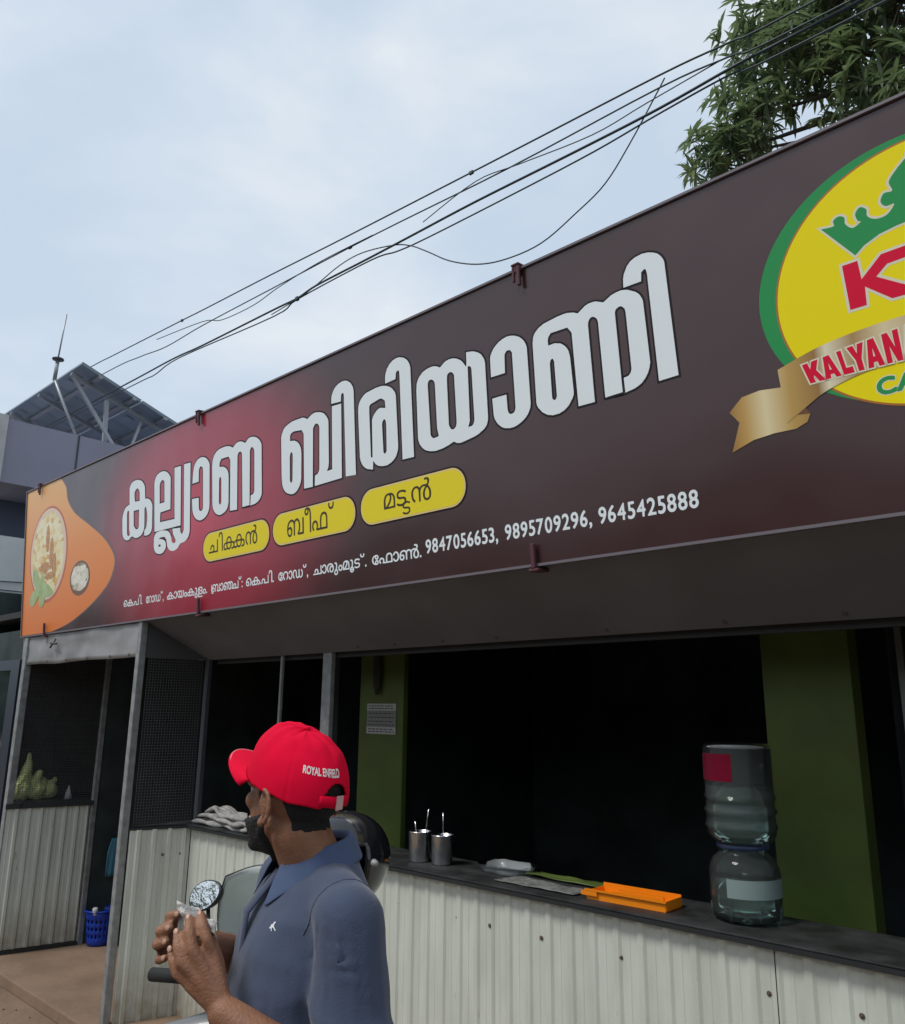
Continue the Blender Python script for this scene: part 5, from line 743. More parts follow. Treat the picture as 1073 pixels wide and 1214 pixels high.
# ================================================================ OVERHEAD CABLES
W = {
 'cable_upper': ([(-24, 6.95), (-15, 6.55), (-11.13, 6.37), (-10.34, 6.31), (-8.5, 6.21), (-8.01, 6.17), (-6.66, 6.08), (-5.4, 6.01), (-3.49, 5.88), (-2.19, 5.82), (-1.69, 5.76), (-1.22, 5.71), (2, 5.6), (8, 5.5)], .0075, 'upper black cable running straight across the sky to the tree'),
 'cable_second': ([(-24, 6.6), (-15, 6.25), (-10.63, 6.13), (-9.58, 6.07), (-8.87, 5.99), (-7.98, 5.97), (-6.64, 5.93), (-5.04, 5.86), (-3.49, 5.77), (-2.19, 5.73), (-1.68, 5.66), (-1.23, 5.6), (2, 5.5), (8, 5.4)], .0065, 'second black cable just below the upper one'),
 'cable_thick': ([(-24, 6.2), (-15, 5.9), (-10.1, 5.8), (-8.7, 5.77), (-7.94, 5.72), (-6.61, 5.69), (-6.19, 5.67), (-5.87, 5.69), (-5.15, 5.66), (-4.57, 5.65), (-3.83, 5.65), (-2.87, 5.61), (-2.2, 5.58), (-1.61, 5.59), (-1.23, 5.58), (2, 5.5), (8, 5.4)], .0105, 'thickest black cable of the lower bundle over the sign'),
 'cable_lowest': ([(-24, 6.1), (-15, 5.85), (-9.87, 5.74), (-9.15, 5.70), (-8.51, 5.74), (-6.6, 5.62), (-6.19, 5.66), (-5.09, 5.64), (-4.74, 5.59), (-4.38, 5.57), (-3.49, 5.55), (-2.73, 5.53), (-2.2, 5.55), (-1.69, 5.56), (-1.28, 5.52), (2, 5.45), (8, 5.4)], .007, 'thinner black cable wound along the underside of the lower bundle'),
 'cable_sagging': ([(-9.07, 6.14), (-7.99, 6.02), (-7.57, 5.9), (-6.94, 5.85), (-6.48, 5.88), (-5.79, 5.89), (-5.04, 5.86)], .005, 'short thin cable drooping below the second cable at left'),
 'cable_tie': ([(-4.41, 5.72), (-3.81, 5.81), (-3.36, 5.74), (-2.72, 5.65), (-2.29, 5.67), (-1.68, 5.69)], .0045, 'thin cable crossing between the upper and lower cables near the tree'),
 'cable_loop': ([(-6.6, 5.63), (-6.1, 5.66), (-5.87, 5.7), (-5.54, 5.77), (-5.22, 5.77), (-4.8, 5.67), (-4.57, 5.57), (-4.35, 5.42), (-4.09, 5.23), (-3.79, 5.08), (-3.5, 5.01), (-3.18, 5.01), (-2.88, 5.12), (-2.64, 5.24), (-2.43, 5.46), (-2.23, 5.71), (-2.16, 5.8)], .0055, 'loose cable hanging in a deep loop above the middle of the sign'),
}
for i, (nm, (pts, r_, lab)) in enumerate(W.items()):
    yo = 4.2 + (i % 4) * .012
    c = crom([(x, yo + .01 * math.sin(x * 2 + i), z) for x, z in pts], 5)
    o = MB().tube(c, r_, 6).build('overhead_cable', M['cable'], None, True); tag(o, lab, 'cable', 'overhead cables over the shop sign')
    if i < 4:
        b = MB()
        for x in ([-8.5, -3.8] if i == 0 else [-5.3] if i == 1 else [-6.19]):
            z = min(c, key=lambda p: abs(p[0] - x)); b.box(z[0] - .02, z[0] + .02, z[1] - r_ - .003, z[1] + r_ + .003, z[2] - r_ - .006, z[2] + r_ + .002)
        b.build('cable_clip', M['cable'], o)

# ================================================================ TREE
def leaf_mesh(L, Wd, droop, m, nseg=3):
    vs = []; fs = []
    for i in range(nseg + 1):
        t = i / nseg; w = Wd * math.sin(math.pi * (t * .86 + .08)) ** .8 if i < nseg else .001
        x = L * t; z = -droop * L * t * t
        vs += [(x, -w / 2, z + w * .22), (x, 0, z), (x, w / 2, z + w * .22)]
    for i in range(nseg):
        a = i * 3; fs += [(a, a + 3, a + 4, a + 1), (a + 1, a + 4, a + 5, a + 2)]
    return vs, fs
def tree(name, label, c, rad, n_tip, seed, base, parts=0, L=.19):
    rr = random.Random(seed); t = thing(name, label, 'tree', base); c = Vector(c); org = Vector(base)
    tb = MB(org); tips = []
    trunk_top = Vector((c.x, c.y, c.z - rad[2] * .55))
    tb.tube([org, org.lerp(trunk_top, .5) + Vector((.1, .05, 0)), trunk_top], [.17, .14, .10], 10)
    tb.build('trunk', M['bark'], t, True)
    clumps = []
    for k in range(46):
        while True:
            d = Vector((rr.uniform(-1, 1), rr.uniform(-1, 1), rr.uniform(-1, 1)))
            if .45 < d.length < 1: break
        clumps.append(c + Vector((d.x * rad[0], d.y * rad[1], d.z * rad[2])))
    EXTRA = [(-2.25, 6.1, 7.55), (-2.15, 6.1, 7.25), (-2.35, 6.1, 6.9), (-2.2, 6.0, 6.6), (-2.5, 6.0, 6.38), (-1.9, 6.1, 7.5), (-1.7, 6.0, 6.7), (-1.3, 6.0, 6.4), (-1.0, 6.0, 6.2), (-2.6, 6.0, 6.40), (-1.5, 6.0, 7.3), (-1.9, 6.0, 7.0), (-.7, 6.0, 6.0), (-.4, 6.0, 6.3), (-1.1, 6.0, 7.0)] if parts else []
    clumps += [Vector(p) for p in EXTRA]
    lb = MB(org)
    for p in clumps:
        mid = trunk_top.lerp(p, .55) + Vector((rr.uniform(-.15, .15), rr.uniform(-.15, .15), rr.uniform(0, .25)))
        lb.tube([trunk_top, mid, p], [.05, .025, .008], 5)
    lf = [[], [], []]  # matrices for three tints
    for i in range(n_tip):
        ci = rr.randrange(len(clumps)); p = clumps[ci]; sc = .34 if ci >= len(clumps) - len(EXTRA) else .46
        d = Vector((rr.gauss(0, 1), rr.gauss(0, 1), rr.gauss(0, .9))); d.normalize()
        tip = p + d * sc * rr.random() ** .45
        if rr.random() < .5: lb.tube([p, tip], [.006, .003], 3)
        axis = (d + Vector((0, 0, .5))).normalized()
        k = rr.randint(8, 13); tint = 1 if rr.random() < .13 or (parts and ci == len(clumps) - 5 - 4) else 0  # scattered pale leaves; one whole clump has sunlight put into its colour
        for j in range(k):
            a = 2 * math.pi * j / k + rr.uniform(-.3, .3)
            side = axis.orthogonal().normalized(); side = Matrix.Rotation(a, 3, axis) @ side
            dr = (side * rr.uniform(.75, 1.1) + axis * rr.uniform(-.1, .7)).normalized()
            y = Vector((0, 0, 1)).cross(dr)
            if y.length < .05: y = Vector((1, 0, 0))
            y.normalize(); z = dr.cross(y)
            s_ = rr.uniform(.65, 1.1) * L / .19
            mtx = Matrix(((dr.x * s_, y.x * s_, z.x * s_, tip.x), (dr.y * s_, y.y * s_, z.y * s_, tip.y), (dr.z * s_, y.z * s_, z.z * s_, tip.z), (0, 0, 0, 1)))
            lf[tint].append(mtx)
    lb.build('branch', M['bark'], t, True)
    vs, fs = leaf_mesh(.165, .030, .28, None); V = [Vector(v) for v in vs]
    if parts:
        near = sorted(range(len(lf[0])), key=lambda i: (lf[0][i].translation - Vector((-2.0, 4.0, 6.6))).length)[:parts]
        ns = set(near); me = None
        for i in near:
            if me is None: o = mobj('leaf', vs, fs, M['leafm'], t, True); me = o.data
            else: o = mobj('leaf', None, None, None, t, me=me)
            m_ = lf[0][i].copy(); m_.translation -= org; o.matrix_local = m_
        lf[0] = [m_ for i, m_ in enumerate(lf[0]) if i not in ns]
    for tint, mm in ((0, M['leafm']), (1, M['leafl'])):
        av = []; af = []
        for mtx in lf[tint]:
            b = len(av); av += [(mtx @ v) - org for v in V]; af += [tuple(b + q for q in f) for f in fs]
        if av:
            o = mobj('crown' if tint == 0 else 'pale_sunlit_foliage', av, af, mm, t, True); o['kind'] = 'stuff'
    return t
tree('mango_tree', 'leafy dark green tree rising behind the right end of the sign', (-.35, 6.7, 7.0), (1.75, 1.3, 1.45), 1950, 11, (-.1, 7.4, -.07), parts=300)
# ================================================================ PEOPLE
BX, BY = Vector((.7251, .6885, 0)).normalized(), Vector((-.6885, .7251, 0)).normalized()
def W3(p, q, z): return BX * p + BY * q + Vector((0, 0, z))
def dirw(p, q, z=0): return (BX * p + BY * q + Vector((0, 0, z))).normalized()
SKIN = mat('brown skin', (.31, .145, .080), .5, col2=(.235, .105, .058), vscale=18, bump=.22, bscale=240, detail=8)
HAIR = mat('black hair', (.012, .011, .011), .75, bump=.6, bscale=260)
NAIL = mat('fingernail', (.48, .28, .20), .35)
def cloth_mat(name, col, v=.1, bs=260):
    m = mat(name, col, .85, var=v, vscale=5, bump=.12, bscale=bs, sheen=.08, spec=.25); return m
SHIRT = cloth_mat('slate blue polo cloth', (.042, .060, .112)); SHIRT.node_tree.nodes['Principled BSDF'].inputs['Specular IOR Level'].default_value = .6; SHIRT.node_tree.nodes['Principled BSDF'].inputs['Sheen Weight'].default_value = .25; TROU = cloth_mat('dark trousers', (.03, .03, .035))

GZ = -.07
man = thing('person', 'standing man in slate blue polo shirt holding a white tissue in both hands', 'person', W3(-.27, 1.68, GZ))
MO = man.location.copy()
F = dirw(-.90, -.43); Lf = dirw(.43, -.90); UP = Vector((0, 0, 1))       # body facing, body left (towards camera)
HF = dirw(-.80, .60); HL = dirw(-.60, -.80)                             # head facing, head left
HFt = (HF * math.cos(R(6)) + UP * math.sin(R(6))); HUt = HL.cross(HFt) * -1
if HUt.z < 0: HUt = -HUt
TC = W3(-.262, 1.685, 0)                                               # torso axis
HC = W3(-.303, 1.655, 1.588)                                           # head centre
def bp(f, l, z): return TC + F * f + Lf * l + UP * z
def hp(f, l, u): return HC + HFt * f + HL * l + HUt * u
SH_L, SH_R = bp(.0, .195, 1.405), bp(.0, -.195, 1.405)
EL_L = W3(-.150, 1.475, 1.135); WR_L = W3(-.372, 1.50, 1.262)
EL_R = W3(-.36, 1.93, 1.20); WR_R = W3(-.452, 1.66, 1.322)
def torso_rings(prof, n=28, e=2.4):
    rg = []
    for z, fo, hf, hl in prof:   # height, forward offset, half depth, half width
        r_ = []
        for k in range(n):
            a = 2 * math.pi * k / n; c, s = math.cos(a), math.sin(a)
            r_.append(bp(fo + hf * math.copysign(abs(c) ** (2 / e), c), hl * math.copysign(abs(s) ** (2 / e), s), z))
        rg.append(r_)
    return rg
b = MB(MO)
b.rings(torso_rings([(.90, 0, .10, .15), (1.0, 0, .10, .15), (1.12, .005, .10, .145), (1.25, .01, .105, .16), (1.36, .0, .095, .165), (1.42, -.005, .07, .14), (1.455, -.01, .05, .08)]))
b.cone(bp(-.02, 0, 1.40), HC + HFt * -.018 - UP * .06, .062, .056)          # neck
b.cone(bp(-.01, .04, 1.43), SH_L, .05, .05); b.cone(bp(-.01, -.04, 1.43), SH_R, .05, .05)
# head: cranium, jaw, face
b.ell(hp(-.008, 0, .022), (HL * .0745, HFt * .092, HUt * .083))
b.ell(hp(.030, 0, -.035), (HL * .058, HFt * .062, HUt * .082))
b.cone(hp(.062, 0, -.098), hp(.055, 0, -.06), .022, .040)                    # chin
b.cone(hp(-.005, .048, -.045), hp(.05, .022, -.095), .015, .018); b.cone(hp(-.005, -.048, -.045), hp(.05, -.022, -.095), .015, .018)
b.cone(hp(.078, .035, .018), hp(.086, 0, .022), .016, .017); b.cone(hp(.078, -.035, .018), hp(.086, 0, .022), .016, .017)  # brow
b.cone(hp(.088, 0, .010), hp(.108, 0, -.028), .009, .013); b.ell(hp(.097, .012, -.030), (HL * .009, HFt * .010, HUt * .008)); b.ell(hp(.097, -.012, -.030), (HL * .009, HFt * .010, HUt * .008))
b.cone(hp(.066, .040, -.018), hp(.06, .03, -.03), .018, .018); b.cone(hp(.066, -.040, -.018), hp(.06, -.03, -.03), .018, .018)   # cheeks
b.cone(hp(.086, .016, -.058), hp(.086, -.016, -.058), .0075, .0075); b.cone(hp(.083, .014, -.070), hp(.083, -.014, -.070), .0085, .0085)  # lips
for s_ in (1, -1):   # ears
    for k in range(9):
        a0 = R(-60 + k * 30); a1 = R(-60 + (k + 1) * 30)
        if k > 7: continue
        pa = hp(-.016 - .017 * math.cos(a0) * 1 + .0, s_ * (.080 + .010 * (1 if math.cos(a0) > -.2 else 0)), -.012 + .030 * math.sin(a0)); pb = hp(-.016 - .017 * math.cos(a1), s_ * (.080 + .010 * (1 if math.cos(a1) > -.2 else 0)), -.012 + .030 * math.sin(a1))
        b.cone(pa, pb, .0052, .0052, 8)
    b.ell(hp(-.010, s_ * .077, -.012), (HL * .007, HFt * .014, HUt * .024)); b.ell(hp(-.004, s_ * .080, -.042), (HL * .006, HFt * .008, HUt * .010))
# arms
b.cone(SH_L, EL_L, .048, .040); b.cone(EL_L, EL_L.lerp(WR_L, .35), .040, .043); b.cone(EL_L.lerp(WR_L, .35), WR_L, .043, .027)
b.cone(SH_R, EL_R, .048, .040); b.cone(EL_R, EL_R.lerp(WR_R, .35), .040, .043); b.cone(EL_R.lerp(WR_R, .35), WR_R, .043, .027)
# left hand (near): palm turned to the man, back of the hand to the camera, fingertips up on the tissue
def hand(wr, base, fingers, thumb):
    """base = four knuckle points index..little; fingers = joints per finger"""
    for kp in base: b.cone(wr.lerp(kp, .12), kp, .0165, .0115, 10)
    b.cone(base[0], base[3], .0115, .0110, 10); b.cone(wr.lerp(base[0], .5), wr.lerp(base[3], .5), .0145, .0140, 10)
    for kp, (pts, r0) in zip(base, fingers):
        ch = [kp] + pts; rs = [r0 * 1.22, r0 * 1.13, r0 * 1.04, r0 * .90]
        for i in range(3): b.cone(ch[i], ch[i + 1], rs[i], rs[i + 1], 10)
    ch, r0 = thumb
    for i in range(len(ch) - 1): b.cone(ch[i], ch[i + 1], r0 * (1.15 - .13 * i), r0 * (1.02 - .13 * i), 10)
LH_base = [W3(-.399, 1.515, 1.343), W3(-.414, 1.500, 1.333), W3(-.425, 1.498, 1.318), W3(-.432, 1.503, 1.302)]
LH_f = [([W3(-.411, 1.510, 1.368), W3(-.422, 1.518, 1.388), W3(-.431, 1.534, 1.401)], .0088),
        ([W3(-.431, 1.496, 1.357), W3(-.441, 1.504, 1.381), W3(-.447, 1.520, 1.398)], .0090),
        ([W3(-.447, 1.493, 1.338), W3(-.457, 1.499, 1.360), W3(-.463, 1.513, 1.377)], .0086),
        ([W3(-.454, 1.500, 1.318), W3(-.466, 1.506, 1.335), W3(-.472, 1.516, 1.350)], .0076)]
hand(WR_L, LH_base, LH_f, ([W3(-.385, 1.522, 1.290), W3(-.398, 1.545, 1.325), W3(-.418, 1.555, 1.362), W3(-.438, 1.552, 1.388)], .0105))
RH_base = [W3(-.470, 1.615, 1.372), W3(-.487, 1.608, 1.358), W3(-.498, 1.606, 1.340), W3(-.500, 1.608, 1.320)]
RH_f = [([W3(-.498, 1.580, 1.385), W3(-.492, 1.556, 1.394), W3(-.473, 1.545, 1.400)], .0088),
        ([W3(-.511, 1.572, 1.366), W3(-.503, 1.548, 1.372), W3(-.484, 1.537, 1.380)], .0090),
        ([W3(-.515, 1.572, 1.345), W3(-.507, 1.548, 1.350), W3(-.488, 1.538, 1.358)], .0086),
        ([W3(-.510, 1.575, 1.322), W3(-.503, 1.552, 1.325), W3(-.488, 1.541, 1.332)], .0076)]
hand(WR_R, RH_base, RH_f, ([W3(-.452, 1.640, 1.345), W3(-.445, 1.610, 1.372), W3(-.452, 1.580, 1.395), W3(-.462, 1.560, 1.402)], .0105))
# legs and feet
for s_ in (1, -1):
    hip, kn, an = bp(0, .095 * s_, .90), bp(.02 * s_, .10 * s_, .46), bp(.03 * s_ - .02, .11 * s_, .02)
    b.cone(hip, kn, .085, .055); b.cone(kn, kn.lerp(an, .3), .055, .055); b.cone(kn.lerp(an, .3), an, .055, .035); b.cone(an + UP * -.04, bp(.03 * s_ + .14, .13 * s_, -.035), .032, .028)
body = b.build('body', SKIN, man); finish(body, .0042, 3, .5)
# nails
nm = None
for pts, n0 in [(f[0], 0) for f in LH_f] + [(f[0], 1) for f in RH_f]:
    tip, pr = pts[2], pts[1]; d = (tip - pr).normalized(); out = (-BY + UP * .25 - BX * .1); out = (out - d * out.dot(d)).normalized(); sd = d.cross(out)
    o = MB(MO).ell(tip + d * .001 + out * .0064, (sd * .0046, d * .0060, out * .0016), 10, 6).build('fingernail', NAIL, man, True)

# hair and beard: grown on the skin itself, a few millimetres thick
from mathutils.bvhtree import BVHTree
_bm = bmesh.new(); _bm.from_mesh(body.data); SK = BVHTree.FromBMesh(_bm); _bm.free()
def grow_patch(name, a0, a1, na, u0, u1, nu, keep, thick, c0=-.012, jag=.0):
    vs = []; ok = []; r_ = random.Random(4)
    for j in range(nu + 1):
        u = u0 + (u1 - u0) * j / nu
        for i in range(na + 1):
            a = R(a0 + (a1 - a0) * i / na); d = (HFt * math.cos(a) + HL * math.sin(a))
            o_ = hp(c0, 0, u) - MO + d * .2; h = SK.ray_cast(o_, -d, .25)
            k = keep(math.degrees(a), u)
            if h[0] is None: vs.append(o_ - d * .12); ok.append(False)
            else:
                th = thick * min(1.0, max(-.25, k)) + .0012 * noise.noise(h[0] * 90) ; vs.append(h[0] + d * th); ok.append(k > -.2)
    fs = []
    for j in range(nu):
        for i in range(na):
            q = (j * (na + 1) + i, j * (na + 1) + i + 1, (j + 1) * (na + 1) + i + 1, (j + 1) * (na + 1) + i)
            if all(ok[t_] for t_ in q) and max((vs[q[0]] - vs[t_]).length for t_ in q) < .02: fs.append(q)
    o = mobj(name, vs, fs, HAIR, man, True); return o
def k_hair(a, u):
    b_ = abs(((a + 180) % 360) - 180)              # 0 front .. 180 back
    low = -.050 if b_ > 132 else -.050 + (132 - b_) * .0026
    if b_ < 107: low = .030                    # above the ear
    return min((u - low) / .022 + .08 * noise.noise(Vector((a * .25, u * 60, 0))), (b_ - 70) / 5)
grow_patch('hair', 72, 288, 108, -.070, .050, 54, k_hair, .0045)
grow_patch('sideburn', 62, 80, 12, -.045, .05, 30, lambda a, u: min((a - 64) / 4, (79 - a) / 3), .0045)
grow_patch('sideburn', -80, -62, 12, -.045, .05, 30, lambda a, u: min((-a - 64) / 4, (79 + a) / 3), .0045)
def k_beard(a, u):
    b_ = abs(a)
    top = -.028 - .034 * max(0, 1 - b_ / 78) ** .8
    if b_ < 16: top = -.072
    k = (top - u) / .008
    if b_ < 24 and -.055 < u < -.040: k = max(k, .7)  # moustache
    if 15 < b_ < 24 and u < -.04: k = max(k, .8)
    return min(k, (80 - b_) / 5, (u + .122) / .004)
bd = grow_patch('beard', -82, 82, 88, -.124, -.024, 44, k_beard, .0105, c0=.0)
for s_ in (1, -1):
    MB(MO).ell(hp(.073, .031 * s_, .001), (HL * .0125, HFt * .0125, HUt * .0115), 14, 9).build('eye', mat('eye white', (.65, .62, .58), .2), man, True)
    MB(MO).ell(hp(.0835, .031 * s_, .001), (HL * .0055, HFt * .003, HUt * .0055), 12, 7).build('iris', mat('dark iris', (.02, .01, .006), .1), man, True)
    MB(MO).tube([hp(.092 - .004 * abs(k), s_ * (.014 + .009 * k), .020 + .003 * math.sin(k)) for k in range(4)], .0036, 6).build('eyebrow', HAIR, man, True)

# shirt
sb = MB(MO)
sb.rings(torso_rings([(.88, .0, .145, .185), (.95, .0, .145, .185), (1.05, .008, .140, .178), (1.15, .012, .136, .176), (1.25, .012, .133, .182), (1.33, .008, .126, .190), (1.39, -.002, .108, .188), (1.43, -.008, .085, .150), (1.458, -.014, .070, .098), (1.475, -.016, .066, .074)]))
for s_, SHx, EL in ((1, SH_L, EL_L), (-1, SH_R, EL_R)):
    sb.cone(bp(-.01, .07 * s_, 1.42), SHx + UP * -.006, .055, .062); end = SHx.lerp(EL, .86); mid = SHx.lerp(EL, .45)
    sb.cone(SHx - UP * .006, mid, .062, .066); sb.cone(mid, end, .066, .066)
shirt = sb.build('polo_shirt', SHIRT, man); finish(shirt, .0055, 6, .5)
def wrinkle(o, amp=1.0):
    me = o.data
    for v in me.vertices:
        w = v.co + MO; l = (w - TC).dot(Lf); f = (w - TC).dot(F); z = w.z
        d = 0
        t = (z - 1.33) + .55 * f
        rg_ = lambda x: (1 - abs(math.sin(x))) ** 1.3      # narrow crest, broad valley
        nz1 = noise.noise(w * 5); nz2 = noise.noise(w * 9 + Vector((3, 1, 2)))
        d += .0085 * rg_(24 * t + 1.8 * nz1) * math.exp(-((l - .10) / .085) ** 2) * math.exp(-((z - 1.30) / .085) ** 2)
        d += .005 * rg_(19 * (z + .9 * f + .6 * l) + 2.2 * nz1) * math.exp(-((z - 1.17) / .10) ** 2) * (1 if l < .16 else .3)
        d += .010 * noise.noise(Vector((w.x * 7, w.y * 7, w.z * 4.5))) + .0032 * noise.noise(w * 17)
        if l > .13: d += .009 * rg_(22 * (z - .75 * f) + 1.8 * nz2) * min(1, (l - .13) / .05) * math.exp(-((z - 1.25) / .085) ** 2)
        if False: d += .006 * math.exp(-(((w - SH_L).dot(F) + .9 * (z - 1.36)) / .012) ** 2) * math.exp(-((z - 1.34) / .07) ** 2)
        v.co += v.normal * d * amp
    me.update()
wrinkle(shirt); finish(shirt, None, 2, .5)
from mathutils.bvhtree import BVHTree as _T
_bm = bmesh.new(); _bm.from_mesh(shirt.data); ST = _T.FromBMesh(_bm); _bm.free()
pts = []
for k in range(26):
    a = R(-105 + 210 * k / 25); o_ = bp(-.004 + .0 , .163 + .012 * math.cos(a), 1.395) + (F * math.sin(a) + UP * math.cos(a)) * .16 - MO
    d_ = -(F * math.sin(a) + UP * math.cos(a)); h = ST.ray_cast(o_, d_)
    if h[0]: pts.append(h[0] + h[1] * .0002)
if len(pts) > 4: MB(Vector((0, 0, 0))).tube(pts, .0016, 5).build('shoulder_seam', SHIRT, man, True)
# collar: a folded strip round the neck with two points at the front
def collar():
    vs = []; fs = []; n = 44; rows = 6
    NC = bp(.006, 0, 0)
    for i in range(n + 1):
        a = R(24) + (2 * math.pi - R(48)) * i / n          # 0 = front
        c, s = math.cos(a), math.sin(a); front = max(0, c); back = max(0, -c)
        zt = 1.503 + .016 * back - .030 * front
        drop = .047 + .022 * front ** 2 + .012 * math.exp(-((a - R(24)) / .25) ** 2) + .012 * math.exp(-((2 * math.pi - R(24) - a) / .25) ** 2)
        for j in range(rows):
            t = j / (rows - 1)
            if j == 0: rr_, z = .0640, zt - .020
            else:
                t = (j - 1) / (rows - 2); rr_ = .0665 + .023 * t ** 1.1 + .016 * t * front; z = zt + .004 * math.sin(t * math.pi) - drop * t * (1 + .0 * back)
            vs.append(NC + F * (c * rr_ * 1.06) + Lf * (s * rr_ * 1.02) + UP * z - MO)
    for i in range(n):
        for j in range(rows - 1): a = i * rows + j; fs.append((a, a + rows, a + rows + 1, a + 1))
    o = mobj('collar', vs, fs, cloth_mat('blue collar knit', (.075, .105, .19), .05, 400), man, True)
    md = o.modifiers.new('t', 'SOLIDIFY'); md.thickness = .0028; md = o.modifiers.new('s', 'SUBSURF'); md.levels = 1; md.render_levels = 1
collar()
# placket and small leaping emblem on the chest
pk = []
for k in range(9):
    z = 1.452 - k * .022
    pk.append((z, .072 + .050 * min(1, k / 3) + .012 * min(1, k / 6)))
vs = []
for z, f in pk:
    vs += [bp(f - .004, -.016, z) - MO, bp(f - .002, 0, z) - MO, bp(f - .004, .016, z) - MO]
fs = []
for i in range(8):
    a = i * 3; fs += [(a, a + 1, a + 4, a + 3), (a + 1, a + 2, a + 5, a + 4)]
o = mobj('placket', vs, fs, SHIRT, man, True); md = o.modifiers.new('t', 'SOLIDIFY'); md.thickness = .004
def surf_hit(ob, origin, d):
    """nearest point of the object's surface along a ray (world space; the object's parent only translates)"""
    from mathutils.bvhtree import BVHTree
    bm = bmesh.new(); bm.from_mesh(ob.data); t = BVHTree.FromBMesh(bm); bm.free()
    return t
bt = surf_hit(shirt, None, None)
# emblem: small leaping animal mark, laid on the cloth
mark = [(-.010, -.004), (-.006, .000), (-.004, .005), (.000, .006), (.003, .010), (.007, .013), (.010, .011), (.007, .009), (.005, .005), (.006, .001), (.009, -.002), (.013, -.006), (.011, -.008), (.006, -.004), (.002, -.001), (-.001, -.003), (.000, -.009), (-.003, -.011), (-.003, -.005), (-.007, -.006)]
mc = W3(-.309 * 1.0, 1.60, 1.381); dd = BY
cu = bpy.data.curves.new('m', 'CURVE'); cu.dimensions = '2D'; cu.fill_mode = 'BOTH'; sp = cu.splines.new('POLY'); sp.points.add(len(mark) - 1); sp.use_cyclic_u = True
for q, (a, b_) in zip(sp.points, mark): q.co = (a * .62, b_ * .62, 0, 1)
tmp = bpy.data.objects.new('tmp', cu); me = bpy.data.meshes.new_from_object(tmp); bpy.data.objects.remove(tmp)
for v in me.vertices:
    w = mc + BX * v.co.x + UP * v.co.y - BY * .3 - MO
    h = bt.ray_cast(w, BY)
    v.co = (h[0] + h[1] * .0012) if h[0] else w
me.materials.append(mat('white transfer print', (.7, .7, .72), .6)); mk_ = bpy.data.objects.new('chest_emblem', me); COL.objects.link(mk_); mk_.parent = man

# trousers and shoes
tb_ = MB(MO); tb_.rings(torso_rings([(.80, 0, .12, .165), (.88, 0, .122, .168), (.97, 0, .118, .158)]))
for s_ in (1, -1):
    hip, kn, an = bp(0, .088 * s_, .86), bp(.02 * s_, .10 * s_, .46), bp(.03 * s_ - .02, .11 * s_, .05)
    tb_.cone(hip, kn, .098, .078); tb_.cone(kn, an, .078, .066)
finish(tb_.build('trousers', TROU, man), .009, 4, .5)
SHOE = mat('black shoe', (.02, .02, .022), .4)
for s_ in (1, -1):
    c_ = bp(.03 * s_ + .05, .118 * s_, 0); q = MB(MO); rg = []
    for t, w, h in ((-.115, .022, .045), (-.10, .034, .07), (-.03, .040, .075), (.05, .046, .055), (.11, .044, .042), (.15, .028, .032), (.165, .012, .02)):
        rg.append([c_ + F * t + Lf * (w * math.cos(2 * math.pi * k / 12)) + UP * (GZ + .004 + max(0, h * (.5 + .5 * math.sin(2 * math.pi * k / 12)))) for k in range(12)])
    q.rings(rg).build('shoe', SHOE, man, True)

# red cap with a curved peak
RED = mat('bright red cotton twill', (.72, .003, .035), .85, spec=.12, var=.05, vscale=8, bump=.12, bscale=500)
CT = R(17)                                   # the cap sits tilted back
CF = HF * math.cos(CT) + UP * math.sin(CT); CU = HL.cross(CF) * -1
if CU.z < 0: CU = -CU
CC = HC + HF * (-.008) + UP * .020
def cp(f, l, u): return CC + CF * f + HL * l + CU * u - MO
def dome(a, t, grow=0.0):
    """a = angle from the front, t = 0 rim .. 1 crown"""
    th = t * math.pi / 2; fr_ = .106 + (.004 * math.cos(a) if math.cos(a) > 0 else -.005 * math.cos(a)); f = fr_ * math.cos(a); l = .0905 * math.sin(a)
    hgt = .108; e = .78
    cr_ = math.cos(th) ** e; u = hgt * math.sin(th) ** .92 + .010 * max(0, math.cos(a)) * math.sin(2 * th)
    f2 = f * cr_ + .014 * math.sin(th); seam = abs(math.sin(3 * a)); g = 1 - .012 * math.exp(-(seam / .07) ** 2) * math.cos(th) + grow
    wob = .0016 * noise.noise(Vector((a * 3, t * 5, 1)))
    return cp((f2) * g, l * cr_ * g, u - .006 + wob * 2)
def cap_shell():
    vs = []; fs = []; na, ntt = 192, 60
    for j in range(ntt + 1):
        for i in range(na): vs.append(dome(2 * math.pi * i / na, j / ntt * .995))
    for j in range(ntt):
        for i in range(na):
            a = (i + .5) / na * 2 * math.pi - math.pi; tt = (j + .5) / ntt
            if (a / .46) ** 2 + ((tt - .02) / .26) ** 2 < 1 if False else ((abs(((i + .5) / na * 2 * math.pi) - math.pi) / .37) ** 2 + ((tt + .02) / .27) ** 2 < 1): continue     # gap over the strap
            fs.append((j * na + i, j * na + (i + 1) % na, (j + 1) * na + (i + 1) % na, (j + 1) * na + i))
    o = mobj('cap_crown', vs, fs, RED, cap, True); md = o.modifiers.new('t', 'SOLIDIFY'); md.thickness = .003; md.offset = -1; return o
cap = thing('baseball_cap', 'bright red baseball cap with small white writing at the back', 'cap', CC)
MO_man = MO; MO = CC.copy()
cap_shell()
o = MB().ell(dome(0, 1.0) + CU * .003, (HL * .007, CF * .007, CU * .004), 12, 8).build('cap_button', RED, cap, True)
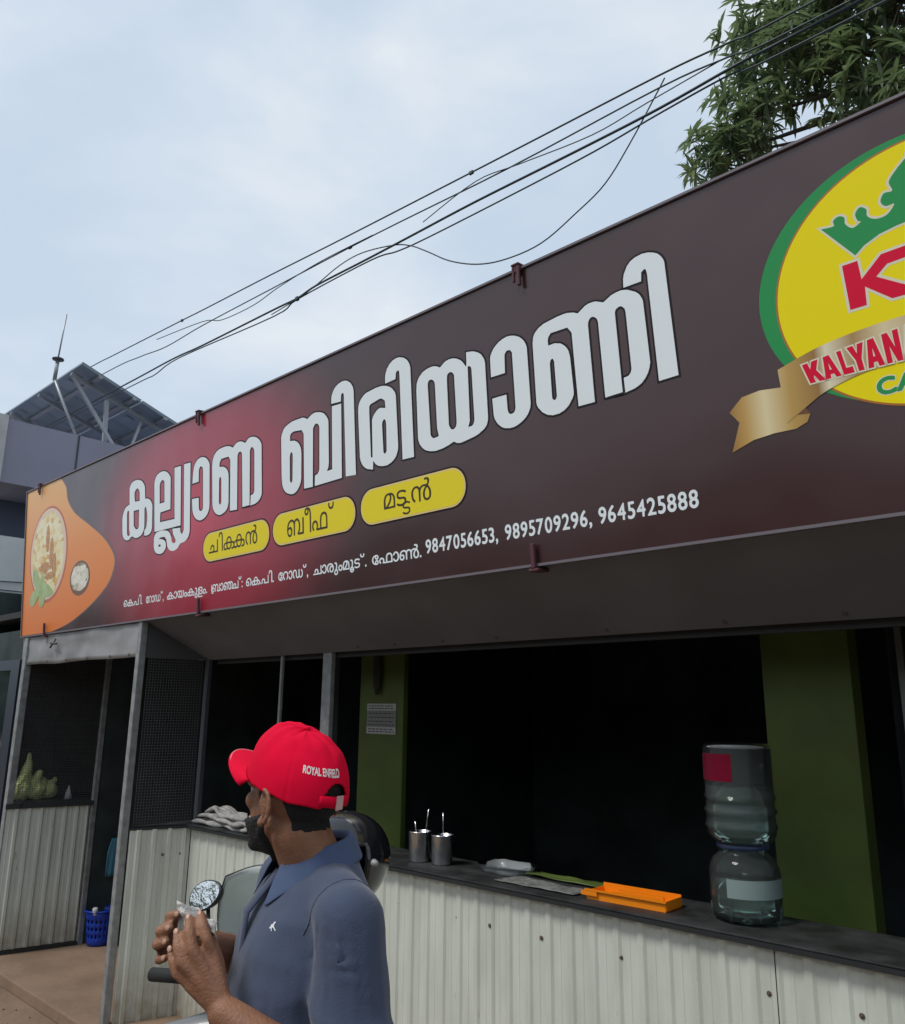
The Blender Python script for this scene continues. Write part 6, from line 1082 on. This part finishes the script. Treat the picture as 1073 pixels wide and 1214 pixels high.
# peak
vs = []; fs = []; n, m_ = 26, 9
for j in range(m_ + 1):
    for i in range(n + 1):
        a = R(-68 + 136 * i / n); t = j / m_
        fo = .1095 * math.cos(a) + t * (.076 * max(0, math.cos(a * 1.12)) ** .75 + .0); l = .0905 * math.sin(a) * (1 - .04 * t)
        vs.append(cp(fo, l, -.004 + .010 * t - (l / .0865) ** 2 * .026 * t - .006 * t * t))
for j in range(m_):
    for i in range(n): a = j * (n + 1) + i; fs.append((a, a + 1, a + n + 2, a + n + 1))
pk_ = mobj('cap_peak', vs, fs, RED, cap, True); md = pk_.modifiers.new('t', 'SOLIDIFY'); md.thickness = .0045
pts = [cp(.1095 * math.cos(R(-66 + 132 * i / n)) + .0745 * max(0, math.cos(R(-66 + 132 * i / n) * 1.12)) ** .75, .0865 * math.sin(R(-66 + 132 * i / n)) * .965, .0035 - math.sin(R(-66 + 132 * i / n)) ** 2 * .0245 - .0) for i in range(n + 1)]
MB().tube(pts, .0022, 6).build('peak_piping', mat('pale red piping', (.75, .18, .2), .7), cap, True)
# strap across the gap
vs = []; k_ = 14
for i in range(k_ + 1):
    a = math.pi + R(-24 + 48 * i / k_); vs += [dome(a, .012, .004), dome(a, .115, .004)]
o = mobj('cap_strap', vs, [(2 * i, 2 * i + 2, 2 * i + 3, 2 * i + 1) for i in range(k_)], RED, cap, True); md = o.modifiers.new('t', 'SOLIDIFY'); md.thickness = .0025
o = MB().add([dome(math.pi + R(x), t, g) for g in (.012, .03) for x, t in ((-2, .0), (9, .0), (9, .125), (-2, .125))], [(0, 1, 2, 3), (7, 6, 5, 4), (0, 4, 5, 1), (1, 5, 6, 2), (2, 6, 7, 3), (3, 7, 4, 0)]).build('cap_buckle', mat('pale pink plastic', (.65, .40, .38), .4), cap)
# writing on the back panels
tcu = bpy.data.curves.new('w', 'FONT'); tcu.body = 'ROYAL ENFIELD'; tcu.size = 1; tcu.offset = .035
tmp = bpy.data.objects.new('tmp', tcu); bpy.context.view_layer.update(); me = bpy.data.meshes.new_from_object(tmp); bpy.data.objects.remove(tmp)
bm = bmesh.new(); bm.from_mesh(me); bmesh.ops.subdivide_edges(bm, edges=[e_ for e_ in bm.edges if e_.calc_length() > .3], cuts=2); bm.to_mesh(me); bm.free()
x0 = min(v.co.x for v in me.vertices); x1 = max(v.co.x for v in me.vertices)
for v in me.vertices:
    u = (v.co.x - x0) / (x1 - x0); w = v.co.y / .7
    a = math.pi - R(46) + R(50) * u; t = .315 + .085 * w + .0 * u
    v.co = dome(a, t, .010)
me.materials.append(mat('white thread', (.75, .72, .70), .7)); o = bpy.data.objects.new('cap_lettering', me); COL.objects.link(o); o.parent = cap
MO = MO_man

# crumpled tissue between the hands
ts = thing('paper_tissue', 'crumpled white paper tissue pinched between the man\'s fingers', 'tissue', W3(-.44, 1.53, 1.39))
vs = []; fs = []; nx, nz = 22, 14
for j in range(nz + 1):
    for i in range(nx + 1):
        u, v = i / nx, j / nz
        p = -.474 + .070 * u; z = 1.372 + .052 * v * (1 - .45 * u) - .012 * u; q = 1.540 + .012 * math.sin(9 * u + 4 * v) + .008 * noise.noise(Vector((u * 5, v * 5, 3)))
        z += .006 * noise.noise(Vector((u * 4, v * 4, 9))); vs.append(W3(p, q, z) - ts.location)
for j in range(nz):
    for i in range(nx): a = j * (nx + 1) + i; fs.append((a, a + 1, a + nx + 2, a + nx + 1))
o = mobj('tissue_sheet', vs, fs, mat('white tissue paper', (.72, .68, .62), .9, bump=.4, bscale=120), ts, True); md = o.modifiers.new('t', 'SOLIDIFY'); md.thickness = .0015

# ================================================================ SCOOTER AND RIDER
SC = W3(-.634, 2.33, GZ)                       # under the middle of the scooter
SF = dirw(.46, .89); SLf = dirw(-.89, .46)
scoot = thing('scooter', 'scooter with oval mirrors and clear windscreen parked facing the counter beside the man', 'scooter', SC)
def sp_(f, l, z): return SF * f + SLf * l + UP * z
GREY = mat('grey scooter paint', (.14, .15, .16), .3, coat=.5); SRED = mat('red scooter paint', (.55, .01, .05), .3, coat=.5); SWH = mat('white scooter paint', (.7, .7, .7), .3, coat=.4)
RUB = mat('black rubber', (.02, .02, .02), .8); BLK = mat('black plastic', (.025, .027, .03), .4); CHR = mat('chrome', (.75, .75, .75), .12, metal=1)
def loft(name, secs, m, par, sub=1, e=2.6):
    """secs: (f, l, z, half width, half height, pitch)"""
    rg = []
    for f, l, z, w, h in secs:
        r_ = []
        for k in range(16):
            a = 2 * math.pi * k / 16; c, s = math.cos(a), math.sin(a)
            r_.append(sp_(f, l + w * math.copysign(abs(c) ** (2 / e), c), z + h * math.copysign(abs(s) ** (2 / e), s)))
        rg.append(r_)
    o = MB().rings(rg).build(name, m, par, True)
    if sub: md = o.modifiers.new('s', 'SUBSURF'); md.levels = md.render_levels = sub
    return o
for f in (.62, -.58):
    w = None
    rg = [(.155, -.045), (.205, -.05), (.235, -.03), (.24, 0), (.235, .03), (.205, .05), (.155, .045)]
    q = Matrix((tuple(SF), tuple(UP), tuple(SLf))).transposed()
    tyre = MB().lathe([(r_, z) for r_, z in rg] + [rg[0]], n=36, M=q, cap=False).build('wheel', RUB, scoot, True); tyre.location = sp_(f, 0, .242)
    MB().lathe([(.0, -.02), (.155, -.03), (.16, .0), (.155, .03), (.0, .02)], n=24, M=q, cap=False).build('rim', mat('grey wheel rim', (.35, .35, .36), .35, metal=.7), tyre, True)
loft('rear_body', [(-.78, 0, .72, .03, .03), (-.70, 0, .68, .11, .08), (-.45, 0, .60, .16, .13), (-.15, 0, .58, .15, .13), (.02, 0, .50, .12, .14), (.06, 0, .45, .10, .10)], GREY, scoot)
loft('seat', [(-.72, 0, .78, .05, .02), (-.66, 0, .79, .12, .035), (-.3, 0, .79, .145, .04), (0, 0, .76, .11, .035), (.06, 0, .74, .06, .02)], mat('black seat vinyl', (.02, .02, .02), .55), scoot)
loft('floorboard', [(.02, 0, .32, .14, .04), (.2, 0, .30, .16, .03), (.38, 0, .33, .16, .04)], BLK, scoot)
loft('front_apron', [(.36, 0, .33, .17, .03), (.42, 0, .50, .19, .05), (.47, 0, .68, .20, .06), (.45, 0, .84, .17, .05), (.41, 0, .93, .12, .03)], SRED, scoot)
loft('apron_trim', [(.455, 0, .60, .10, .02), (.515, 0, .70, .125, .03), (.505, 0, .83, .11, .03), (.45, 0, .90, .07, .02)], SWH, scoot)
loft('front_fender', [(.84, 0, .36, .04, .02), (.74, 0, .47, .07, .025), (.62, 0, .51, .075, .03), (.48, 0, .46, .07, .03), (.42, 0, .38, .05, .02)], GREY, scoot)
MB().tube([sp_(.62, .075, .24), sp_(.55, .075, .50), sp_(.50, .03, .70)], .02, 8).tube([sp_(.62, -.075, .24), sp_(.55, -.075, .50), sp_(.50, -.03, .70)], .02, 8).build('fork', CHR, scoot, True)
hb = loft('handlebar_cowl', [(.16, .06, 1.08, .12, .03), (.22, .08, 1.115, .20, .045), (.30, .08, 1.12, .23, .06), (.38, .05, 1.07, .20, .07), (.43, 0, .99, .10, .05)], mat('olive grey cowl paint', (.17, .18, .17), .3, coat=.5), scoot)
loft('front_column', [(.30, 0, 1.04, .12, .06), (.34, 0, .95, .13, .05), (.40, 0, .86, .15, .05)], GREY, scoot)
loft('instrument_panel', [(.15, .03, 1.085, .08, .012), (.19, .03, 1.115, .11, .018), (.24, .03, 1.145, .11, .02)], BLK, scoot)
loft('headlight', [(.405, 0, 1.0, .085, .042), (.435, 0, .995, .075, .036), (.445, 0, .99, .05, .022)], mat('headlight glass', (.7, .72, .72), .08, spec=.8), scoot)
MB().tube([sp_(.20, -.37, 1.05), sp_(.24, -.22, 1.06), sp_(.29, 0, 1.05), sp_(.24, .22, 1.06), sp_(.20, .37, 1.05)], .014, 8).build('handlebar', BLK, scoot, True)
for s_ in (1, -1):
    MB().tube([sp_(.205, .24 * s_, 1.058), sp_(.19, .38 * s_, 1.05)], .019, 10).build('grip', RUB, scoot, True)
    MB().tube([sp_(.25, .20 * s_, 1.05), sp_(.262, .30 * s_, 1.045), sp_(.25, .40 * s_, 1.04)], .006, 6).build('brake_lever', CHR, scoot, True)
    base = sp_(.25, .20 * s_, 1.07); mc_ = sp_(.276, .273 * s_, 1.262 if s_ > 0 else 1.29); 
    MB().tube([base, base.lerp(mc_, .5) + SLf * .03 * s_ + SF * .03, mc_ - UP * .02 + SF * .012], .0065, 8).build('mirror_stem', BLK, scoot, True)
    # mirror: shallow dish, its glass looking back at the rider
    look = (-SF + UP * .29 + SLf * .10).normalized()
    xx = look.cross(UP).normalized(); yy = xx.cross(look)
    sh_ = [(1.0 + .10 * math.cos(2 * a_ * 2 * math.pi / 28)) for a_ in range(28)]
    def rimpts(sc, dpt): return [mc_ + xx * (.063 * sc * math.cos(2 * math.pi * k / 28)) + yy * (.041 * sc * math.sin(2 * math.pi * k / 28) * (1 + .08 * math.cos(2 * math.pi * k / 28))) + look * dpt for k in range(28)]
    xx, yy = xx * math.cos(.35) - yy * math.sin(.35) * (1 if s_ > 0 else -1), yy * math.cos(.35) + xx * math.sin(.35) * (1 if s_ > 0 else -1)
    mh = MB().rings([rimpts(.45, -.035), rimpts(.85, -.022), rimpts(1.04, -.004), rimpts(1.04, .004), rimpts(.93, .0045)], True).build('mirror_housing', BLK, scoot, True)
    MB().add(rimpts(.96, .0055), [tuple(range(28))]).build('mirror_glass', mat('mirror glass', (.85, .87, .88), .02, metal=1, bump=.25, bscale=30), mh)
# clear windscreen
vs = []; fs = []; n, m_ = 18, 12
for j in range(m_ + 1):
    for i in range(n + 1):
        a = R(-78 + 156 * i / n); t = j / m_; w = .21 * (1 - .42 * t ** 2.2)
        vs.append(sp_(.37 + .08 * math.cos(a) * (1 - .2 * t) - .10 * t, .085 + w * math.sin(a), 1.07 + .285 * t - .035 * (math.sin(a) ** 2) * t))
for j in range(m_):
    for i in range(n): a = j * (n + 1) + i; fs.append((a, a + 1, a + n + 2, a + n + 1))
ws = mobj('windscreen', vs, fs, thin_clear('hazy clear acrylic', (.86, .93, .91), .35, .12, .30), scoot, True); md = ws.modifiers.new('t', 'SOLIDIFY'); md.thickness = .004
edge_pts = [vs[j * (n + 1)] for j in range(m_ + 1)] + [vs[m_ * (n + 1) + i] for i in range(n + 1)] + [vs[j * (n + 1) + n] for j in range(m_, -1, -1)]
MB().tube(edge_pts, .0028, 6).build('windscreen_edge', BLK, scoot, True)
# leg shield with its left wing, white edge and red inner panel
loft('leg_shield', [(.06, .53, .60, .02, .10), (.08, .50, .74, .03, .08), (.14, .42, .83, .05, .07), (.22, .24, .86, .10, .08), (.32, .04, .92, .14, .09)], mat('light grey scooter paint', (.20, .21, .22), .4, coat=.2), scoot)
loft('inner_panel', [(-.16, .36, .74, .02, .06), (-.14, .34, .83, .05, .06), (-.06, .25, .88, .08, .06), (.10, .10, .90, .10, .07)], SRED, scoot)
loft('panel_edge', [(-.17, .405, .78, .012, .04), (-.15, .385, .875, .03, .022), (-.06, .29, .935, .05, .018), (.08, .14, .95, .05, .014)], SWH, scoot)
# stand
MB().tube([sp_(-.1, .12, .28), sp_(-.16, .24, .005)], .012, 6).build('side_stand', CHR, scoot, True)

# helmet hung over the right mirror
HP = W3(-.300, 2.445, 1.335)
hel = thing('helmet', 'glossy black full face helmet hung on the scooter mirror behind the shoulder', 'helmet', HP)
SF, SLf = dirw(-.62, -.78), dirw(.78, -.62)
HB = mat('gloss black shell', (.012, .013, .016), .12, coat=.6)
def hel_pt(a, e_, g=1.0):
    c, s = math.cos(a), math.sin(a); ce, se = math.cos(e_), math.sin(e_)
    f = .138 * c * ce * (1.06 if c > 0 and se < .1 else 1); l = .122 * s * ce; u = .122 * se * (1.12 if se < 0 else 1)
    if se < 0: l *= 1 - .12 * (-se); 
    return (SF * f * g + SLf * l * g + UP * (u * g + .012))
vs = []; fs = []; na, ne = 56, 26
for j in range(ne + 1):
    e_ = R(-58 + (148 - .01) * j / ne)
    for i in range(na): vs.append(hel_pt(2 * math.pi * i / na, e_))
for j in range(ne):
    for i in range(na):
        a = ((i + .5) / na * 360 + 180) % 360 - 180; e_ = -58 + 148 * (j + .5) / ne
        if abs(a) < 74 and -22 < e_ < 22: continue
        fs.append((j * na + i, j * na + (i + 1) % na, (j + 1) * na + (i + 1) % na, (j + 1) * na + i))
o = mobj('helmet_shell', vs, fs, HB, hel, True); md = o.modifiers.new('t', 'SOLIDIFY'); md.thickness = .010; md.offset = -1
vs = []; fs = []
for j in range(11):
    for i in range(29): vs.append(hel_pt(R(-76 + 130 * i / 28), R(-24 + 50 * j / 10), 1.022))
for j in range(10):
    for i in range(28): a = j * 29 + i; fs.append((a, a + 1, a + 30, a + 29))
o = mobj('visor', vs, fs, mat('pale tinted visor', (.42, .48, .55), .10, spec=.8, trans=.3), hel, True); md = o.modifiers.new('t', 'SOLIDIFY'); md.thickness = .002
for s_ in (1, -1):
    p = hel_pt(R(86 * s_), 0, 1.03); MB().cone(p, p + SLf * .004 * s_, .011, .009, 12).build('visor_screw', mat('grey plastic', (.3, .3, .3), .4), hel, True)

# ================================================================ THINGS ON THE COUNTER
CTZ = 1.0525
PET = thin_clear('clear bluish plastic', (.90, .98, .95), .03, .05)
jar = thing('water_jar', 'lower clear water jar with a pale label standing on the counter end', 'water jar', (-1.385, 2.955, CTZ))
prof = [(.0, .0), (.085, .0), (.112, .012), (.120, .035), (.117, .055), (.120, .07), (.120, .155), (.116, .176), (.104, .200), (.086, .216), (.080, .222), (.080, .236)]
MB().lathe(prof, n=44, cap=False).build('jar_body', PET, jar, True)
WAT = thin_clear('clear water', (.84, .95, .91), .04, .02)
MB().lathe([(.0, .006), (.104, .014), (.115, .036), (.115, .13), (.0, .13)], n=36, cap=False).build('water', WAT, jar, True)
def wrap(r, z0, z1, a0, a1, n=16): 
    vs = [];
    for i in range(n + 1): a = R(a0 + (a1 - a0) * i / n); vs += [(r * math.cos(a), r * math.sin(a), z0), (r * math.cos(a), r * math.sin(a), z1)]
    return vs, [(2 * i, 2 * i + 2, 2 * i + 3, 2 * i + 1) for i in range(n)]
vs, fs = wrap(.1215, .085, .145, -95, 15); mobj('jar_label', vs, fs, mat('pale label', (.22, .29, .28), .5), jar, True)
for a in range(8):
    t = 2 * math.pi * a / 8; MB().tube([(.119 * math.cos(t), .119 * math.sin(t), .012), (.122 * math.cos(t), .122 * math.sin(t), .06)], .005, 6).build('base_rib', PET, jar, True)
jar2 = thing('water_jar', 'upper water jar with red printed band stacked upside down on the lower jar', 'water jar', (-1.385, 2.955, CTZ + .237))
prof = [(.080, .0), (.086, .010), (.104, .026), (.118, .045), (.119, .062), (.1235, .068), (.1235, .076), (.118, .082), (.118, .112), (.1245, .118), (.1245, .128), (.118, .134), (.118, .160), (.123, .166), (.123, .174), (.118, .180), (.118, .338), (.112, .348), (.0, .352)]
MB().lathe(prof, n=44, cap=False).build('jar_body', PET, jar2, True)
MB().lathe([(.0, .012), (.082, .012), (.100, .028), (.114, .048), (.114, .205), (.0, .205)], n=36, cap=False).build('water', WAT, jar2, True)
MB().lathe([(.0, .354), (.113, .352), (.119, .345), (.119, .338), (.113, .336)], n=40, cap=False).build('rim_ring', thin_clear('frosted plastic ring', (.8, .85, .85), .25, .2), jar2, True)
vs, fs = wrap(.1195, .225, .318, 165, 285); mobj('red_band', vs, fs, thin_clear('red printed band', (.42, .015, .06), .45, .35), jar2, True)
MB().lathe([(.082, -.003), (.089, -.001), (.089, .012), (.082, .014)], n=32, cap=False).build('blue_collar_ring', mat('blue plastic ring', (.03, .05, .12), .4), jar2, True)

def tumbler(x, y, r, h, lab):
    t = thing('steel_tumbler', lab, 'tumbler', (x, y, CTZ), 'steel tumblers on the counter')
    MB().lathe([(.0, .0), (r * .90, .0), (r * .93, .006), (r, h - .004), (r * 1.04, h), (r * .97, h - .002), (r * .9, .008), (.0, .008)], n=32, cap=False).build('cup', M['steel'], t, True); return t
tumbler(-2.968, 2.905, .054, .135, 'left steel tumbler holding spoons beside the green pillar')
tumbler(-2.840, 2.925, .052, .130, 'right one of the two steel tumblers on the counter')
for (x, y, dx, dy, h, lab) in ((-2.985, 2.90, -.012, .0, .165, 'steel spoon leaning to the left out of the left tumbler'), (-2.952, 2.91, .026, .01, .225, 'tall steel spoon standing upright out of the left tumbler'), (-2.84, 2.93, -.010, .01, .215, 'steel spoon standing up out of the right tumbler')):
    t = thing('spoon', lab, 'spoon', (x, y, CTZ + .01), 'spoons in the steel tumblers')
    MB().tube([(0, 0, 0), (dx * .7, dy * .7, h * .8), (dx, dy, h)], [.002, .0026, .0034], 6).build('handle', M['steel'], t, True)
    MB().ell((0, 0, .015), (Vector((.013, 0, 0)), Vector((0, .004, 0)), Vector((0, 0, .018))), 10, 8).build('spoon_bowl', M['steel'], t, True)
# clear takeaway tray
t = thing('plastic_tray', 'clear crumpled plastic tray lying on the counter behind the ribbed panels', 'tray', (-2.50, 2.99, CTZ))
rg = []
for sx, z in ((.82, .0), (.9, .012), (1, .035), (1.06, .037)):
    rg.append([Vector((.125 * sx * math.copysign(abs(math.cos(a)) ** .5, math.cos(a)), .085 * sx * math.copysign(abs(math.sin(a)) ** .5, math.sin(a)), z + .006 * noise.noise(Vector((math.cos(a) * 3, math.sin(a) * 3, z * 9))))) for a in [2 * math.pi * k / 28 for k in range(28)]])
q = MB().rings(rg, cap=False); q.f.append(tuple(range(27, -1, -1))); o = q.build('tray_shell', thin_clear('clear thin plastic', (.8, .85, .85), .30, .12), t, True)
# folded newspaper / leaf sheets
def sheet_thing(name, lab, cat, c, pts, m, h=.004, seed=1):
    t = thing(name, lab, cat, c); vs = []; fs = []; nx, ny = 18, 10
    (a, b_, c2, d) = [Vector(p) for p in pts]
    for j in range(ny + 1):
        for i in range(nx + 1):
            u, v = i / nx, j / ny; p = a.lerp(b_, u).lerp(d.lerp(c2, u), v); z = h * (.6 + noise.noise(Vector((u * 4, v * 4, seed)))) + .001
            vs.append((p.x, p.y, max(.001, z)))
    for j in range(ny):
        for i in range(nx): k = j * (nx + 1) + i; fs.append((k, k + 1, k + nx + 2, k + nx + 1))
    o = mobj(name + '_sheet', vs, fs, m, t, True); md = o.modifiers.new('t', 'SOLIDIFY'); md.thickness = .0015; md.offset = 1
sheet_thing('banana_leaf', 'yellow green leaf piece lying behind the orange tray', 'leaf', (-2.13, 2.99, CTZ), [(-.27, .0), (.25, -.0), (.28, .07), (-.25, .09)], mat('fresh banana leaf', (.10, .14, .035), .4), .012, 3)
sheet_thing('newspaper', 'grey folded newspaper lying on the counter beside the orange tray', 'newspaper', (-2.22, 2.86, CTZ), [(-.2, -.05), (.20, -.05), (.22, .07), (-.18, .08)], mat('newsprint', (.17, .175, .165), .8, var=.35, vscale=40), .007, 8)
# orange tray
t = thing('orange_tray', 'bright orange plastic tray standing on the counter near the water jars', 'tray', (-1.80, 2.89, CTZ), rz=R(2))
OR = mat('orange plastic', (.88, .25, .006), .38)
b = MB(); L_, W_, H_ = .165, .06, .036
b.box(-L_, L_, -W_, W_, 0, .004)
b.build('tray_base', OR, t)
b = MB(); b.box(-L_, L_, -W_ - .003, -W_, 0, H_); b.box(-L_, L_, W_, W_ + .003, 0, H_ + .006); b.box(-L_ - .003, -L_, -W_, W_, .0045, H_ - .008); b.box(L_, L_ + .003, -W_, W_, .0045, H_); b.box(-L_ - .006, L_ + .006, -W_ - .012, -W_ - .0032, H_ - .005, H_); b.box(-L_ - .02, -L_ + .05, -W_ - .0125, -W_ - .0122, H_ - .022, H_ - .006)
b.build('tray_side', OR, t); b = MB(); b.box(-.07, .12, -.03, -.022, .0045, .032); b.box(-.07, .12, .01, .018, .0045, .034); b.build('divider', OR, t)
# twisted grey towels
tw = thing('towel_bundle', 'twisted bundle of wet grey towels lying on the counter corner', 'towels', (-4.50, 2.87, CTZ))
r3 = random.Random(5); TWM = mat('wet grey cotton', (.36, .35, .33), .9, var=.22, vscale=25, bump=.4, bscale=90)
for k in range(22):
    lay = 0 if k < 9 else 1 if k < 17 else 2; kk = k - (0, 9, 17)[lay]; nl = (9, 8, 5)[lay]
    y0 = (kk - (nl - 1) / 2) * .024; L0, L1 = (-.36 + .03 * lay + r3.uniform(0, .03), .30 - .05 * lay - r3.uniform(0, .05)); pts = []
    for i in range(16):
        t_ = i / 15; x = L0 + (L1 - L0) * t_; sw = .5 * math.sin(3.0 * t_ + 1.2 * lay)
        pts.append((x, y0 * (1 - .35 * math.sin(math.pi * t_) * sw) + .022 * sw + .006 * math.sin(i * 1.1 + k), .0135 + .026 * lay + .004 * math.sin(i * .9 + k * 2.1) + .022 * math.exp(-((t_ - .22) / .18) ** 2) * (lay + .3) * .6))
    o = MB().tube(pts, [(.0125 + .0025 * math.sin(i * 1.3 + k)) * (1 if 0 < i < 15 else .5) for i in range(16)], 9).build('towel_fold', TWM, tw, True)
# notice on the green pillar
nt_ = thing('notice', 'white printed notice with red and grey lines pasted on the green pillar', 'notice', (-3.66, 3.2505, 1.695))
MB().box(-.125, .125, -.0015, .0015, .045, .085).box(-.125, .125, -.0015, .0015, -.085, -.045).build('paper', mat('grey white paper', (.42, .42, .40), .7), nt_)
MB().box(-.125, .125, -.0013, .0013, -.043, .043).build('paper', mat('grey paper strip', (.22, .22, .21), .7), nt_)
b = MB(); r4 = random.Random(3)
for row, z in enumerate((.072, .058, .03, .008, -.015, -.034, -.058, -.072)):
    x = -.11
    while x < .10:
        w = r4.uniform(.008, .03); b.box(x, min(x + w, .112), -.0022, -.0017, z - .003, z + .003); x += w + .007
b.build('print_lines', mat('dark print lines', (.08, .05, .05), .7), nt_)
nt_.rotation_euler = (0, 0, 0)
# dark cloth hanging on a nail on the left pillar
hb_ = thing('hanging_bag', 'dark narrow bag hanging high on the green pillar above the notice', 'bag', (-3.69, 3.232, 1.96))
q = MB(); rg = []
for z, w, d in ((.20, .010, .006), (.12, .028, .012), (.0, .036, .018), (-.08, .028, .015), (-.13, .012, .008)):
    rg.append([Vector((w * math.cos(2 * math.pi * k / 12) + .02 * (.2 - z), d * math.sin(2 * math.pi * k / 12), z)) for k in range(12)])
q.rings(rg).build('bag_cloth', mat('dark bag cloth', (.03, .03, .025), .8), hb_, True); MB().tube([(0, 0, .20), (.0, .02, .215)], .002, 5).build('loop', M['cable'], hb_)
# yellow plastic bag and paper cone on the ledge of the left bay
yb = thing('plastic_bag', 'crumpled yellow green plastic bag standing behind the left mesh', 'bag', (-6.95, 2.62, 1.036))
MB((0, 0, 0)).box(-7.25, -6.79, 2.45, 3.0, 1.008, 1.036).build('ledge', M['counter'], shop)
q = MB(); r7 = random.Random(12)
for (y, z, ry, rz_, rx) in ((-.10, .07, .075, .085, .06), (.0, .06, .08, .07, .065), (.09, .055, .07, .06, .06), (.03, .10, .06, .06, .05)):
    q.ell((0 + r7.uniform(-.02, .02), y, z), (Vector((rx, 0, 0)), Vector((0, ry, 0)), Vector((0, 0, rz_))), 16, 12)
for (a_, b_, r0, r1) in (((0, -.10, .12), (.0, -.085, .24), .05, .030), ((0, -.085, .24), (.0, -.08, .33), .030, .010), ((0, -.02, .10), (.02, .0, .19), .05, .022), ((0, .08, .06), (.01, .13, .13), .05, .02)): q.cone(a_, b_, r0, r1, 10)
o = q.build('bag_film', mat('yellow green film', (.60, .62, .30), .32, col2=(.42, .47, .18), vscale=14, bump=.6, bscale=30), yb); finish(o, .007, 1, .4)
for v in o.data.vertices: v.co += v.normal * (.010 * noise.noise(Vector((v.co.x * 25, v.co.y * 30, v.co.z * 9))) + .004 * abs(math.sin(60 * v.co.y + 8 * noise.noise(v.co * 12))))
mn = min(v.co.z for v in o.data.vertices)
for v in o.data.vertices: v.co.z = max(0, v.co.z - mn - .004)
pc = thing('paper_cone', 'small white paper cone beside the yellow bag', 'paper', (-6.90, 2.85, 1.036)); MB().lathe([(.032, 0), (.018, .05), (.003, .10)], n=14).build('cone', mat('white paper', (.65, .65, .62), .8), pc, True)
# blue perforated bucket inside the entry
bk = thing('laundry_basket', 'bright blue perforated plastic basket on the entry floor', 'basket', (-6.60, 3.08, .001)); BL = mat('blue plastic', (.012, .05, .42), .35)
nb_, rows = 40, 9
vs = []; fs = []
for j in range(rows + 1):
    t_ = j / rows; r_ = .085 + .030 * t_
    for i in range(nb_): a = 2 * math.pi * i / nb_; vs.append((r_ * math.cos(a), r_ * math.sin(a), .004 + .235 * t_))
for j in range(rows):
    for i in range(nb_):
        if j in (2, 4, 6) and i % 2: continue
        fs.append((j * nb_ + i, j * nb_ + (i + 1) % nb_, (j + 1) * nb_ + (i + 1) % nb_, (j + 1) * nb_ + i))
fs.append(tuple(range(nb_ - 1, -1, -1)))
o = mobj('basket_wall', vs, fs, BL, bk, True); md = o.modifiers.new('t', 'SOLIDIFY'); md.thickness = .003
MB().lathe([(.115, .236), (.124, .238), (.124, .248), (.115, .250)], n=36, cap=False).build('basket_rim', BL, bk, True)
b = MB().tube([(.05 + .015 * k, -.06 - .015 * k, .2 + .035 * k) for k in range(3)], .02, 8); b.build('rag', mat('pale rag', (.5, .52, .55), .9), bk, True)
sb_ = thing('blue_cloth', 'small light blue cloth hanging low on the dark wall inside the entry', 'cloth', (-6.672, 3.16, .60))
vs = []; fs = []
for j in range(9):
    for i in range(9):
        y = -.055 + .11 * i / 8; z = .14 - .28 * j / 8; vs.append((.012 + .010 * math.sin(i * 1.9 + j * .3) * (j / 8) + .004 * noise.noise(Vector((i, j, 1.0))), y * (.5 + .5 * min(1, j / 3)), z))
for j in range(8):
    for i in range(8): k = j * 9 + i; fs.append((k, k + 9, k + 10, k + 1))
o = mobj('cloth_sheet', vs, fs, mat('light blue cloth', (.10, .30, .42), .8), sb_, True); md = o.modifiers.new('t', 'SOLIDIFY'); md.thickness = .003
# pebbles and litter on the ground at the step
pb = MB(); r5 = random.Random(9)
for k in range(160):
    x, y = r5.uniform(-7.5, -4.8), r5.uniform(1.5, 2.27); s_ = r5.uniform(.004, .014)
    pb.ell((x, y, -.066), (Vector((s_, 0, 0)), Vector((0, s_ * .8, 0)), Vector((0, 0, s_ * .6))), 6, 4)
tag(pb.build('gravel', mat('small stones', (.20, .16, .12), .9), None, True), 'loose small stones on the ground by the step', 'gravel', kind='stuff')
# trees and roofs across the road, behind the viewer: they darken what the glossy sign reflects
tl = MB(); r6 = random.Random(21)
for k in range(26):
    x = -60 + k * 4.4 + r6.uniform(-1, 1); y = -15 + r6.uniform(-2, 2); h = r6.uniform(3.2, 5.2)
    bmx = bmesh.new(); bmesh.ops.create_icosphere(bmx, subdivisions=3, radius=1)
    for v in bmx.verts: v.co *= 1 + .35 * noise.noise(v.co * 2.3 + Vector((k, 0, 0))) + .18 * noise.noise(v.co * 6)
    bmx.verts.ensure_lookup_table(); tl.add([Vector((x + v.co.x * 3.4, y + v.co.y * 2.6, h * .5 + v.co.z * h * .62)) for v in bmx.verts], [tuple(v.index for v in f.verts) for f in bmx.faces]); bmx.free()
tag(tl.build('far_trees', mat('far foliage', (.06, .08, .04), .8, var=.4, vscale=1.5), None, True), 'belt of trees across the road behind the viewer', 'trees', kind='stuff')
